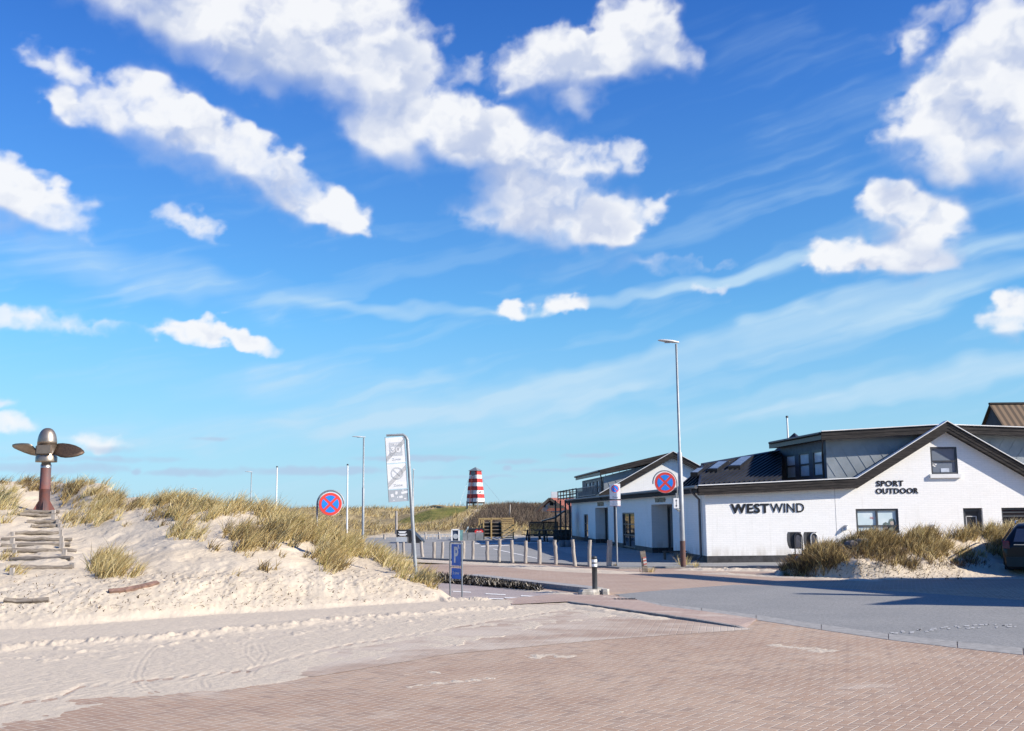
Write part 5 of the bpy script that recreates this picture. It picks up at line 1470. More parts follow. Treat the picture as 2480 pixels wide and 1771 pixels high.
# black bollard with white bands on its stone
bb = gnd(1441, 1439)
bol = thing('traffic_bollard', 'black plastic bollard with two white bands on a split concrete base', 'bollard', bb)
hb = at_y(1441, 1347, bb.y).z; z0 = .10; rb = .062
MB().lathe([(rb, z0), (rb, hb - .07), (rb * 1.04, hb - .07), (rb * 1.04, hb - .03), (rb * .85, hb - .005), (.0001, hb)], (bb.x, bb.y, 0), 20).build('tube', pmat('bollard_grey', (.045, .05, .055), .5, var=.15), bol)
for a, b in ((.145, .075), (.245, .175)):
    MB().lathe([(rb + .003, hb - a), (rb + .003, hb - b)], (bb.x, bb.y, 0), 20).build('white_band', signw_m, bol)
mb = MB(); rs = random.Random(5)
for x0, x1 in ((-.40, .13), (.145, .34)):
    n = 9; vs = []
    for ring, (s_, z_) in enumerate(((1, -.02), (1, .06), (.86, .115))):
        for j in range(n):
            a = 2 * math.pi * j / n
            cx_ = (x0 + x1) / 2; hx = (x1 - x0) / 2
            ex = abs(math.cos(a)) ** .6 * (1 if math.cos(a) > 0 else -1); ey = abs(math.sin(a)) ** .6 * (1 if math.sin(a) > 0 else -1)
            vs.append((bb.x + cx_ + hx * ex * s_ + rs.uniform(-.01, .01), bb.y - .03 + .22 * ey * s_, z_ + (rs.uniform(-.01, .01) if ring else 0)))
    fs = [(r * n + j, r * n + (j + 1) % n, (r + 1) * n + (j + 1) % n, (r + 1) * n + j) for r in range(2) for j in range(n)] + [tuple(range(2 * n, 3 * n))]
    mb.add(vs, fs)
mb.build('concrete_base', pmat('pale_concrete', (.42, .39, .34), .9, var=.2, scale=7, bump=.01), bol)

# wooden bollards along the car park
posts = [(962, 1344, 1313, 0), (978, 1346, 1313, 0), (1001, 1348, 1311, .02), (1024, 1349, 1312, -.10), (1051, 1352, 1313, -.02), (1070, 1352, 1313, .02), (1121, 1354, 1311, .03), (1145, 1355, 1310, .05),
         (1180, 1357, 1311, .06), (1209, 1358.5, 1306, .07), (1241, 1360, 1308, -.05), (1272, 1361, 1310, .0), (1306, 1362.5, 1308, -.01), (1346, 1364, 1308, -.01), (1393, 1368, 1307, -.06), (1428, 1369.5, 1308, .05), (1475, 1371, 1308, .04)]
plab = ['weathered wooden bollard half hidden by the dune grass, leftmost of the row',
        'weathered wooden bollard half hidden by the dune grass, second from the left',
        'wooden bollard seen just left of the leaning zone sign post',
        'wooden bollard tilting left, just right of the leaning zone sign post',
        'slim upright wooden bollard, fifth from the left in the row',
        'slim wooden bollard, sixth from the left, first to the left of the blue parking sign',
        'wooden bollard directly behind the right edge of the blue parking sign',
        'wooden bollard next right of the blue parking sign, leaning right',
        'crooked bent wooden bollard, second right of the blue parking sign',
        'bent wooden bollard with its top leaning right, third right of the blue parking sign',
        'wooden bollard with its top leaning left, fourth right of the blue parking sign',
        'short straight wooden bollard, fifth right of the blue parking sign',
        'straight wooden bollard, sixth right of the blue parking sign at the shadow edge',
        'knobbly wooden bollard, fourth from the right end of the row',
        'stout wooden bollard leaning left, third from the right end of the row',
        'wooden bollard just behind the black banded bollard, second from the right end',
        'thickest wooden bollard at the right end of the row beside the no parking sign']
for i, (px_, pyb, pyt, ln) in enumerate(posts):
    b_ = gnd(px_, pyb, .06); rs = random.Random(50 + i)
    h_ = at_y(px_, pyt, b_.y).z - .06
    r_ = .066 + rs.uniform(-.006, .01)
    if i == 16: r_ = .088
    pts = []; rad = []
    for k in range(8):
        t_ = k / 7
        wob = math.sin(t_ * rs.uniform(2, 5) + i) * .011 * (2 if i in (8, 9, 13) else 1)
        pts.append(b_ + V(ln * h_ * t_ + wob - math.sin(i) * .02, rs.uniform(-.01, .01), -.05 + (h_ + .05) * t_)); rad.append(r_ * (1.05 - .1 * t_ + rs.uniform(-.04, .04)))
    o = MB().tube(pts, rad, 12, smooth=True).build('wooden_bollard', MATS['post_wood'], None, loc=b_)
    tag(o, plab[i], 'bollard', 'weathered wooden bollards along the car park')

# short leaning marker post with reflector
mp = gnd(1563, 1386)
mk = thing('marker_post', 'short leaning wooden marker post with red and white reflector by the kerb', 'post', mp)
tp_ = at_y(1556, 1335, mp.y)
d_ = (tp_ - mp).normalized()
MB().bar(mp - d_ * .1, tp_, .16, .15, upv=(0, -1, 0)).build('post', MATS['driftwood'], mk)
rx_ = V(1, 0, 0); L_ = (tp_ - mp).length
S = lambda a, t_: mp + d_ * (L_ * t_) + V(a, -.083, 0)
pl_b = MB().prism([S(-.03, .32), S(.075, .32), S(.075, .72), S(-.03, .72)], (0, -.006, 0)).build('reflector', pmat('faded_white', (.48, .46, .44), .7, var=.15), mk)
mb = MB()
for t_ in (.34, .50, .64):
    mb.prism([S(-.03, t_), S(.075, t_ + .03), S(.075, t_ + .10), S(-.03, t_ + .07)], (0, -.010, 0))
mb.build('red_stripe', pmat('faded_red', (.34, .10, .08), .7, var=.2), pl_b)

# ------------------------------------------------------------------ propeller monument
MY = 36.0
mbp = at_y(106, 1238, MY)
mon = thing('propeller_monument', 'bronze ship propeller with domed hub on a rusty red pillar atop the sand stairs', 'monument', mbp)
bronze = pmat('bronze', (.36, .30, .245), .42, metal=.8, var=.18, scale=3, bump=.001, bscale=25, col2=(.26, .21, .165))
bronzed = pmat('pitted_bronze', (.11, .07, .045), .55, metal=.6, var=.4, scale=24, bump=.006, bscale=40, col2=(.05, .035, .028))
rustm = pmat('rusty_red_steel', (.18, .06, .045), .7, var=.3, scale=3.5, bump=.004, col2=(.085, .06, .065), stretch=(1, 1, .5))
u_ = .22 / FPX * MY
Mz = lambda zy: (1080 - zy) * u_
x0_ = mbp.x; c_ = V(mbp.x, MY, mbp.z)
MB().lathe([(.175, -.1), (.175, Mz(845)), (.182, Mz(843)), (.182, Mz(838)), (.172, Mz(836)), (.168, Mz(612))], c_, 28).build('pillar', rustm, mon)
MB().lathe([(.172, Mz(611)), (.172, Mz(575)), (.15, Mz(572)), (.15, Mz(548))], c_, 28).build('collar', pmat('bright_collar', (.42, .40, .38), .35, metal=.8, var=.1), mon)
mb = MB()
for k in range(4):
    a = math.radians(20 + 90 * k); d2 = V(math.cos(a), math.sin(a), 0); n2 = V(-d2.y, d2.x, 0) * .012
    mb.prism([c_ + d2 * .16 + V(0, 0, -.05) - n2, c_ + d2 * .36 + V(0, 0, -.05) - n2, c_ + d2 * .36 + V(0, 0, .02) - n2, c_ + d2 * .16 + V(0, 0, .37) - n2], n2 * 2)
mb.build('foot_fin', rustm, mon)
prof = [(.15, Mz(548)), (.343, Mz(548)), (.346, Mz(540)), (.346, Mz(492)), (.30, Mz(470)), (.30, Mz(372)), (.318, Mz(368)), (.31, Mz(350))]
for k in range(11):
    a = k / 10 * math.pi / 2; prof.append((max(.0001, .315 * math.cos(a) ** .8), Mz(350) + (Mz(172) - Mz(350)) * math.sin(a)))
MB().lathe(prof, c_, 40).build('hub', bronze, mon)
ox = c_.x - 497 * u_
def outl(pts): return [(ox + x * u_, Mz(y) + c_.z) for x, y in pts]
def blade(name, pts, yc, mt, tw):
    P = outl(pts); xm = sum(p[0] for p in P) / len(P); zm = sum(p[1] for p in P) / len(P)
    n = len(P)
    mb = MB()
    def yo(x, z): return yc + tw * (x - c_.x) * .0 + (z - zm) * tw * .9 + .10 * ((x - c_.x) ** 2)
    front = [V(x, MY + yo(x, z) - .012, z) for x, z in P]; back = [V(x, MY + yo(x, z) + .012, z) for x, z in P]
    cf = V(xm, MY + yo(xm, zm) - .035, zm); cb = V(xm, MY + yo(xm, zm) + .03, zm)
    midf = [cf.lerp(p, .6) + V(0, -.006, 0) for p in front]; midb = [cb.lerp(p, .6) for p in back]
    vs = front + midf + [cf] + back + midb + [cb]
    fs = []
    for i in range(n):
        j = (i + 1) % n
        fs += [(i, j, n + j, n + i), (n + i, n + j, 2 * n)]
        o2 = 2 * n + 1
        fs += [(o2 + j, o2 + i, o2 + n + i, o2 + n + j), (o2 + n + j, o2 + n + i, o2 + 2 * n)]
        fs.append((i, o2 + i, o2 + j, j))
    mb.add(vs, fs, True)
    return mb.build('blade', mt, mon)
blade('r', [(575, 470), (575, 360), (600, 340), (650, 337), (720, 345), (790, 364), (850, 392), (890, 422), (907, 445), (895, 468), (850, 490), (790, 503), (730, 507), (680, 500), (640, 484), (610, 470)], -.08, bronzed, .8)['label'] = 'pitted dark blade pointing right'
blade('l', [(430, 487), (380, 480), (300, 465), (230, 440), (170, 412), (130, 392), (115, 374), (126, 352), (170, 343), (250, 340), (320, 344), (352, 358), (380, 400), (412, 450)], -.05, bronze, -1.1)['label'] = 'smooth blade pointing left'
blade('b', [(440, 480), (440, 512), (380, 513), (335, 506), (325, 500), (350, 490), (390, 484)], .45, bronzed, .2)['label'] = 'blade pointing away'
mb = MB(); mb.box((ox + 515 * u_, MY - .33, c_.z + Mz(415)), (150 * u_, .14, 92 * u_)); mb.build('blade_seat', pmat('bronze_plain', (.30, .235, .18), .45, metal=.7, var=.1), mon)
mb = MB(); mb.prism([V(ox + 440 * u_, MY - .30, c_.z + Mz(365)), V(ox + 440 * u_, MY - .30, c_.z + Mz(462)), V(ox + 385 * u_, MY - .1, c_.z + Mz(470)), V(ox + 385 * u_, MY - .1, c_.z + Mz(375))], (0, .1, 0)); mb.build('blade_seat', bronzed, mon)

# ------------------------------------------------------------------ log stairs up the dune
st = thing('log_stairway', 'steep stairway of weathered grey logs and posts climbing the dune to the monument', 'stairs', LEFT.hit(110, 1420, 18.5, 45) or (0, 0, 0))
steps = [(62, 330, 870), (105, 290, 770), (198, 380, 770), (262, 440, 800), (360, 150, 830), (445, 30, 1070), (525, 30, 1030), (605, 60, 1040), (715, 150, 980), (838, 150, 980)]
stakes = [(740, 40, 95), (738, 105, 165), (785, 195, 220), (815, 245, 270), (835, 315, 395), (850, 405, 480), (850, 490, 560), (880, 590, 650), (180, 350, 390), (175, 430, 490), (180, 515, 575), (190, 600, 670), (990, 800, 830), (165, 845, 930)]
cpx = lambda X: X * .1762; cpy = lambda Y_: 1230 + Y_ * .1762
rs = random.Random(21)
for (sy, sx0, sx1) in steps:
    a = LEFT.hit(cpx(sx0) - 2, cpy(sy + 8), 17, 40); b = LEFT.hit(cpx(sx1) + 2, cpy(sy + rs.uniform(-8, 8)), 17, 40)
    if a is None or b is None: continue
    if abs(a.y - b.y) > .5: b = b.lerp(V(b.x, a.y, a.z), .6)
    r = .06 + rs.uniform(-.01, .012); n = 7
    pts = [a.lerp(b, k / n) + V(0, rs.uniform(-.02, .02), .02 + rs.uniform(-.02, .02)) for k in range(n + 1)]
    MB().tube(pts, [r * rs.uniform(.85, 1.1) for _ in pts], 9).build('step_log', MATS['driftwood'], st)
for (sx, y0, y1) in stakes:
    p = LEFT.hit(cpx(sx), cpy(y1), 17, 40)
    if p is None: continue
    h_ = max(.12, (y1 - y0) * .1762 / FPX * p.y * 1.15); w_s = rs.uniform(.08, .11)
    MB().bar(p + V(0, 0, -.15), p + V(rs.uniform(-.03, .03), 0, h_), w_s, w_s * .9, upv=(0, 1, 0)).build('stake', MATS['post_wood'], st)
# loose planks in the sand
def plank(pts, w, th, label, mt):
    P = [LEFT.hit(*q, 16, 40) for q in pts]; P = [p for p in P if p]
    mb = MB()
    for a, b in zip(P[:-1], P[1:]): mb.bar(a + V(0, 0, .01), b + V(0, 0, .01), w, th, upv=(0, -.6, .8))
    o = mb.build('plank', mt, None, loc=P[0]); tag(o, label, 'plank'); return o
plank([(263, 1438), (300, 1433), (340, 1425), (382, 1415)], .10, .09, 'reddish brown board sticking out of the sand below the round grass tuft', pmat('red_brown_board', (.20, .12, .09), .8, var=.25, scale=9))
plank([(9, 1460), (40, 1462), (80, 1461), (118, 1460)], .09, .12, 'grey weathered plank half buried at the far left foot of the dune', MATS['driftwood'])

# ------------------------------------------------------------------ bins by the wall
def bin_(px0, px1, py0, py1, Y, label, slot):
    a = at_y((px0 + px1) / 2, 1352, Y); a.z = .05
    t = thing('litter_bin', label, 'litter bin', a, 'black litter bins on posts by the shop wall')
    x0, x1 = at_y(px0, 1310, Y).x, at_y(px1, 1310, Y).x; z0, z1 = at_y(px0, py1, Y).z, at_y(px0, py0, Y).z
    cx = (x0 + x1) / 2; w = (x1 - x0); mb = MB()
    prof = [(x0 + .03, z1), (x1, z1), (x1, z0), (x0 + .06, z0), (x0 + .01, z0 + .12), (x0 - .01, (z0 + z1) / 2), (x0, z1 - .08)]
    mb.prism([V(x, Y - .19, z) for x, z in prof], (0, .38, 0)); mb.build('bin_body', black_m, t)
    fx0, fx1 = x0 + w * .38, x1 + .02
    hoop = [V(fx0, Y - .22, .0), V(fx0, Y - .22, z1 - .16)] + [V((fx0 + fx1) / 2 - (fx1 - fx0) / 2 * math.cos(a_), Y - .22, z1 - .16 + .13 * math.sin(a_)) for a_ in [math.pi * k / 10 for k in range(1, 10)]] + [V(fx1, Y - .22, z1 - .16), V(fx1, Y - .22, .0)]
    MB().tube(hoop, .022, 8).build('hoop_frame', slot, t)
    mb = MB(); ph = [V((fx0 + fx1) / 2 - (fx1 - fx0) * .36 * math.cos(a_), Y - .205, z1 - .20 + .12 * math.sin(a_)) for a_ in [math.pi * k / 10 for k in range(11)]]
    mb.prism(ph[::-1] + [V(fx0 + .03, Y - .205, z0 + .03), V(fx1 - .03, Y - .205, z0 + .03)], (0, -.012, 0)); mb.build('front_panel', pmat('bin_panel_grey', (.06, .063, .08), .5), t)
    return t
bin_(1910, 1937, 1289, 1329, 35.2, 'left black litter bin with grey arched front panel on a hooped frame', pmat('bin_frame', (.06, .06, .065), .4, metal=.4))
bin_(1950, 1974, 1289, 1329, 35.5, 'right black litter bin with pale edges, partly behind dune grass', pmat('bin_frame_pale', (.55, .55, .54), .4, metal=.3))
t = thing('ash_box', 'low black box with red brown lid under the left litter bin', 'box', at_y(1927, 1356, 35.0))
a, b = at_y(1912, 1362, 35.0), at_y(1943, 1340, 35.0)
MB().box(((a.x + b.x) / 2, 35.0, (a.z + b.z) / 2 - .03), (b.x - a.x, .4, b.z - a.z)).build('box', black_m, t)
MB().box(((a.x + b.x) / 2 + .06, 34.78, b.z - .10), ((b.x - a.x) * .6, .02, .12)).build('red_front', pmat('brick_red', (.28, .07, .045), .7), t)

# ------------------------------------------------------------------ dark estate car, cut by the frame
carm = bpy.data.materials.new('black_car_paint'); carm.use_nodes = True
bsd = carm.node_tree.nodes['Principled BSDF']; bsd.inputs['Base Color'].default_value = (.006, .006, .008, 1); bsd.inputs['Roughness'].default_value = .3; bsd.inputs['Coat Weight'].default_value = .2; bsd.inputs['Specular IOR Level'].default_value = .3
CY = 29.6
cl = at_y(2427, 1360, CY).x; CW = 1.84; ccx = cl + CW / 2 + .02
car = thing('parked_car', 'black estate car cut by the right edge, rear and red tail light towards us', 'car', (cl, CY, 0))
secs = []   # (y, half width at waist, z waist, half width roof, z roof, z bottom)
def sec(y, wb, zw, wr, zr, zbm):
    pts = [(-wb * .9, zbm), (-wb, zbm + .14), (-wb * 1.0, (zbm + zw) / 2 + .08), (-wb * .985, zw), (-wr, zr - .09), (-wr * .82, zr - .015), (0, zr)]
    pts += [(-x, z) for x, z in pts[-2::-1]]
    return [V(ccx + x, y, z) for x, z in pts]
ys_ = [(0, .80, .80, .78, .86, .30), (.03, .90, .92, .74, 1.02, .24), (.22, .92, .94, .60, 1.40, .22), (.55, .92, .94, .60, 1.47, .22), (1.7, .92, .93, .61, 1.49, .22), (2.6, .92, .92, .60, 1.46, .22), (3.3, .92, .90, .70, .96, .22), (4.2, .88, .80, .66, .84, .24), (4.4, .78, .66, .6, .68, .28)]
S_ = [sec(CY + y, a, b, c, d, e) for y, a, b, c, d, e in ys_]; n = len(S_[0])
mb = MB(); mb.add([v for s in S_ for v in s], [(i * n + j, i * n + j + 1, (i + 1) * n + j + 1, (i + 1) * n + j) for i in range(len(S_) - 1) for j in range(n - 1)] + [(i * n + n - 1, i * n, (i + 1) * n, (i + 1) * n + n - 1) for i in range(len(S_) - 1)], True)
mb.add(S_[0], [tuple(range(n))[::-1]]); mb.add(S_[-1], [tuple(range(n))])
body = mb.build('body', carm, car)
MB().prism([V(ccx - .62, CY + .025, .98), V(ccx + .62, CY + .025, .98), V(ccx + .52, CY + .195, 1.33), V(ccx - .52, CY + .195, 1.33)], (0, -.012, .0)).build('rear_window', GL, car)
MB().prism([V(ccx - .915, CY + .35, .98), V(ccx - .915, CY + 2.9, .96), V(ccx - .66, CY + 2.5, 1.36), V(ccx - .655, CY + .6, 1.38)], (-.02, 0, 0)).build('side_window', GL, car)
tl = pmat('tail_light_red', (.22, .01, .012), .15, var=.1)
MB().prism([V(ccx - .90, CY + .0, .80), V(ccx - .72, CY - .02, .80), V(ccx - .74, CY - .0, 1.00), V(ccx - .90, CY + .03, 1.00)], (0, .06, 0)).build('tail_light', tl, car)
MB().prism([V(ccx + .72, CY - .02, .80), V(ccx + .90, CY + .0, .80), V(ccx + .90, CY + .03, 1.00), V(ccx + .74, CY - .0, 1.00)], (0, .06, 0)).build('tail_light', tl, car)
MB().box((ccx, CY - .01, .90), (1.24, .03, .022)).build('chrome_strip', pmat('chrome', (.6, .6, .62), .15, metal=1, var=.02), car)
np_ = MB().box((ccx, CY - .012, .78), (.50, .012, .11)).build('number_plate', signw_m, car)
text_mb('C', V(ccx - .21, CY - .019, .745), XA, (0, 0, 1), h=.07, depth=.002, bold=.02).build('plate_text', letter_m, np_)
MB().box((ccx, CY - .03, .44), (1.66, .12, .26)).build('bumper', black_m, car)
for sx_w in (-1, 1):
    for yw in (.85, 3.55):
        wc = V(ccx + sx_w * .80, CY + yw, .33)
        w_o = MB().disc(wc + V(-.11, 0, 0), (1, 0, 0), .33, .22, 26).build('wheel', pmat('tyre', (.02, .02, .02), .9), car)
        MB().disc(wc + V(sx_w * .112 - (.01 if sx_w < 0 else 0), 0, 0), (1, 0, 0), .2, .01, 20).build('rim', steel_m, w_o)
for s_ in (-1, 1):
    MB().tube([V(ccx + s_ * .56, CY + .55, 1.47), V(ccx + s_ * .56, CY + .7, 1.53), V(ccx + s_ * .56, CY + 2.3, 1.53), V(ccx + s_ * .56, CY + 2.45, 1.48)], .018, 8).build('roof_rail', pmat('chrome', None) if 'chrome' in MATS else steel_m, car)
car.rotation_euler.z = math.radians(-27)
# ------------------------------------------------------------------ striped daymark tower
TY = 140.0
tb_ = at_y(1152, 1226, TY)
tow = thing('daymark_tower', 'red and white banded wooden beacon tower on the far dune', 'beacon tower', tb_)
tred = pmat('tower_red', (.42, .035, .03), .6, var=.12); twh = pmat('tower_white', (.72, .72, .71), .6, var=.06)
hpx = 84.0; Ht = hpx / FPX * TY     # banded height
za_ = tb_.z + .55
def hexring(z, w, rot=math.radians(15)):
    return [V(tb_.x + w * math.cos(rot + math.pi / 2 * k), TY + w * math.sin(rot + math.pi / 2 * k), z) for k in range(4)]
wb_, wt_ = 22.5 / FPX * TY, 14.2 / FPX * TY
N = 8
for k in range(N):
    z0, z1 = za_ + (Ht - .55) * k / N, za_ + (Ht - .55) * (k + 1) / N
    w0, w1 = wb_ + (wt_ - wb_) * k / N, wb_ + (wt_ - wb_) * (k + 1) / N
    wh = (k % 2 == 0)
    if not wh: w0 *= 1.03; w1 *= 1.03
    r0, r1 = hexring(z0, w0), hexring(z1, w1)
    mb = MB(); mb.add(r0 + r1, [(i, (i + 1) % 4, 4 + (i + 1) % 4, 4 + i) for i in range(4)] + [tuple(range(4))[::-1], tuple(range(4, 8))])
    # board joints
    if wh:
        for i in range(4):
            for t_ in (.15, .3, .45, .6, .75, .9):
                a = r0[i].lerp(r0[(i + 1) % 4], t_); b = r1[i].lerp(r1[(i + 1) % 4], t_); mb.bar(a, b, .05, .05)
    o = mb.build('white_band' if wh else 'red_band', twh if wh else tred, tow)
rr_ = hexring(za_ + Ht - .55, wt_ * 1.3); apx = V(tb_.x, TY, za_ + Ht - .55 + 9.5 / FPX * TY)
MB().add(rr_ + [apx], [(i, (i + 1) % 4, 4) for i in range(4)] + [tuple(range(4))[::-1]]).build('roof', pmat('tower_roof', (.16, .19, .21), .6, var=.15), tow)
tz = za_ + (Ht - .55) * 7.4 / 8
MB().disc(V(tb_.x - .36 * wt_, TY - wt_ * .64, tz), (-.5, -.87, 0), .34, .08, 20).build('round_window', pmat('tower_window', (.12, .14, .16), .3), tow)
mb = MB()
la, lb = V(tb_.x - .50 * wb_, TY - wb_ * .62, tb_.z + .0), V(tb_.x - .42 * wt_, TY - wt_ * .70, za_ + (Ht - .55) * 6.6 / 8)
for s_ in (-.17, .17): mb.bar(la + V(s_, -.05, 0), lb + V(s_, -.05, 0), .06)
for k in range(17):
    c_ = la.lerp(lb, (k + .5) / 17); mb.bar(c_ + V(-.17, -.05, 0), c_ + V(.17, -.05, 0), .05)
mb.build('ladder', pmat('ladder_dark', (.16, .035, .03), .7), tow)
for k in range(4):
    p = hexring(tb_.z, wb_ * .94)[k]; MB().bar(p - V(0, 0, .6), p + V(0, 0, .62), .2).build('leg', MATS['post_wood'], tow)
MB().add(hexring(za_ - .22, wb_ * 1.0) + hexring(za_ - .01, wb_ * 1.0), [(i, (i + 1) % 4, 4 + (i + 1) % 4, 4 + i) for i in range(4)] + [tuple(range(4))[::-1], tuple(range(4, 8))]).build('platform', MATS['dark_timber'], tow)
mb = MB()
zc_ = za_ + Ht * .62
mb.tube([V(tb_.x - wb_ * .8, TY, zc_), at_y(1112, 1226, TY - 2)], .012, 5); mb.tube([V(tb_.x + wb_ * .75, TY, zc_), at_y(1218, 1222, TY - 2)], .012, 5)
mb.build('guy_wire', steel_m, tow)
MB().box((tb_.x + wb_ * .56, TY - wb_ * .50, za_ + (Ht - .55) * 2.55 / 8), (.5, .05, .12), rz=math.radians(60)).build('vent', frame_m, tow)

# ------------------------------------------------------------------ far lamps and flagpoles
def farlamp(px, pyt, label, hd, Y=None, h=8.0):
    Y = Y or (h - EYE) * FPX / (1246 - pyt)
    p = at_y(px, pyt, Y); base = V(p.x, Y, 0.0)
    return lamp(label, base, p.z, hd, head_len=.9, r0=.10, r1=.07, detailed=False)
farlamp(881, 1059, 'far street lamp left of the leaning zone sign, tall with a flat head', (-1, 0, 0), h=8.0)
farlamp(609, 1143, 'distant street lamp left of the two white flagpoles', (-1, 0, 0))
farlamp(475, 1184, 'tiny most distant street lamp peeping over the dune crest', (-1, 0, 0), Y=180)
farlamp(1001, 1137, 'thin distant street lamp seen edge on just right of the leaning zone sign', (0, 1, 0), Y=120)
def flagpole(px, pyt, Y, label, zb=0.0):
    p = at_y(px, pyt, Y); base = V(p.x, Y, zb)
    t = thing('flagpole', label, 'flagpole', base, 'bare white flagpoles')
    MB().tube([base, V(p.x, Y, p.z - .05)], [.075, .05], 10).build('pole', pmat('flagpole_white', (.70, .70, .69), .5, var=.04), t)
    MB().lathe([(.065, 0), (.09, .04), (.07, .10), (.0001, .13)], V(p.x, Y, p.z - .05), 10).build('finial', frame_m, t)
flagpole(671, 1131, 88, 'bare white flagpole, left one of the pair behind the dune')
flagpole(842, 1126, 82, 'bare white flagpole between the round sign and the far street lamp')
flagpole(1906, 1010, 62, 'bare white flagpole rising behind the shop roof dormer')

# ------------------------------------------------------------------ houses
hb_ = at_y(1330, 1240, 118)
house = thing('white_house', 'small white gabled house with red roof between the far dunes and the shop', 'house', (hb_.x, 118, 0))
H = lambda px, py, Y=118: at_y(px, py, Y)
e0, ap_, e1 = H(1302, 1234), H(1331, 1206), H(1366, 1234)
MB().prism([V(e0.x + .2, 118, .0), V(e1.x, 118, .0), V(e1.x, 118, e1.z - .2), V(ap_.x, 118, ap_.z - .35), V(e0.x + .2, 118, e0.z - .2)], (0, .3, 0)).build('gable_wall', pmat('house_white', (.60, .62, .64), .7, var=.06), house)
hred = pmat('red_tiles', (.24, .075, .05), .8, var=.25, scale=5)
r2 = H(1366, 1207); 
mb = MB()
mb.hexa([V(e0.x - .5, 117.4, e0.z - .45), V(ap_.x, 117.4, ap_.z - .18), V(ap_.x + 4.5, 126, ap_.z - .18), V(e0.x + 4, 126, e0.z - .45), V(e0.x - .5, 117.4, e0.z - .25), V(ap_.x, 117.4, ap_.z), V(ap_.x + 4.5, 126, ap_.z), V(e0.x + 4, 126, e0.z - .25)])
mb.hexa([V(ap_.x, 117.4, ap_.z - .18), V(e1.x + .6, 117.4, e1.z - .45), V(e1.x + 5, 126, e1.z - .45), V(ap_.x + 4.5, 126, ap_.z - .18), V(ap_.x, 117.4, ap_.z), V(e1.x + .6, 117.4, e1.z - .25), V(e1.x + 5, 126, e1.z - .25), V(ap_.x + 4.5, 126, ap_.z)])
mb.build('roof', hred, house)
mb = MB(); mb.bar(V(e0.x - .5, 117.36, e0.z - .36), V(ap_.x, 117.36, ap_.z - .08), .05, .28); mb.bar(V(ap_.x, 117.36, ap_.z - .08), V(e1.x + .6, 117.36, e1.z - .36), .05, .28)
mb.build('gable_board', MATS['dark_timber'], house)
cz_ = H(1344, 1205)
MB().box((cz_.x, 120, cz_.z), (.7, .7, 1.3)).build('chimney', pmat('house_white', None), house)
for (a, b) in (((1316, 1222), (1322, 1229)), ((1332, 1213), (1340, 1227)), ((1343, 1214), (1353, 1227))):
    p, q = H(*a, 117.9), H(*b, 117.9); MB().box(((p.x + q.x) / 2, 117.95, (p.z + q.z) / 2), (q.x - p.x, .08, p.z - q.z)).build('window', GL, house)
p, q = H(1327, 1228, 117), H(1366, 1228, 117); MB().box(((p.x + q.x) / 2, 117, p.z), (q.x - p.x, .12, .3)).build('balcony_rail', MATS['dark_timber'], house)
p, q, r = H(1322, 1238, 115), H(1330, 1231, 115), H(1372, 1231, 115)
MB().prism([p, V(r.x, 115, p.z), r, q], (0, .3, 0)).build('porch_roof', hred, house)

# brown roofed building behind at far right
by_ = 58
A0, A1 = at_y(2383, 1037, by_), at_y(2400, 979, by_)
t = thing('brown_roof_house', 'tall dark building with brown corrugated roof behind the shop at the right edge', 'building', (A1.x, by_, 0))
ridge = A1.z; xl_ = at_y(2380, 1037, by_).x
cr_m = bpy.data.materials.new('corrugated_brown'); cr_m.use_nodes = True
g = G(cr_m.node_tree); b = g.n['Principled BSDF']; c = g.node('ShaderNodeTexCoord').outputs['Object']
x_, _, _ = g.sep(c); wv = g.m('SINE', g.mul(x_, 2 * math.pi / .34))
g.l.new(g.mix(g.rng(wv, -.6, .6), (.07, .048, .03), (.17, .115, .07)), b.inputs['Base Color']); b.inputs['Roughness'].default_value = .85
# gable end faces left; ridge runs to the right, roof plane faces the camera
za2 = 2.4; hd_ = 5.2
roofs = MB()
roofs.hexa([V(A1.x - .1, by_ - hd_, za2 + .2), V(A1.x + 14, by_ - hd_, za2 + .2), V(A1.x + 14, by_, ridge - .1), V(A1.x - .1, by_, ridge - .1), V(A1.x - .1, by_ - hd_, za2 + .4), V(A1.x + 14, by_ - hd_, za2 + .4), V(A1.x + 14, by_, ridge), V(A1.x - .1, by_, ridge)])
roofs.hexa([V(A1.x - .1, by_, ridge - .1), V(A1.x + 14, by_, ridge - .1), V(A1.x + 14, by_ + hd_, za2 + .2), V(A1.x - .1, by_ + hd_, za2 + .2), V(A1.x - .1, by_, ridge), V(A1.x + 14, by_, ridge), V(A1.x + 14, by_ + hd_, za2 + .4), V(A1.x - .1, by_ + hd_, za2 + .4)])
roofs.build('roof', cr_m, t)
MB().prism([V(A1.x, by_ - hd_ + .3, 0), V(A1.x, by_ + hd_ - .3, 0), V(A1.x, by_ + hd_ - .3, za2), V(A1.x, by_, ridge - .2), V(A1.x, by_ - hd_ + .3, za2)], (13.8, 0, 0)).build('wall', pmat('dark_boards', (.035, .035, .045), .7, var=.2), t)
MB().bar(V(A1.x - .1, by_, ridge + .03), V(A1.x + 14, by_, ridge + .03), .2, .1).build('ridge_cap', BW, t)

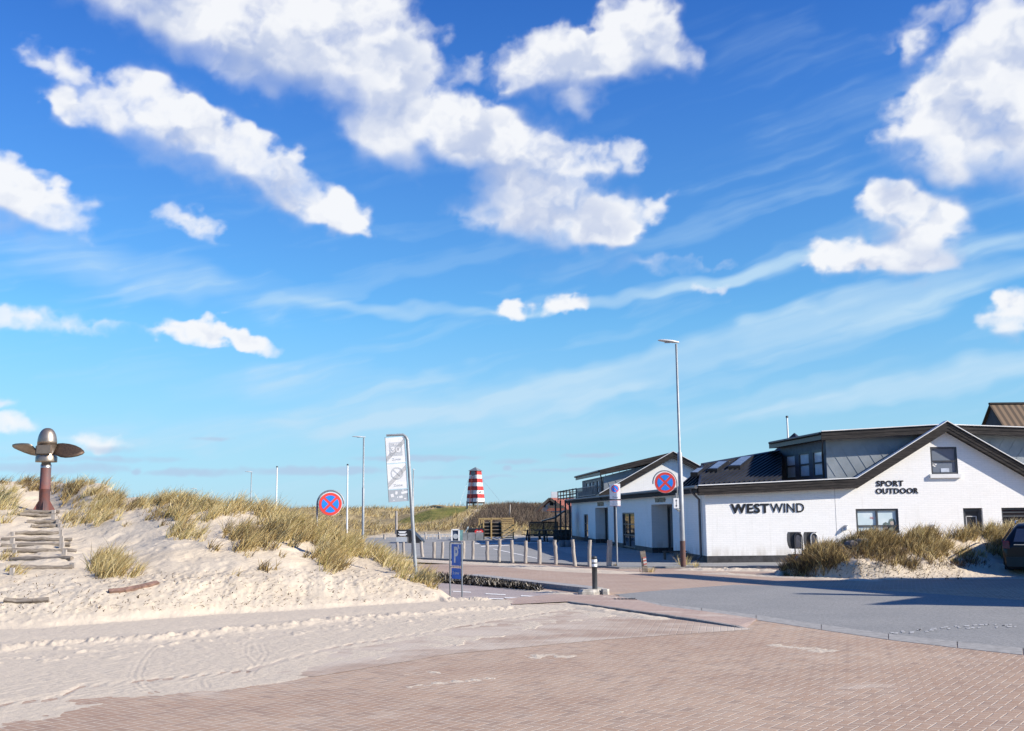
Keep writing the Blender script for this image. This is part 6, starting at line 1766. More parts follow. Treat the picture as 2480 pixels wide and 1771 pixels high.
# buildings outside the frame on the right, whose shadows lie across the road
def house_block(label, x0, x1, y0, y1, ze, zr, axis='y'):
    t = thing('brick_house', label, 'house', ((x0 + x1) / 2, (y0 + y1) / 2, 0))
    mt = pmat('red_brick_wall', (.30, .16, .11), .85, var=.2, scale=6)
    MB().box(((x0 + x1) / 2, (y0 + y1) / 2, ze / 2), (x1 - x0, y1 - y0, ze)).build('wall', mt, t)
    mb = MB()
    if axis == 'x':
        ym = (y0 + y1) / 2; mb.prism([V(x0, y0 - .3, ze), V(x0, y1 + .3, ze), V(x0, ym, zr)], (x1 - x0, 0, 0))
    else:
        xm = (x0 + x1) / 2; mb.prism([V(x0 - .3, y0, ze), V(xm, y0, zr), V(x1 + .3, y0, ze)], (0, y1 - y0, 0))
    mb.build('roof', hred, t)
    return t
t = thing('brick_house', 'red brick house with swept up roof standing beyond the right edge of the view', 'house', (22, 21, 0))
bw_ = pmat('red_brick_wall', (.30, .16, .11), .85, var=.2, scale=6)
MB().prism([V(18.2, y, z) for y, z in ((17.3, 0), (26, 0), (26, 5.0), (24.3, 7.4), (19.6, 5.5), (17.3, 6.5))], (8, 0, 0)).build('wall', bw_, t)
MB().prism([V(18, y, z) for y, z in ((19.6, 5.5), (27.07, 8.8), (27.07, 9.0), (19.6, 5.7))], (1.3, 0, 0)).build('roof', hred, t)
MB().prism([V(18, y, z) for y, z in ((17.1, 6.6), (19.58, 5.5), (19.58, 5.7), (17.1, 6.8))], (9, 0, 0)).build('roof', hred, t)
MB().box((18.3, 19.75, 6.4), (.4, .28, 1.7)).build('chimney', bw_, t)
for y_ in (19.5, 23.0): MB().box((18.18, y_, 2.4), (.08, 1.2, 1.3)).build('window', GL, t)
# ------------------------------------------------------------------ marram grass
def grass_mat(name, cols):
    mt = bpy.data.materials.new(name); mt.use_nodes = True
    g = G(mt.node_tree); b = g.n['Principled BSDF']
    an = g.node('ShaderNodeAttribute', attribute_name='tint')
    col = g.ramp(g.sep(an.outputs['Color'])[0], [(i / (len(cols) - 1), c) for i, c in enumerate(cols)])
    g.l.new(col, b.inputs['Base Color']); b.inputs['Roughness'].default_value = .75; b.inputs['Specular IOR Level'].default_value = .2
    tl = g.node('ShaderNodeBsdfTranslucent'); g.l.new(col, tl.inputs[0])
    mx = g.node('ShaderNodeMixShader'); mx.inputs[0].default_value = .12
    g.l.new(b.outputs[0], mx.inputs[1]); g.l.new(tl.outputs[0], mx.inputs[2])
    g.l.new(mx.outputs[0], g.n['Material Output'].inputs[0])
    return mt
gm = grass_mat('marram_blades', [(.055, .035, .018), (.15, .098, .045), (.31, .215, .085), (.48, .355, .145), (.60, .48, .23), (.66, .56, .33), (.33, .29, .09)])
gm_dark = grass_mat('brown_blades', [(.07, .045, .03), (.13, .085, .05), (.20, .14, .08), (.28, .20, .11), (.36, .28, .16), (.20, .19, .09)])
def blades(name, roots, length, width, lean=(.35, 0.0), spread=.45, seed=1, mt=None, curve=.55, tint=None, loc=None, seg=3):
    r = np.random.default_rng(seed); n = len(roots); roots = np.asarray(roots, float)
    L = length * r.uniform(.55, 1.25, n) if np.isscalar(length) else np.asarray(length) * r.uniform(.6, 1.2, n)
    az = r.uniform(0, 2 * np.pi, n); sp = np.abs(r.normal(0, spread, n))
    dx = lean[0] + sp * np.cos(az); dy = lean[1] + sp * np.sin(az)
    up = np.ones(n); nn = np.sqrt(dx ** 2 + dy ** 2 + 1); dx, dy, up = dx / nn, dy / nn, up / nn
    wa = r.uniform(0, np.pi, n); wx, wy = np.cos(wa), np.sin(wa) * .6
    hd = np.hypot(dx, dy) + 1e-6
    V_ = []; W = width * r.uniform(.7, 1.3, n)
    for k in range(seg + 1):
        t = k / seg
        bend = curve * t * t * L
        cx = roots[:, 0] + dx * L * t + dx / hd * bend * (.35 + hd * .5); cy = roots[:, 1] + dy * L * t + dy / hd * bend * (.35 + hd * .5)
        cz = roots[:, 2] + up * L * t - bend * hd * .75
        w = W * (1 - t) ** .7 * .5
        if k < seg:
            V_.append(np.stack([cx - wx * w, cy - wy * w, cz], 1)); V_.append(np.stack([cx + wx * w, cy + wy * w, cz], 1))
        else: V_.append(np.stack([cx, cy, cz], 1))
    m_ = len(V_); co = np.stack(V_, 1).reshape(-1, 3)
    base = (np.arange(n) * m_)[:, None]
    tris = []
    for k in range(seg - 1):
        a = 2 * k; tris += [[a, a + 1, a + 3], [a, a + 3, a + 2]]
    a = 2 * (seg - 1); tris.append([a, a + 1, a + 2])
    F_ = (base[:, :, None] + np.array(tris)[None]).reshape(-1, 3)
    o_ = np.array(loc if loc is not None else (0, 0, 0), float)
    me = grid_mesh(name, co - o_, F_, smooth=True)
    tv = (r.beta(2.2, 2.0, n) if tint is None else np.clip(tint + r.normal(0, .24, n), 0, 1))
    at = me.color_attributes.new('tint', 'FLOAT_COLOR', 'POINT')
    c4 = np.repeat(tv, m_)[:, None] * np.array([[1, 1, 1, 0]]) + np.array([[0, 0, 0, 1]])
    at.data.foreach_set('color', c4.astype(np.float32).ravel())
    me.materials.append(mt or gm)
    o = bpy.data.objects.new(name, me); COL.objects.link(o); o.location = tuple(o_)
    return o
def scatter(D, clumps, y0, y1, seed, edge=.55, gap=-.13):
    """clumps: (cx, cy, rx, ry, number of blades, length, tint) in the 2274 wide view; blades grow in tussocks"""
    r = np.random.default_rng(seed); R = []; Ls = []; T = []
    for (cx, cy, rx, ry, n, ln, ti) in clumps:
        nt = max(3, n // 32)
        k = 0
        for q in range(nt * 2):
            if k >= nt: break
            a = r.uniform(0, 2 * np.pi); s = r.uniform(0, 1) ** edge
            h = D.hit((cx + rx * s * math.cos(a)) * K, (cy + ry * s * math.sin(a)) * K, y0, y1, 260)
            if h is None: continue
            k += 1
            if fbm(np.array([h.x * 1.1]), np.array([h.y * .9]), 3, .55, 641)[0] < gap: continue
            m_ = int(17 * r.uniform(.6, 1.4)); rad = r.uniform(.05, .16)
            a2 = r.uniform(0, 2 * np.pi, m_); s2 = np.sqrt(r.uniform(0, 1, m_)) * rad
            x = h.x + np.cos(a2) * s2; y = h.y + np.sin(a2) * s2 * 1.4
            R.append(np.stack([x, y, D.h(x, y) - .02], 1)); Ls.append(np.full(m_, ln * r.uniform(.75, 1.2))); T.append(np.full(m_, ti + r.normal(0, .10)))
    return np.concatenate(R), np.concatenate(Ls), np.concatenate(T)
def stuff(o): o['kind'] = 'stuff'; return o
# left dune
CL = [(18, 1112, 40, 34, 2200, .62, .80), (10, 1145, 30, 22, 500, .45, .65),
      (60, 1082, 70, 12, 1500, .40, .22), (150, 1085, 75, 16, 2200, .42, .18), (110, 1072, 110, 6, 900, .38, .45), (205, 1088, 62, 22, 2200, .50, .60), (230, 1112, 50, 22, 1800, .50, .50), (160, 1118, 30, 16, 700, .4, .4),
      (205, 1150, 62, 24, 2600, .48, .62), (150, 1160, 20, 16, 400, .35, .45),
      (290, 1122, 55, 16, 1800, .42, .38), (340, 1118, 45, 16, 1700, .45, .55), (400, 1112, 70, 12, 2200, .45, .68), (385, 1135, 70, 22, 2400, .45, .45), (330, 1150, 35, 14, 500, .35, .25),
      (430, 1150, 50, 24, 2000, .50, .60), (420, 1185, 45, 22, 1500, .46, .60), (390, 1200, 20, 10, 300, .35, .55), (470, 1130, 45, 14, 1300, .48, .65),
      (540, 1124, 50, 14, 1900, .60, .62), (500, 1140, 40, 12, 900, .5, .55), (575, 1140, 40, 14, 1500, .60, .62),
      (520, 1205, 40, 26, 3000, .62, .42), (500, 1222, 30, 12, 500, .4, .3), (560, 1185, 26, 14, 700, .5, .5),
      (625, 1165, 60, 26, 3600, .62, .60), (600, 1195, 40, 26, 2400, .60, .50), (655, 1195, 36, 22, 2000, .58, .55), (575, 1215, 24, 12, 500, .45, .35),
      (700, 1190, 40, 18, 1800, .55, .62), (735, 1205, 45, 16, 2200, .52, .66), (770, 1225, 42, 18, 2200, .52, .66), (730, 1235, 36, 20, 1700, .52, .60), (740, 1262, 30, 14, 900, .42, .40),
      (800, 1222, 48, 14, 2000, .50, .68), (840, 1238, 40, 13, 1900, .50, .68), (880, 1255, 36, 14, 2000, .48, .66), (910, 1275, 28, 12, 1600, .46, .66), (940, 1290, 26, 11, 1500, .42, .62), (880, 1278, 18, 8, 400, .35, .45), (960, 1302, 10, 6, 350, .34, .6),
      (590, 1268, 34, 6, 170, .3, .3), (748, 1272, 12, 6, 120, .3, .2), (530, 1275, 16, 6, 90, .25, .3), (650, 1240, 30, 8, 160, .3, .4), (545, 1230, 30, 8, 200, .3, .4), (690, 1245, 22, 8, 150, .3, .4),
      (10, 1238, 22, 8, 350, .28, .45), (25, 1270, 26, 8, 250, .26, .5), (5, 1230, 14, 8, 250, .3, .4), (345, 1175, 30, 10, 120, .25, .3), (290, 1165, 25, 8, 80, .2, .3)]
R_, L_, T_ = scatter(LEFT, CL, 16.5, 60, 5)
stuff(blades('marram_grass', R_, L_, .020, lean=(.38, .05), spread=.42, seed=3, tint=T_))
# brown heathery litter low on the crests
CB = [(90, 1080, 90, 12, 1500, .26, .3), (160, 1090, 70, 14, 1500, .26, .25), (290, 1126, 50, 14, 1100, .24, .3), (360, 1140, 50, 16, 900, .22, .3), (225, 1100, 40, 14, 500, .25, .3), (600, 1215, 40, 14, 350, .25, .4), (510, 1215, 40, 12, 500, .3, .3)]
R_, L_, T_ = scatter(LEFT, CB, 16.5, 60, 15)
stuff(blades('dry_litter', R_, L_, .014, lean=(.15, 0), spread=.9, seed=6, tint=T_, mt=gm_dark))
# the back of the dune and beyond the left edge, thinner
r = np.random.default_rng(31)
yy = r.uniform(27, 50, 16000); uu = r.uniform(-.75, -.13, 16000); xx_ = uu * yy
m_ = (fbm(xx_ * .45, yy * .45, 3, .5, 601) > .02)
hh = LEFT.h(xx_, yy); b_, YYq = LEFT.base(uu, yy)
m_ &= (yy > YYq[:, 4] - .5) & (hh > .15)
stuff(blades('marram_grass', np.stack([xx_[m_], yy[m_], hh[m_] - .02], 1), .5, .014, lean=(.35, 0), spread=.4, seed=8, tint=np.full(m_.sum(), .55)))
# single tussock that can be told apart
def tussock(clumps, D, label, seed, y0=16, y1=45, lean=(.35, 0), mt=None, width=.017):
    R_, L_, T_ = scatter(D, clumps, y0, y1, seed)
    o = blades('grass_tuft', R_, L_, width, lean=lean, spread=.42, seed=seed, tint=T_, loc=R_.mean(0), mt=mt)
    return tag(o, label, 'grass tuft')
tussock([(238, 1262, 42, 24, 3000, .50, .60), (275, 1272, 30, 14, 700, .42, .62), (225, 1282, 18, 8, 300, .35, .45)], LEFT, 'large round marram grass tuft standing alone on bare sand right of the log stairs', 41)
class Flat:
    def __init__(s, z): s.z = z
    def h(s, x, y): return np.zeros_like(np.asarray(x, float)) + s.z
    def hit(s, px, py, *a): return at_z(px, py, s.z)
tussock([(1517, 1256, 10, 3, 330, .40, .6), (1535, 1260, 16, 2.5, 220, .22, .65), (1560, 1262, 20, 2, 120, .16, .6)], Flat(.02), 'dry grass tuft at the rusty foot of the tall street lamp', 43, lean=(.1, 0))
tussock([(1433, 1269, 6, 2, 110, .20, .45), (1442, 1270, 5, 2, 70, .22, .6)], Flat(.0), 'small grass tuft around the leaning marker post', 44, lean=(.2, 0))
tussock([(1368, 1257, 3, 1, 30, .12, .3)], Flat(.06), 'tiny weed at the foot of the no parking sign post', 45, lean=(0, 0))
# right mound
CR = [(1760, 1262, 34, 14, 2600, .40, .25), (1790, 1250, 36, 22, 4200, .46, .30), (1820, 1235, 40, 22, 4200, .48, .38), (1850, 1222, 40, 18, 3600, .46, .45), (1855, 1245, 30, 18, 2200, .42, .35), (1775, 1275, 30, 6, 900, .28, .2),
      (1900, 1202, 50, 14, 3200, .44, .50), (1950, 1200, 50, 18, 3600, .46, .45), (1940, 1225, 60, 16, 3400, .42, .35), (1990, 1215, 50, 20, 3400, .46, .42), (1980, 1248, 40, 14, 1800, .38, .35), (2010, 1262, 30, 8, 900, .3, .3), (1920, 1245, 26, 10, 800, .34, .25),
      (2030, 1196, 50, 14, 3000, .48, .58), (2080, 1205, 50, 18, 3400, .48, .55), (2065, 1232, 40, 16, 1900, .40, .50), (2130, 1200, 50, 16, 3200, .48, .58), (2180, 1195, 50, 16, 3200, .50, .62), (2150, 1225, 50, 18, 2600, .42, .52), (2230, 1190, 50, 16, 3000, .54, .66), (2220, 1220, 50, 18, 2400, .42, .5),
      (2290, 1192, 60, 18, 2800, .5, .6), (2370, 1195, 60, 20, 2400, .5, .6), (2160, 1252, 50, 8, 900, .26, .25), (2100, 1256, 30, 6, 400, .24, .3)]
CR = [(a, b - (2 if b > 1215 else 0), c, d, int(n * (.55 if b > 1238 else .95)), l * .88, t - .12) for a, b, c, d, n, l, t in CR]
R_, L_, T_ = scatter(RIGHT, CR, 27.5, 36, 51, gap=-.20)
stuff(blades('marram_grass', R_, L_, .020, lean=(.22, .05), spread=.52, seed=52, tint=T_))
CD = [(1775, 1262, 44, 14, 1800, .30, .3), (1810, 1245, 50, 18, 1500, .30, .35), (1940, 1232, 80, 14, 1500, .28, .35), (1860, 1235, 40, 14, 900, .28, .3), (2020, 1250, 60, 12, 900, .25, .3), (2150, 1256, 60, 7, 900, .24, .2)]
R_, L_, T_ = scatter(RIGHT, CD, 27.5, 36, 53)
stuff(blades('dry_litter', R_, L_, .014, lean=(-.1, -.1), spread=.9, seed=54, tint=T_, mt=gm_dark))
# stones on the mound
for i, (px_, py_, s_, lab) in enumerate(((2068, 1324, .26, 'dark angular boulder half buried in the grassed mound'), (2094, 1317, .24, 'pale angular boulder beside the dark one on the mound'))):
    p = RIGHT.hit(px_, py_, 27.5, 36) or at_y(px_, py_, 31)
    rs = random.Random(60 + i); mb = MB(); vs = []; n = 8
    for k, (rr2, zz2) in enumerate(((1, -.3), (1.05, .15), (.8, .5), (.3, .62))):
        vs += [(p.x + s_ * rr2 * math.cos(2 * math.pi * j / n) * rs.uniform(.8, 1.2), p.y + s_ * rr2 * math.sin(2 * math.pi * j / n) * rs.uniform(.8, 1.2), p.z + s_ * zz2 * rs.uniform(.8, 1.2)) for j in range(n)]
    mb.add(vs, [(k * n + j, k * n + (j + 1) % n, (k + 1) * n + (j + 1) % n, (k + 1) * n + j) for k in range(3) for j in range(n)] + [tuple(range(3 * n, 4 * n))])
    tag(mb.build('boulder', pmat('stone_dark', (.13, .12, .115), .9, var=.2, scale=6, bump=.01) if i == 0 else pmat('stone_pale', (.42, .37, .31), .9, var=.2, scale=6, bump=.01), None, loc=p), lab, 'boulder')
# debris strewn on the sand of the mound
r = np.random.default_rng(71); pts = []
for _ in range(900):
    h = RIGHT.hit(r.uniform(1925, 2330), r.uniform(1366, 1404), 27.5, 35, 160)
    if h is not None: pts.append(h)
stuff(blades('plant_debris', np.array([tuple(p) for p in pts]), .09, .03, lean=(.6, 0), spread=2.2, seed=72, mt=gm_dark, tint=np.full(len(pts), .25), seg=2))
r = np.random.default_rng(75); pts = []
for _ in range(1500):
    a_ = r.uniform(0, 1050); h = LEFT.hit(a_, r.uniform(1395, 1490) - .02 * a_, 16.5, 30, 160)
    if h is not None and h.z > .08: pts.append(h)
stuff(blades('plant_debris', np.array([tuple(p) for p in pts]), .08, .022, lean=(.8, 0), spread=2.5, seed=76, mt=gm_dark, tint=np.full(len(pts), .2), seg=2))
# low dark dry plants in the planting strip beside the kerb
gm_black = grass_mat('black_crumbs', [(.010, .009, .008), (.02, .018, .016), (.05, .045, .04), (.40, .36, .30), (.48, .43, .36)])
r = np.random.default_rng(81); n = 5200
t_ = r.uniform(0, 1, n); q = r.uniform(-1, 1, n)
px_ = 1050 + 258 * t_; py_ = 1403 + 29 * t_ ** 1.15 + q * (8.5 - 6.0 * t_)
P_ = np.array([tuple(at_z(a, b)) for a, b in zip(px_, py_)])
sel = q < .45 - .3 * t_
stuff(blades('dry_ground_cover', P_, .17, .05, lean=(0, 0), spread=.7, seed=82, mt=gm_black, tint=np.where(r.uniform(0, 1, n) < .22, .95, -.15), seg=2))
# sandy crumbs beside the blue parking sign
# far dunes
r = np.random.default_rng(91); n = 60000
uu = r.uniform(-.30, .62, n); yy = 84 * (170 / 84) ** r.uniform(0, 1, n); xx_ = uu * yy
hh = HILL.h(xx_, yy); PX_, PY_2 = proj(xx_, yy, hh)
gmask = inside(PX_, PY_2, GREEN, 1) < .5; smask = inside(PX_, PY_2, SCRUB, 2) > .5
keep = gmask & (inside(PX_, PY_2, FOOTS, 1) < .5) & (fbm(xx_ * .12, yy * .12, 3, .5, 611) > -.12) & (PX_ > 500) & (PX_ < 2600)
k1 = keep & ~smask; k2 = keep & smask
stuff(blades('marram_grass', np.stack([xx_, yy, hh - .05], 1)[k1], .75, .055, lean=(.3, 0), spread=.5, seed=92, tint=np.clip(.45 + .25 * fbm(xx_ * .1, yy * .1, 2, .5, 613), 0, 1)[k1], seg=2))
scm = grass_mat('scrub_twigs', [(.06, .045, .035), (.11, .08, .06), (.15, .115, .085), (.19, .15, .10)])
k3 = np.repeat(np.where(k2)[0], 5)
stuff(blades('heath_scrub', np.stack([xx_[k3] + r.normal(0, .5, len(k3)), yy[k3] + r.normal(0, .5, len(k3)), hh[k3] - .05], 1), .85, .06, lean=(.05, 0), spread=.55, seed=93, mt=scm, seg=2))

# ------------------------------------------------------------------ dark pines on the skyline
pm_ = grass_mat('pine_needles', [(.010, .016, .010), (.022, .035, .018), (.035, .05, .025)])
rs = random.Random(17)
spots = [(1188, 1227, 5), (1196, 1224, 7), (1210, 1226, 5), (1222, 1225, 6), (1232, 1223, 8), (1243, 1222, 9), (1254, 1220, 11), (1264, 1221, 10), (1275, 1219, 12), (1286, 1220, 11), (1297, 1218, 12), (1308, 1219, 11), (1318, 1221, 9)]
wordn = ['first', 'second', 'third', 'fourth', 'fifth', 'sixth', 'seventh', 'eighth', 'ninth', 'tenth', 'eleventh', 'twelfth', 'last']
for i, (px_, pyt, hp) in enumerate(spots):
    Y = 230 + rs.uniform(-12, 12); tpz = at_y(px_, pyt, Y); bz = at_y(px_, 1236, Y).z
    t = thing('pine_tree', '%s small dark pine from the left on the skyline right of the striped tower' % wordn[i], 'tree', (tpz.x, Y, bz), 'dark pines on the far skyline')
    H_ = tpz.z - bz
    MB().tube([V(tpz.x, Y, bz), V(tpz.x, Y, bz + H_ * .8)], [.12, .05], 6).build('trunk', MATS['dark_timber'], t)
    r = np.random.default_rng(200 + i); n = 420; wv_ = rs.uniform(.7, 1.2)
    a = r.uniform(0, 2 * np.pi, n); s = np.sqrt(r.uniform(0, 1, n)); zq = r.uniform(.25, 1, n)
    rad_ = wv_ * (1.15 - zq) * (1 + .4 * np.sin(a * 3 + zq * 9)) * 1.1
    P_ = np.stack([tpz.x + np.cos(a) * s * rad_, Y + np.sin(a) * s * rad_, bz + H_ * zq * .93], 1)
    o = blades('crown', P_ - np.array([tpz.x, Y, bz]), .35, .16, lean=(0, 0), spread=1.2, seed=300 + i, mt=pm_, seg=2)
    o.parent = t
# ------------------------------------------------------------------ things at the far side of the car park
def lotp(px, py=1308): return gnd(px, py, .06)
# timber rack with shelves and a ladder end
b_ = lotp(1200, 1306); RY = b_.y
def rx_(px): return at_y(px, 1280, RY).x
def rz_(py): return at_y(1200, py, RY).z
t = thing('timber_rack', 'yellow timber storage rack with slatted right end in front of the brown scrub', 'rack', b_)
mb = MB()
for px_ in (1171, 1190, 1215, 1243): mb.bar(V(rx_(px_), RY, .06), V(rx_(px_), RY, rz_(1256)), .10)
for px_ in (1160, 1166): mb.bar(V(rx_(px_), RY + .8, .06), V(rx_(px_), RY + .8, rz_(1256)), .10)
mb.bar(V(rx_(1160), RY, rz_(1256)), V(rx_(1245), RY, rz_(1256)), .10); mb.bar(V(rx_(1160), RY + .8, rz_(1257)), V(rx_(1245), RY + .8, rz_(1257)), .10)
mb.build('frame', MATS['yellow_timber'], t)
mb = MB()
for k in range(11):
    z_ = rz_(1262) + (rz_(1302) - rz_(1262)) * k / 10; mb.bar(V(rx_(1215), RY - .06, z_), V(rx_(1243), RY - .06, z_), .07)
mb.build('slats', MATS['yellow_timber'], t)
for k in range(5):
    z_ = rz_(1266) + (rz_(1300) - rz_(1266)) * k / 4
    MB().box(((rx_(1171) + rx_(1214)) / 2, RY + .35, z_), (rx_(1214) - rx_(1171), .7, .06)).build('shelf', MATS['driftwood'], t)
rs = random.Random(31)
for k in range(4):
    for px_ in (1181, 1203):
        z_ = rz_(1266) + (rz_(1300) - rz_(1266)) * (k + 1) / 4 + .17
        a = V(rx_(px_) - .45, RY + .25, z_); c_ = V(rx_(px_) + .45, RY + .25, z_)
        o = MB().tube([a, a.lerp(c_, .12), a.lerp(c_, .5) - V(0, 0, .03), a.lerp(c_, .88), c_], [.04, .13, .17, .13, .04], 8).build('stored_hull', None, None, loc=a.lerp(c_, .5))
        bpy.data.objects.remove(o)
        bo = MB().tube([a, a.lerp(c_, .12), a.lerp(c_, .5) - V(0, 0, .03), a.lerp(c_, .88), c_], [.04, .13, .17, .13, .04], 8).build('kayak', black_m, None, loc=a.lerp(c_, .5))
        tag(bo, 'dark hull lying on the %s shelf of the timber rack, %s column' % (('top', 'second', 'third', 'lowest')[k], 'left' if px_ == 1181 else 'right'), 'kayak', 'dark hulls stored in the timber rack')
# quarter pipe with heart
q_ = lotp(1150, 1307); QY = q_.y - 1.2
qx = lambda px: at_y(px, 1290, QY).x
qz = lambda py: at_y(1150, py, QY).z
t = thing('skate_ramp', 'black sided quarter pipe skate ramp with a red heart on its side', 'skate ramp', (qx(1150), QY, .06))
prof = [(qx(1112), .08)]
for k in range(9):
    s = k / 8; prof.append((qx(1112) + (qx(1136) - qx(1112)) * s, .08 + (qz(1280) - .08) * s ** 2.2))
prof += [(qx(1172), qz(1280)), (qx(1172), .08)]
MB().prism([V(x, QY, z) for x, z in prof], (0, 1.6, 0)).build('side_panel', black_m, t)
mb = MB()
for k in range(8):
    a, c_ = prof[k + 1], prof[k + 2] if k < 8 else prof[k + 1]
for k in range(1, 9):
    a, c_ = prof[k], prof[k + 1] if k < 9 else prof[k]
    mb.hexa([V(a[0] - .1, QY - .05, a[1]), V(c_[0] - .1, QY - .05, c_[1]), V(c_[0] - .1, QY + 1.65, c_[1]), V(a[0] - .1, QY + 1.65, a[1]), V(a[0] - .1, QY - .05, a[1] + .12), V(c_[0] - .1, QY - .05, c_[1] + .12), V(c_[0] - .1, QY + 1.65, c_[1] + .12), V(a[0] - .1, QY + 1.65, a[1] + .12)])
mb.build('ride_surface', pmat('ramp_blue_grey', (.28, .36, .42), .5), t)
hc = V(qx(1160), QY - .02, qz(1291)); sc_ = 10.5 / FPX * QY
hp = []
for k in range(40):
    a = 2 * math.pi * k / 40
    hp.append(hc + V(16 * math.sin(a) ** 3 / 16 * sc_, 0, (13 * math.cos(a) - 5 * math.cos(2 * a) - 2 * math.cos(3 * a) - math.cos(4 * a)) / 16 * sc_))
h_ = MB().prism(hp, (0, -.03, 0)).build('red_heart', pmat('heart_red', (.60, .03, .03), .5, var=.05), t)
text_mb('WE LOVE', hc + V(0, -.032, .05), XA, (0, 0, 1), w=sc_ * 1.1, h=.09, depth=.004, bold=.04, align='C').build('text', signw_m, h_)
# kiosk like display, blue and white
k_ = lotp(1103, 1309); KY = k_.y - .5
kx = lambda px: at_y(px, 1290, KY).x
kz = lambda py: at_y(1103, py, KY).z
t = thing('information_stand', 'small dark blue information stand in a pale frame left of the skate ramp', 'stand', (kx(1103), KY, .06))
MB().box(((kx(1096) + kx(1112)) / 2, KY, (kz(1284) + .06) / 2), (kx(1112) - kx(1096), .5, kz(1284) - .06)).build('panel', pmat('navy_panel', (.03, .05, .10), .5), t)
mb = MB()
for px_ in (1095, 1112): mb.bar(V(kx(px_), KY - .27, .06), V(kx(px_), KY - .27, kz(1283)), .09)
mb.bar(V(kx(1095), KY - .27, kz(1283)), V(kx(1112), KY - .27, kz(1283)), .09); mb.build('frame', signw_m, t)
mb = MB(); mb.box((kx(1117), KY, (kz(1284) + .06) / 2), (.22, .4, kz(1284) - .06)); mb.build('side_panel', pmat('teal_panel', (.12, .25, .26), .5), t)
mb = MB(); mb.disc((kx(1104), KY - .29, .35), (0, -1, 0), .18, .02, 16); mb.build('badge', signg_m, t)
# low concrete barrier
t = MB(); bxl = lambda px: at_y(px, 1300, QY - 1.2).x
for k in range(3):
    a, c_ = bxl(1113 + k * 19.5), bxl(1113 + (k + 1) * 19.5) - .03
    t.box(((a + c_) / 2, QY - 1.2, .33), (c_ - a, .12, .54))
o = t.build('mesh_barrier', pmat('barrier_grey', (.22, .23, .24), .7), None, loc=(bxl(1140), QY - 1.2, .06)); tag(o, 'low grey barrier of three panels in front of the skate ramp', 'barrier')
# black notice board and dark tent like shape
n_ = lotp(975, 1316); NY_ = n_.y
nx = lambda px: at_y(px, 1290, NY_).x
nz_ = lambda py: at_y(975, py, NY_).z
t = thing('notice_board', 'black notice board with white text lines and a grey lower panel beside the zone sign', 'notice board', (nx(975), NY_, .06))
u1 = MB().box(((nx(960) + nx(989)) / 2, NY_, (nz_(1283) + nz_(1300)) / 2), (nx(989) - nx(960), .08, nz_(1283) - nz_(1300))).build('upper_board', black_m, t)
mb = MB()
rs = random.Random(9)
for k, (py_, x0, x1) in enumerate(((1288, 965, 984), (1290, 967, 982), (1294, 964, 986), (1296.5, 968, 983))):
    mb.bar(V(nx(x0), NY_ - .06, nz_(py_)), V(nx(x1), NY_ - .06, nz_(py_)), .05, .02, upv=(0, 1, 0))
mb.build('text_line', signw_m, u1)
MB().box(((nx(960) + nx(985)) / 2, NY_ - .02, (nz_(1301) + nz_(1312)) / 2), (nx(985) - nx(960), .08, nz_(1301) - nz_(1312))).build('lower_panel', signg_m, t)
for px_ in (962, 987): MB().bar(V(nx(px_), NY_ + .06, .0), V(nx(px_), NY_ + .06, nz_(1283)), .08).build('post', signd_m, t)
tt = MB().prism([V(nx(986), NY_ + .3, .06), V(nx(1022), NY_ + .3, .06), V(nx(1020), NY_ + .3, .2), V(nx(1002), NY_ + .3, nz_(1292)), V(nx(992), NY_ + .3, nz_(1284)), V(nx(986), NY_ + .3, nz_(1283))], (0, 2.0, 0)).build('black_ramp', black_m, None, loc=(nx(1004), NY_ + .3, .06))
tag(tt, 'second black sided skate ramp right behind the notice board', 'skate ramp')
# posts and rope fence at the dune foot
for i, (px_, y0, y1, lab) in enumerate(((1032, 1290, 1307, 'leaning pale fence post at the far dune foot, left of two'), (1065, 1289, 1307, 'leaning pale fence post at the far dune foot, right of two'), (931, 1294, 1306, 'short fence post seen over the grass left of the notice board'),
                                        (960, 1238, 1284, 'tall thin wooden pole standing behind the notice board'), (1235, 1222, 1248, 'thin pole standing in the brown scrub above the timber rack'))):
    Y = 80 if i < 3 else (78 if i == 3 else 104)
    a, c_ = at_y(px_, y1, Y), at_y(px_ - (2 if i < 2 else 0), y0, Y)
    o = MB().tube([a - V(0, 0, .3), c_], [.10, .08] if i < 4 else [.07, .06], 8).build('fence_post', MATS['post_wood'], None, loc=a); tag(o, lab, 'post', 'weathered posts beyond the car park')
t = thing('rail_fence', 'low grey wire rail along the far edge of the car park', 'fence', lotp(1060, 1305))
mb = MB(); FY = lotp(1060, 1306).y
for px_ in range(1018, 1112, 10): p = at_y(px_, 1300, FY); mb.bar(V(p.x, FY, .06), V(p.x, FY, .40), .05)
mb.bar(V(at_y(1018, 1300, FY).x, FY, .38), V(at_y(1110, 1300, FY).x, FY, .38), .04); mb.build('rail', signg_m, t)
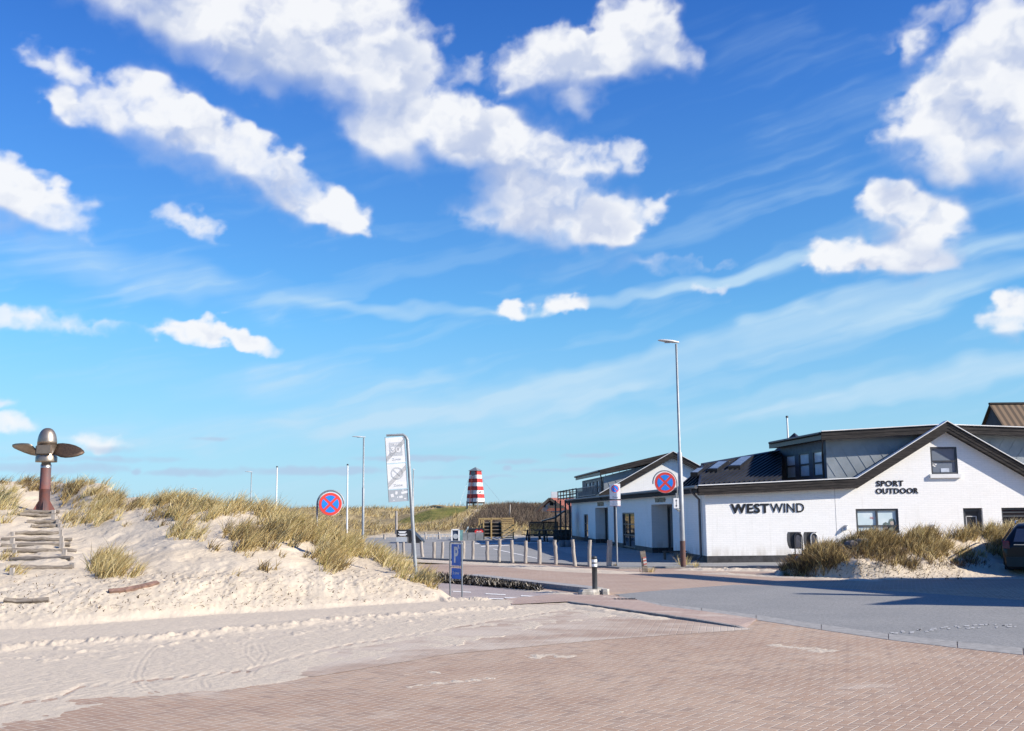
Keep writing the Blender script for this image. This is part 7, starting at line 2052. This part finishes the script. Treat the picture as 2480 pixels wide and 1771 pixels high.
# glass wind screen terrace with bench and furniture
g_ = lotp(1315, 1309); GY = g_.y
gx = lambda px: at_y(px, 1290, GY).x
gz = lambda py: at_y(1315, py, GY).z
t = thing('wind_screen', 'dark framed glass wind screen on the shaded terrace left of the shop', 'screen', (gx(1315), GY, .06))
mb = MB()
for px_ in (1283, 1317, 1350): mb.bar(V(gx(px_), GY, .0), V(gx(px_), GY, gz(1265)), .08)
mb.bar(V(gx(1283), GY, gz(1265)), V(gx(1350), GY, gz(1265)), .08); mb.bar(V(gx(1283), GY, .35), V(gx(1350), GY, .35), .06); mb.build('frame', MATS['dark_timber'], t)
tg_ = bpy.data.materials.new('clear_glass'); tg_.use_nodes = True; g = G(tg_.node_tree)
gl = g.node('ShaderNodeBsdfGlossy'); gl.inputs['Roughness'].default_value = .05; trn = g.node('ShaderNodeBsdfTransparent'); trn.inputs[0].default_value = (.35, .40, .45, 1)
fz = g.node('ShaderNodeFresnel'); mx = g.node('ShaderNodeMixShader'); g.l.new(fz.outputs[0], mx.inputs[0]); g.l.new(trn.outputs[0], mx.inputs[1]); g.l.new(gl.outputs[0], mx.inputs[2]); g.l.new(mx.outputs[0], g.n['Material Output'].inputs[0])
MB().box(((gx(1283) + gx(1350)) / 2, GY, (gz(1265) + .35) / 2), (gx(1350) - gx(1283) - .1, .02, gz(1265) - .42)).build('pane', tg_, t)
def picnic(px, py, label, rot=0.0):
    p = lotp(px, py); t = thing('picnic_table', label, 'picnic table', p, 'picnic tables on the shaded terrace')
    c, s = math.cos(rot), math.sin(rot); R = lambda x, y, z: p + V(x * c - y * s, x * s + y * c, z)
    mb = MB()
    for y_ in (-.28, -.09, .10, .29): mb.bar(R(-.9, y_, .74), R(.9, y_, .74), .17, .04)
    mb.build('table_top', MATS['dark_timber'], t)
    for s_ in (-1, 1): MB().bar(R(-.9, s_ * .68, .44), R(.9, s_ * .68, .44), .26, .04).build('seat', MATS['dark_timber'], t)
    mb = MB()
    for x_ in (-.6, .6):
        mb.bar(R(x_, -.7, 0), R(x_, -.25, .72), .08); mb.bar(R(x_, .7, 0), R(x_, .25, .72), .08); mb.bar(R(x_, -.75, .4), R(x_, .75, .4), .08)
    mb.build('leg_frame', MATS['dark_timber'], t)
picnic(1300, 1312, 'dark picnic table at the left end of the shaded terrace', .1)
picnic(1330, 1313, 'dark picnic table at the right end of the terrace near the shop', -.1)
# timber lean-to and posts at the shop's far corner
p_ = lotp(1362, 1309); LY = p_.y
lx = lambda px: at_y(px, 1270, LY).x
lz = lambda py: at_y(1362, py, LY).z
t = thing('timber_porch', 'dark timber porch with lattice and sloping roof at the far corner of the shop', 'porch', p_)
for px_ in (1346, 1358, 1370, 1380): MB().bar(V(lx(px_), LY, 0), V(lx(px_), LY, lz(1212)), .11).build('post', MATS['dark_timber'], t)
MB().prism([V(lx(1312), LY - .2, lz(1263)), V(lx(1346), LY - .2, lz(1256)), V(lx(1368), LY - .2, lz(1240)), V(lx(1368), LY - .2, lz(1236)), V(lx(1344), LY - .2, lz(1252)), V(lx(1312), LY - .2, lz(1261))], (0, 1.8, 0)).build('porch_roof', roof_m, t)
mb = MB()
for k in range(4): mb.bar(V(lx(1340), LY, lz(1276 + k * 8)), V(lx(1383), LY, lz(1276 + k * 8)), .07)
mb.build('rail', MATS['dark_timber'], t)
MB().prism([V(lx(1340), LY + .3, .06), V(lx(1383), LY + .3, .06), V(lx(1383), LY + .3, lz(1284)), V(lx(1340), LY + .3, lz(1284))], (0, .06, 0)).build('board_panel', MATS['dark_timber'], t)
# planters by the wall
for i, px_ in enumerate((1362, 1376)):
    p = lotp(px_, 1325); o = MB().lathe([(.17, 0), (.2, .36), (.17, .36), (.16, .30)], p, 14).build('plant_pot', pmat('pot_grey', (.13, .14, .15), .8), None, loc=p)
    tag(o, ('left' if i == 0 else 'right') + ' of two grey pots standing in shade by the side wall', 'pot', 'grey pots by the side wall')
# a-board / bench in shade by the lamp
p = gnd(1634, 1355, .07)
t = thing('low_bench', 'small dark bench against the shaded side wall behind the street lamp', 'bench', p)
MB().box(p + V(0, 0, .30), (.9, .3, .05)).build('seat', MATS['dark_timber'], t)
for s_ in (-.38, .38): MB().box(p + V(s_, 0, .14), (.06, .28, .28)).build('leg', MATS['dark_timber'], t)
# drain grating in the gutter
p = gnd(1512, 1453); o = MB()
for k in range(6): o.box((p.x - .2 + k * .08, p.y, .018), (.04, .3, .012))
o.box((p.x, p.y + .16, .017), (.52, .03, .014)); o.box((p.x, p.y - .16, .017), (.52, .03, .014))
o = o.build('drain_grate', pmat('cast_iron', (.05, .045, .04), .7), None, loc=(p.x, p.y, .012)); tag(o, 'dark cast iron drain grate at the corner of the asphalt', 'drain grate')
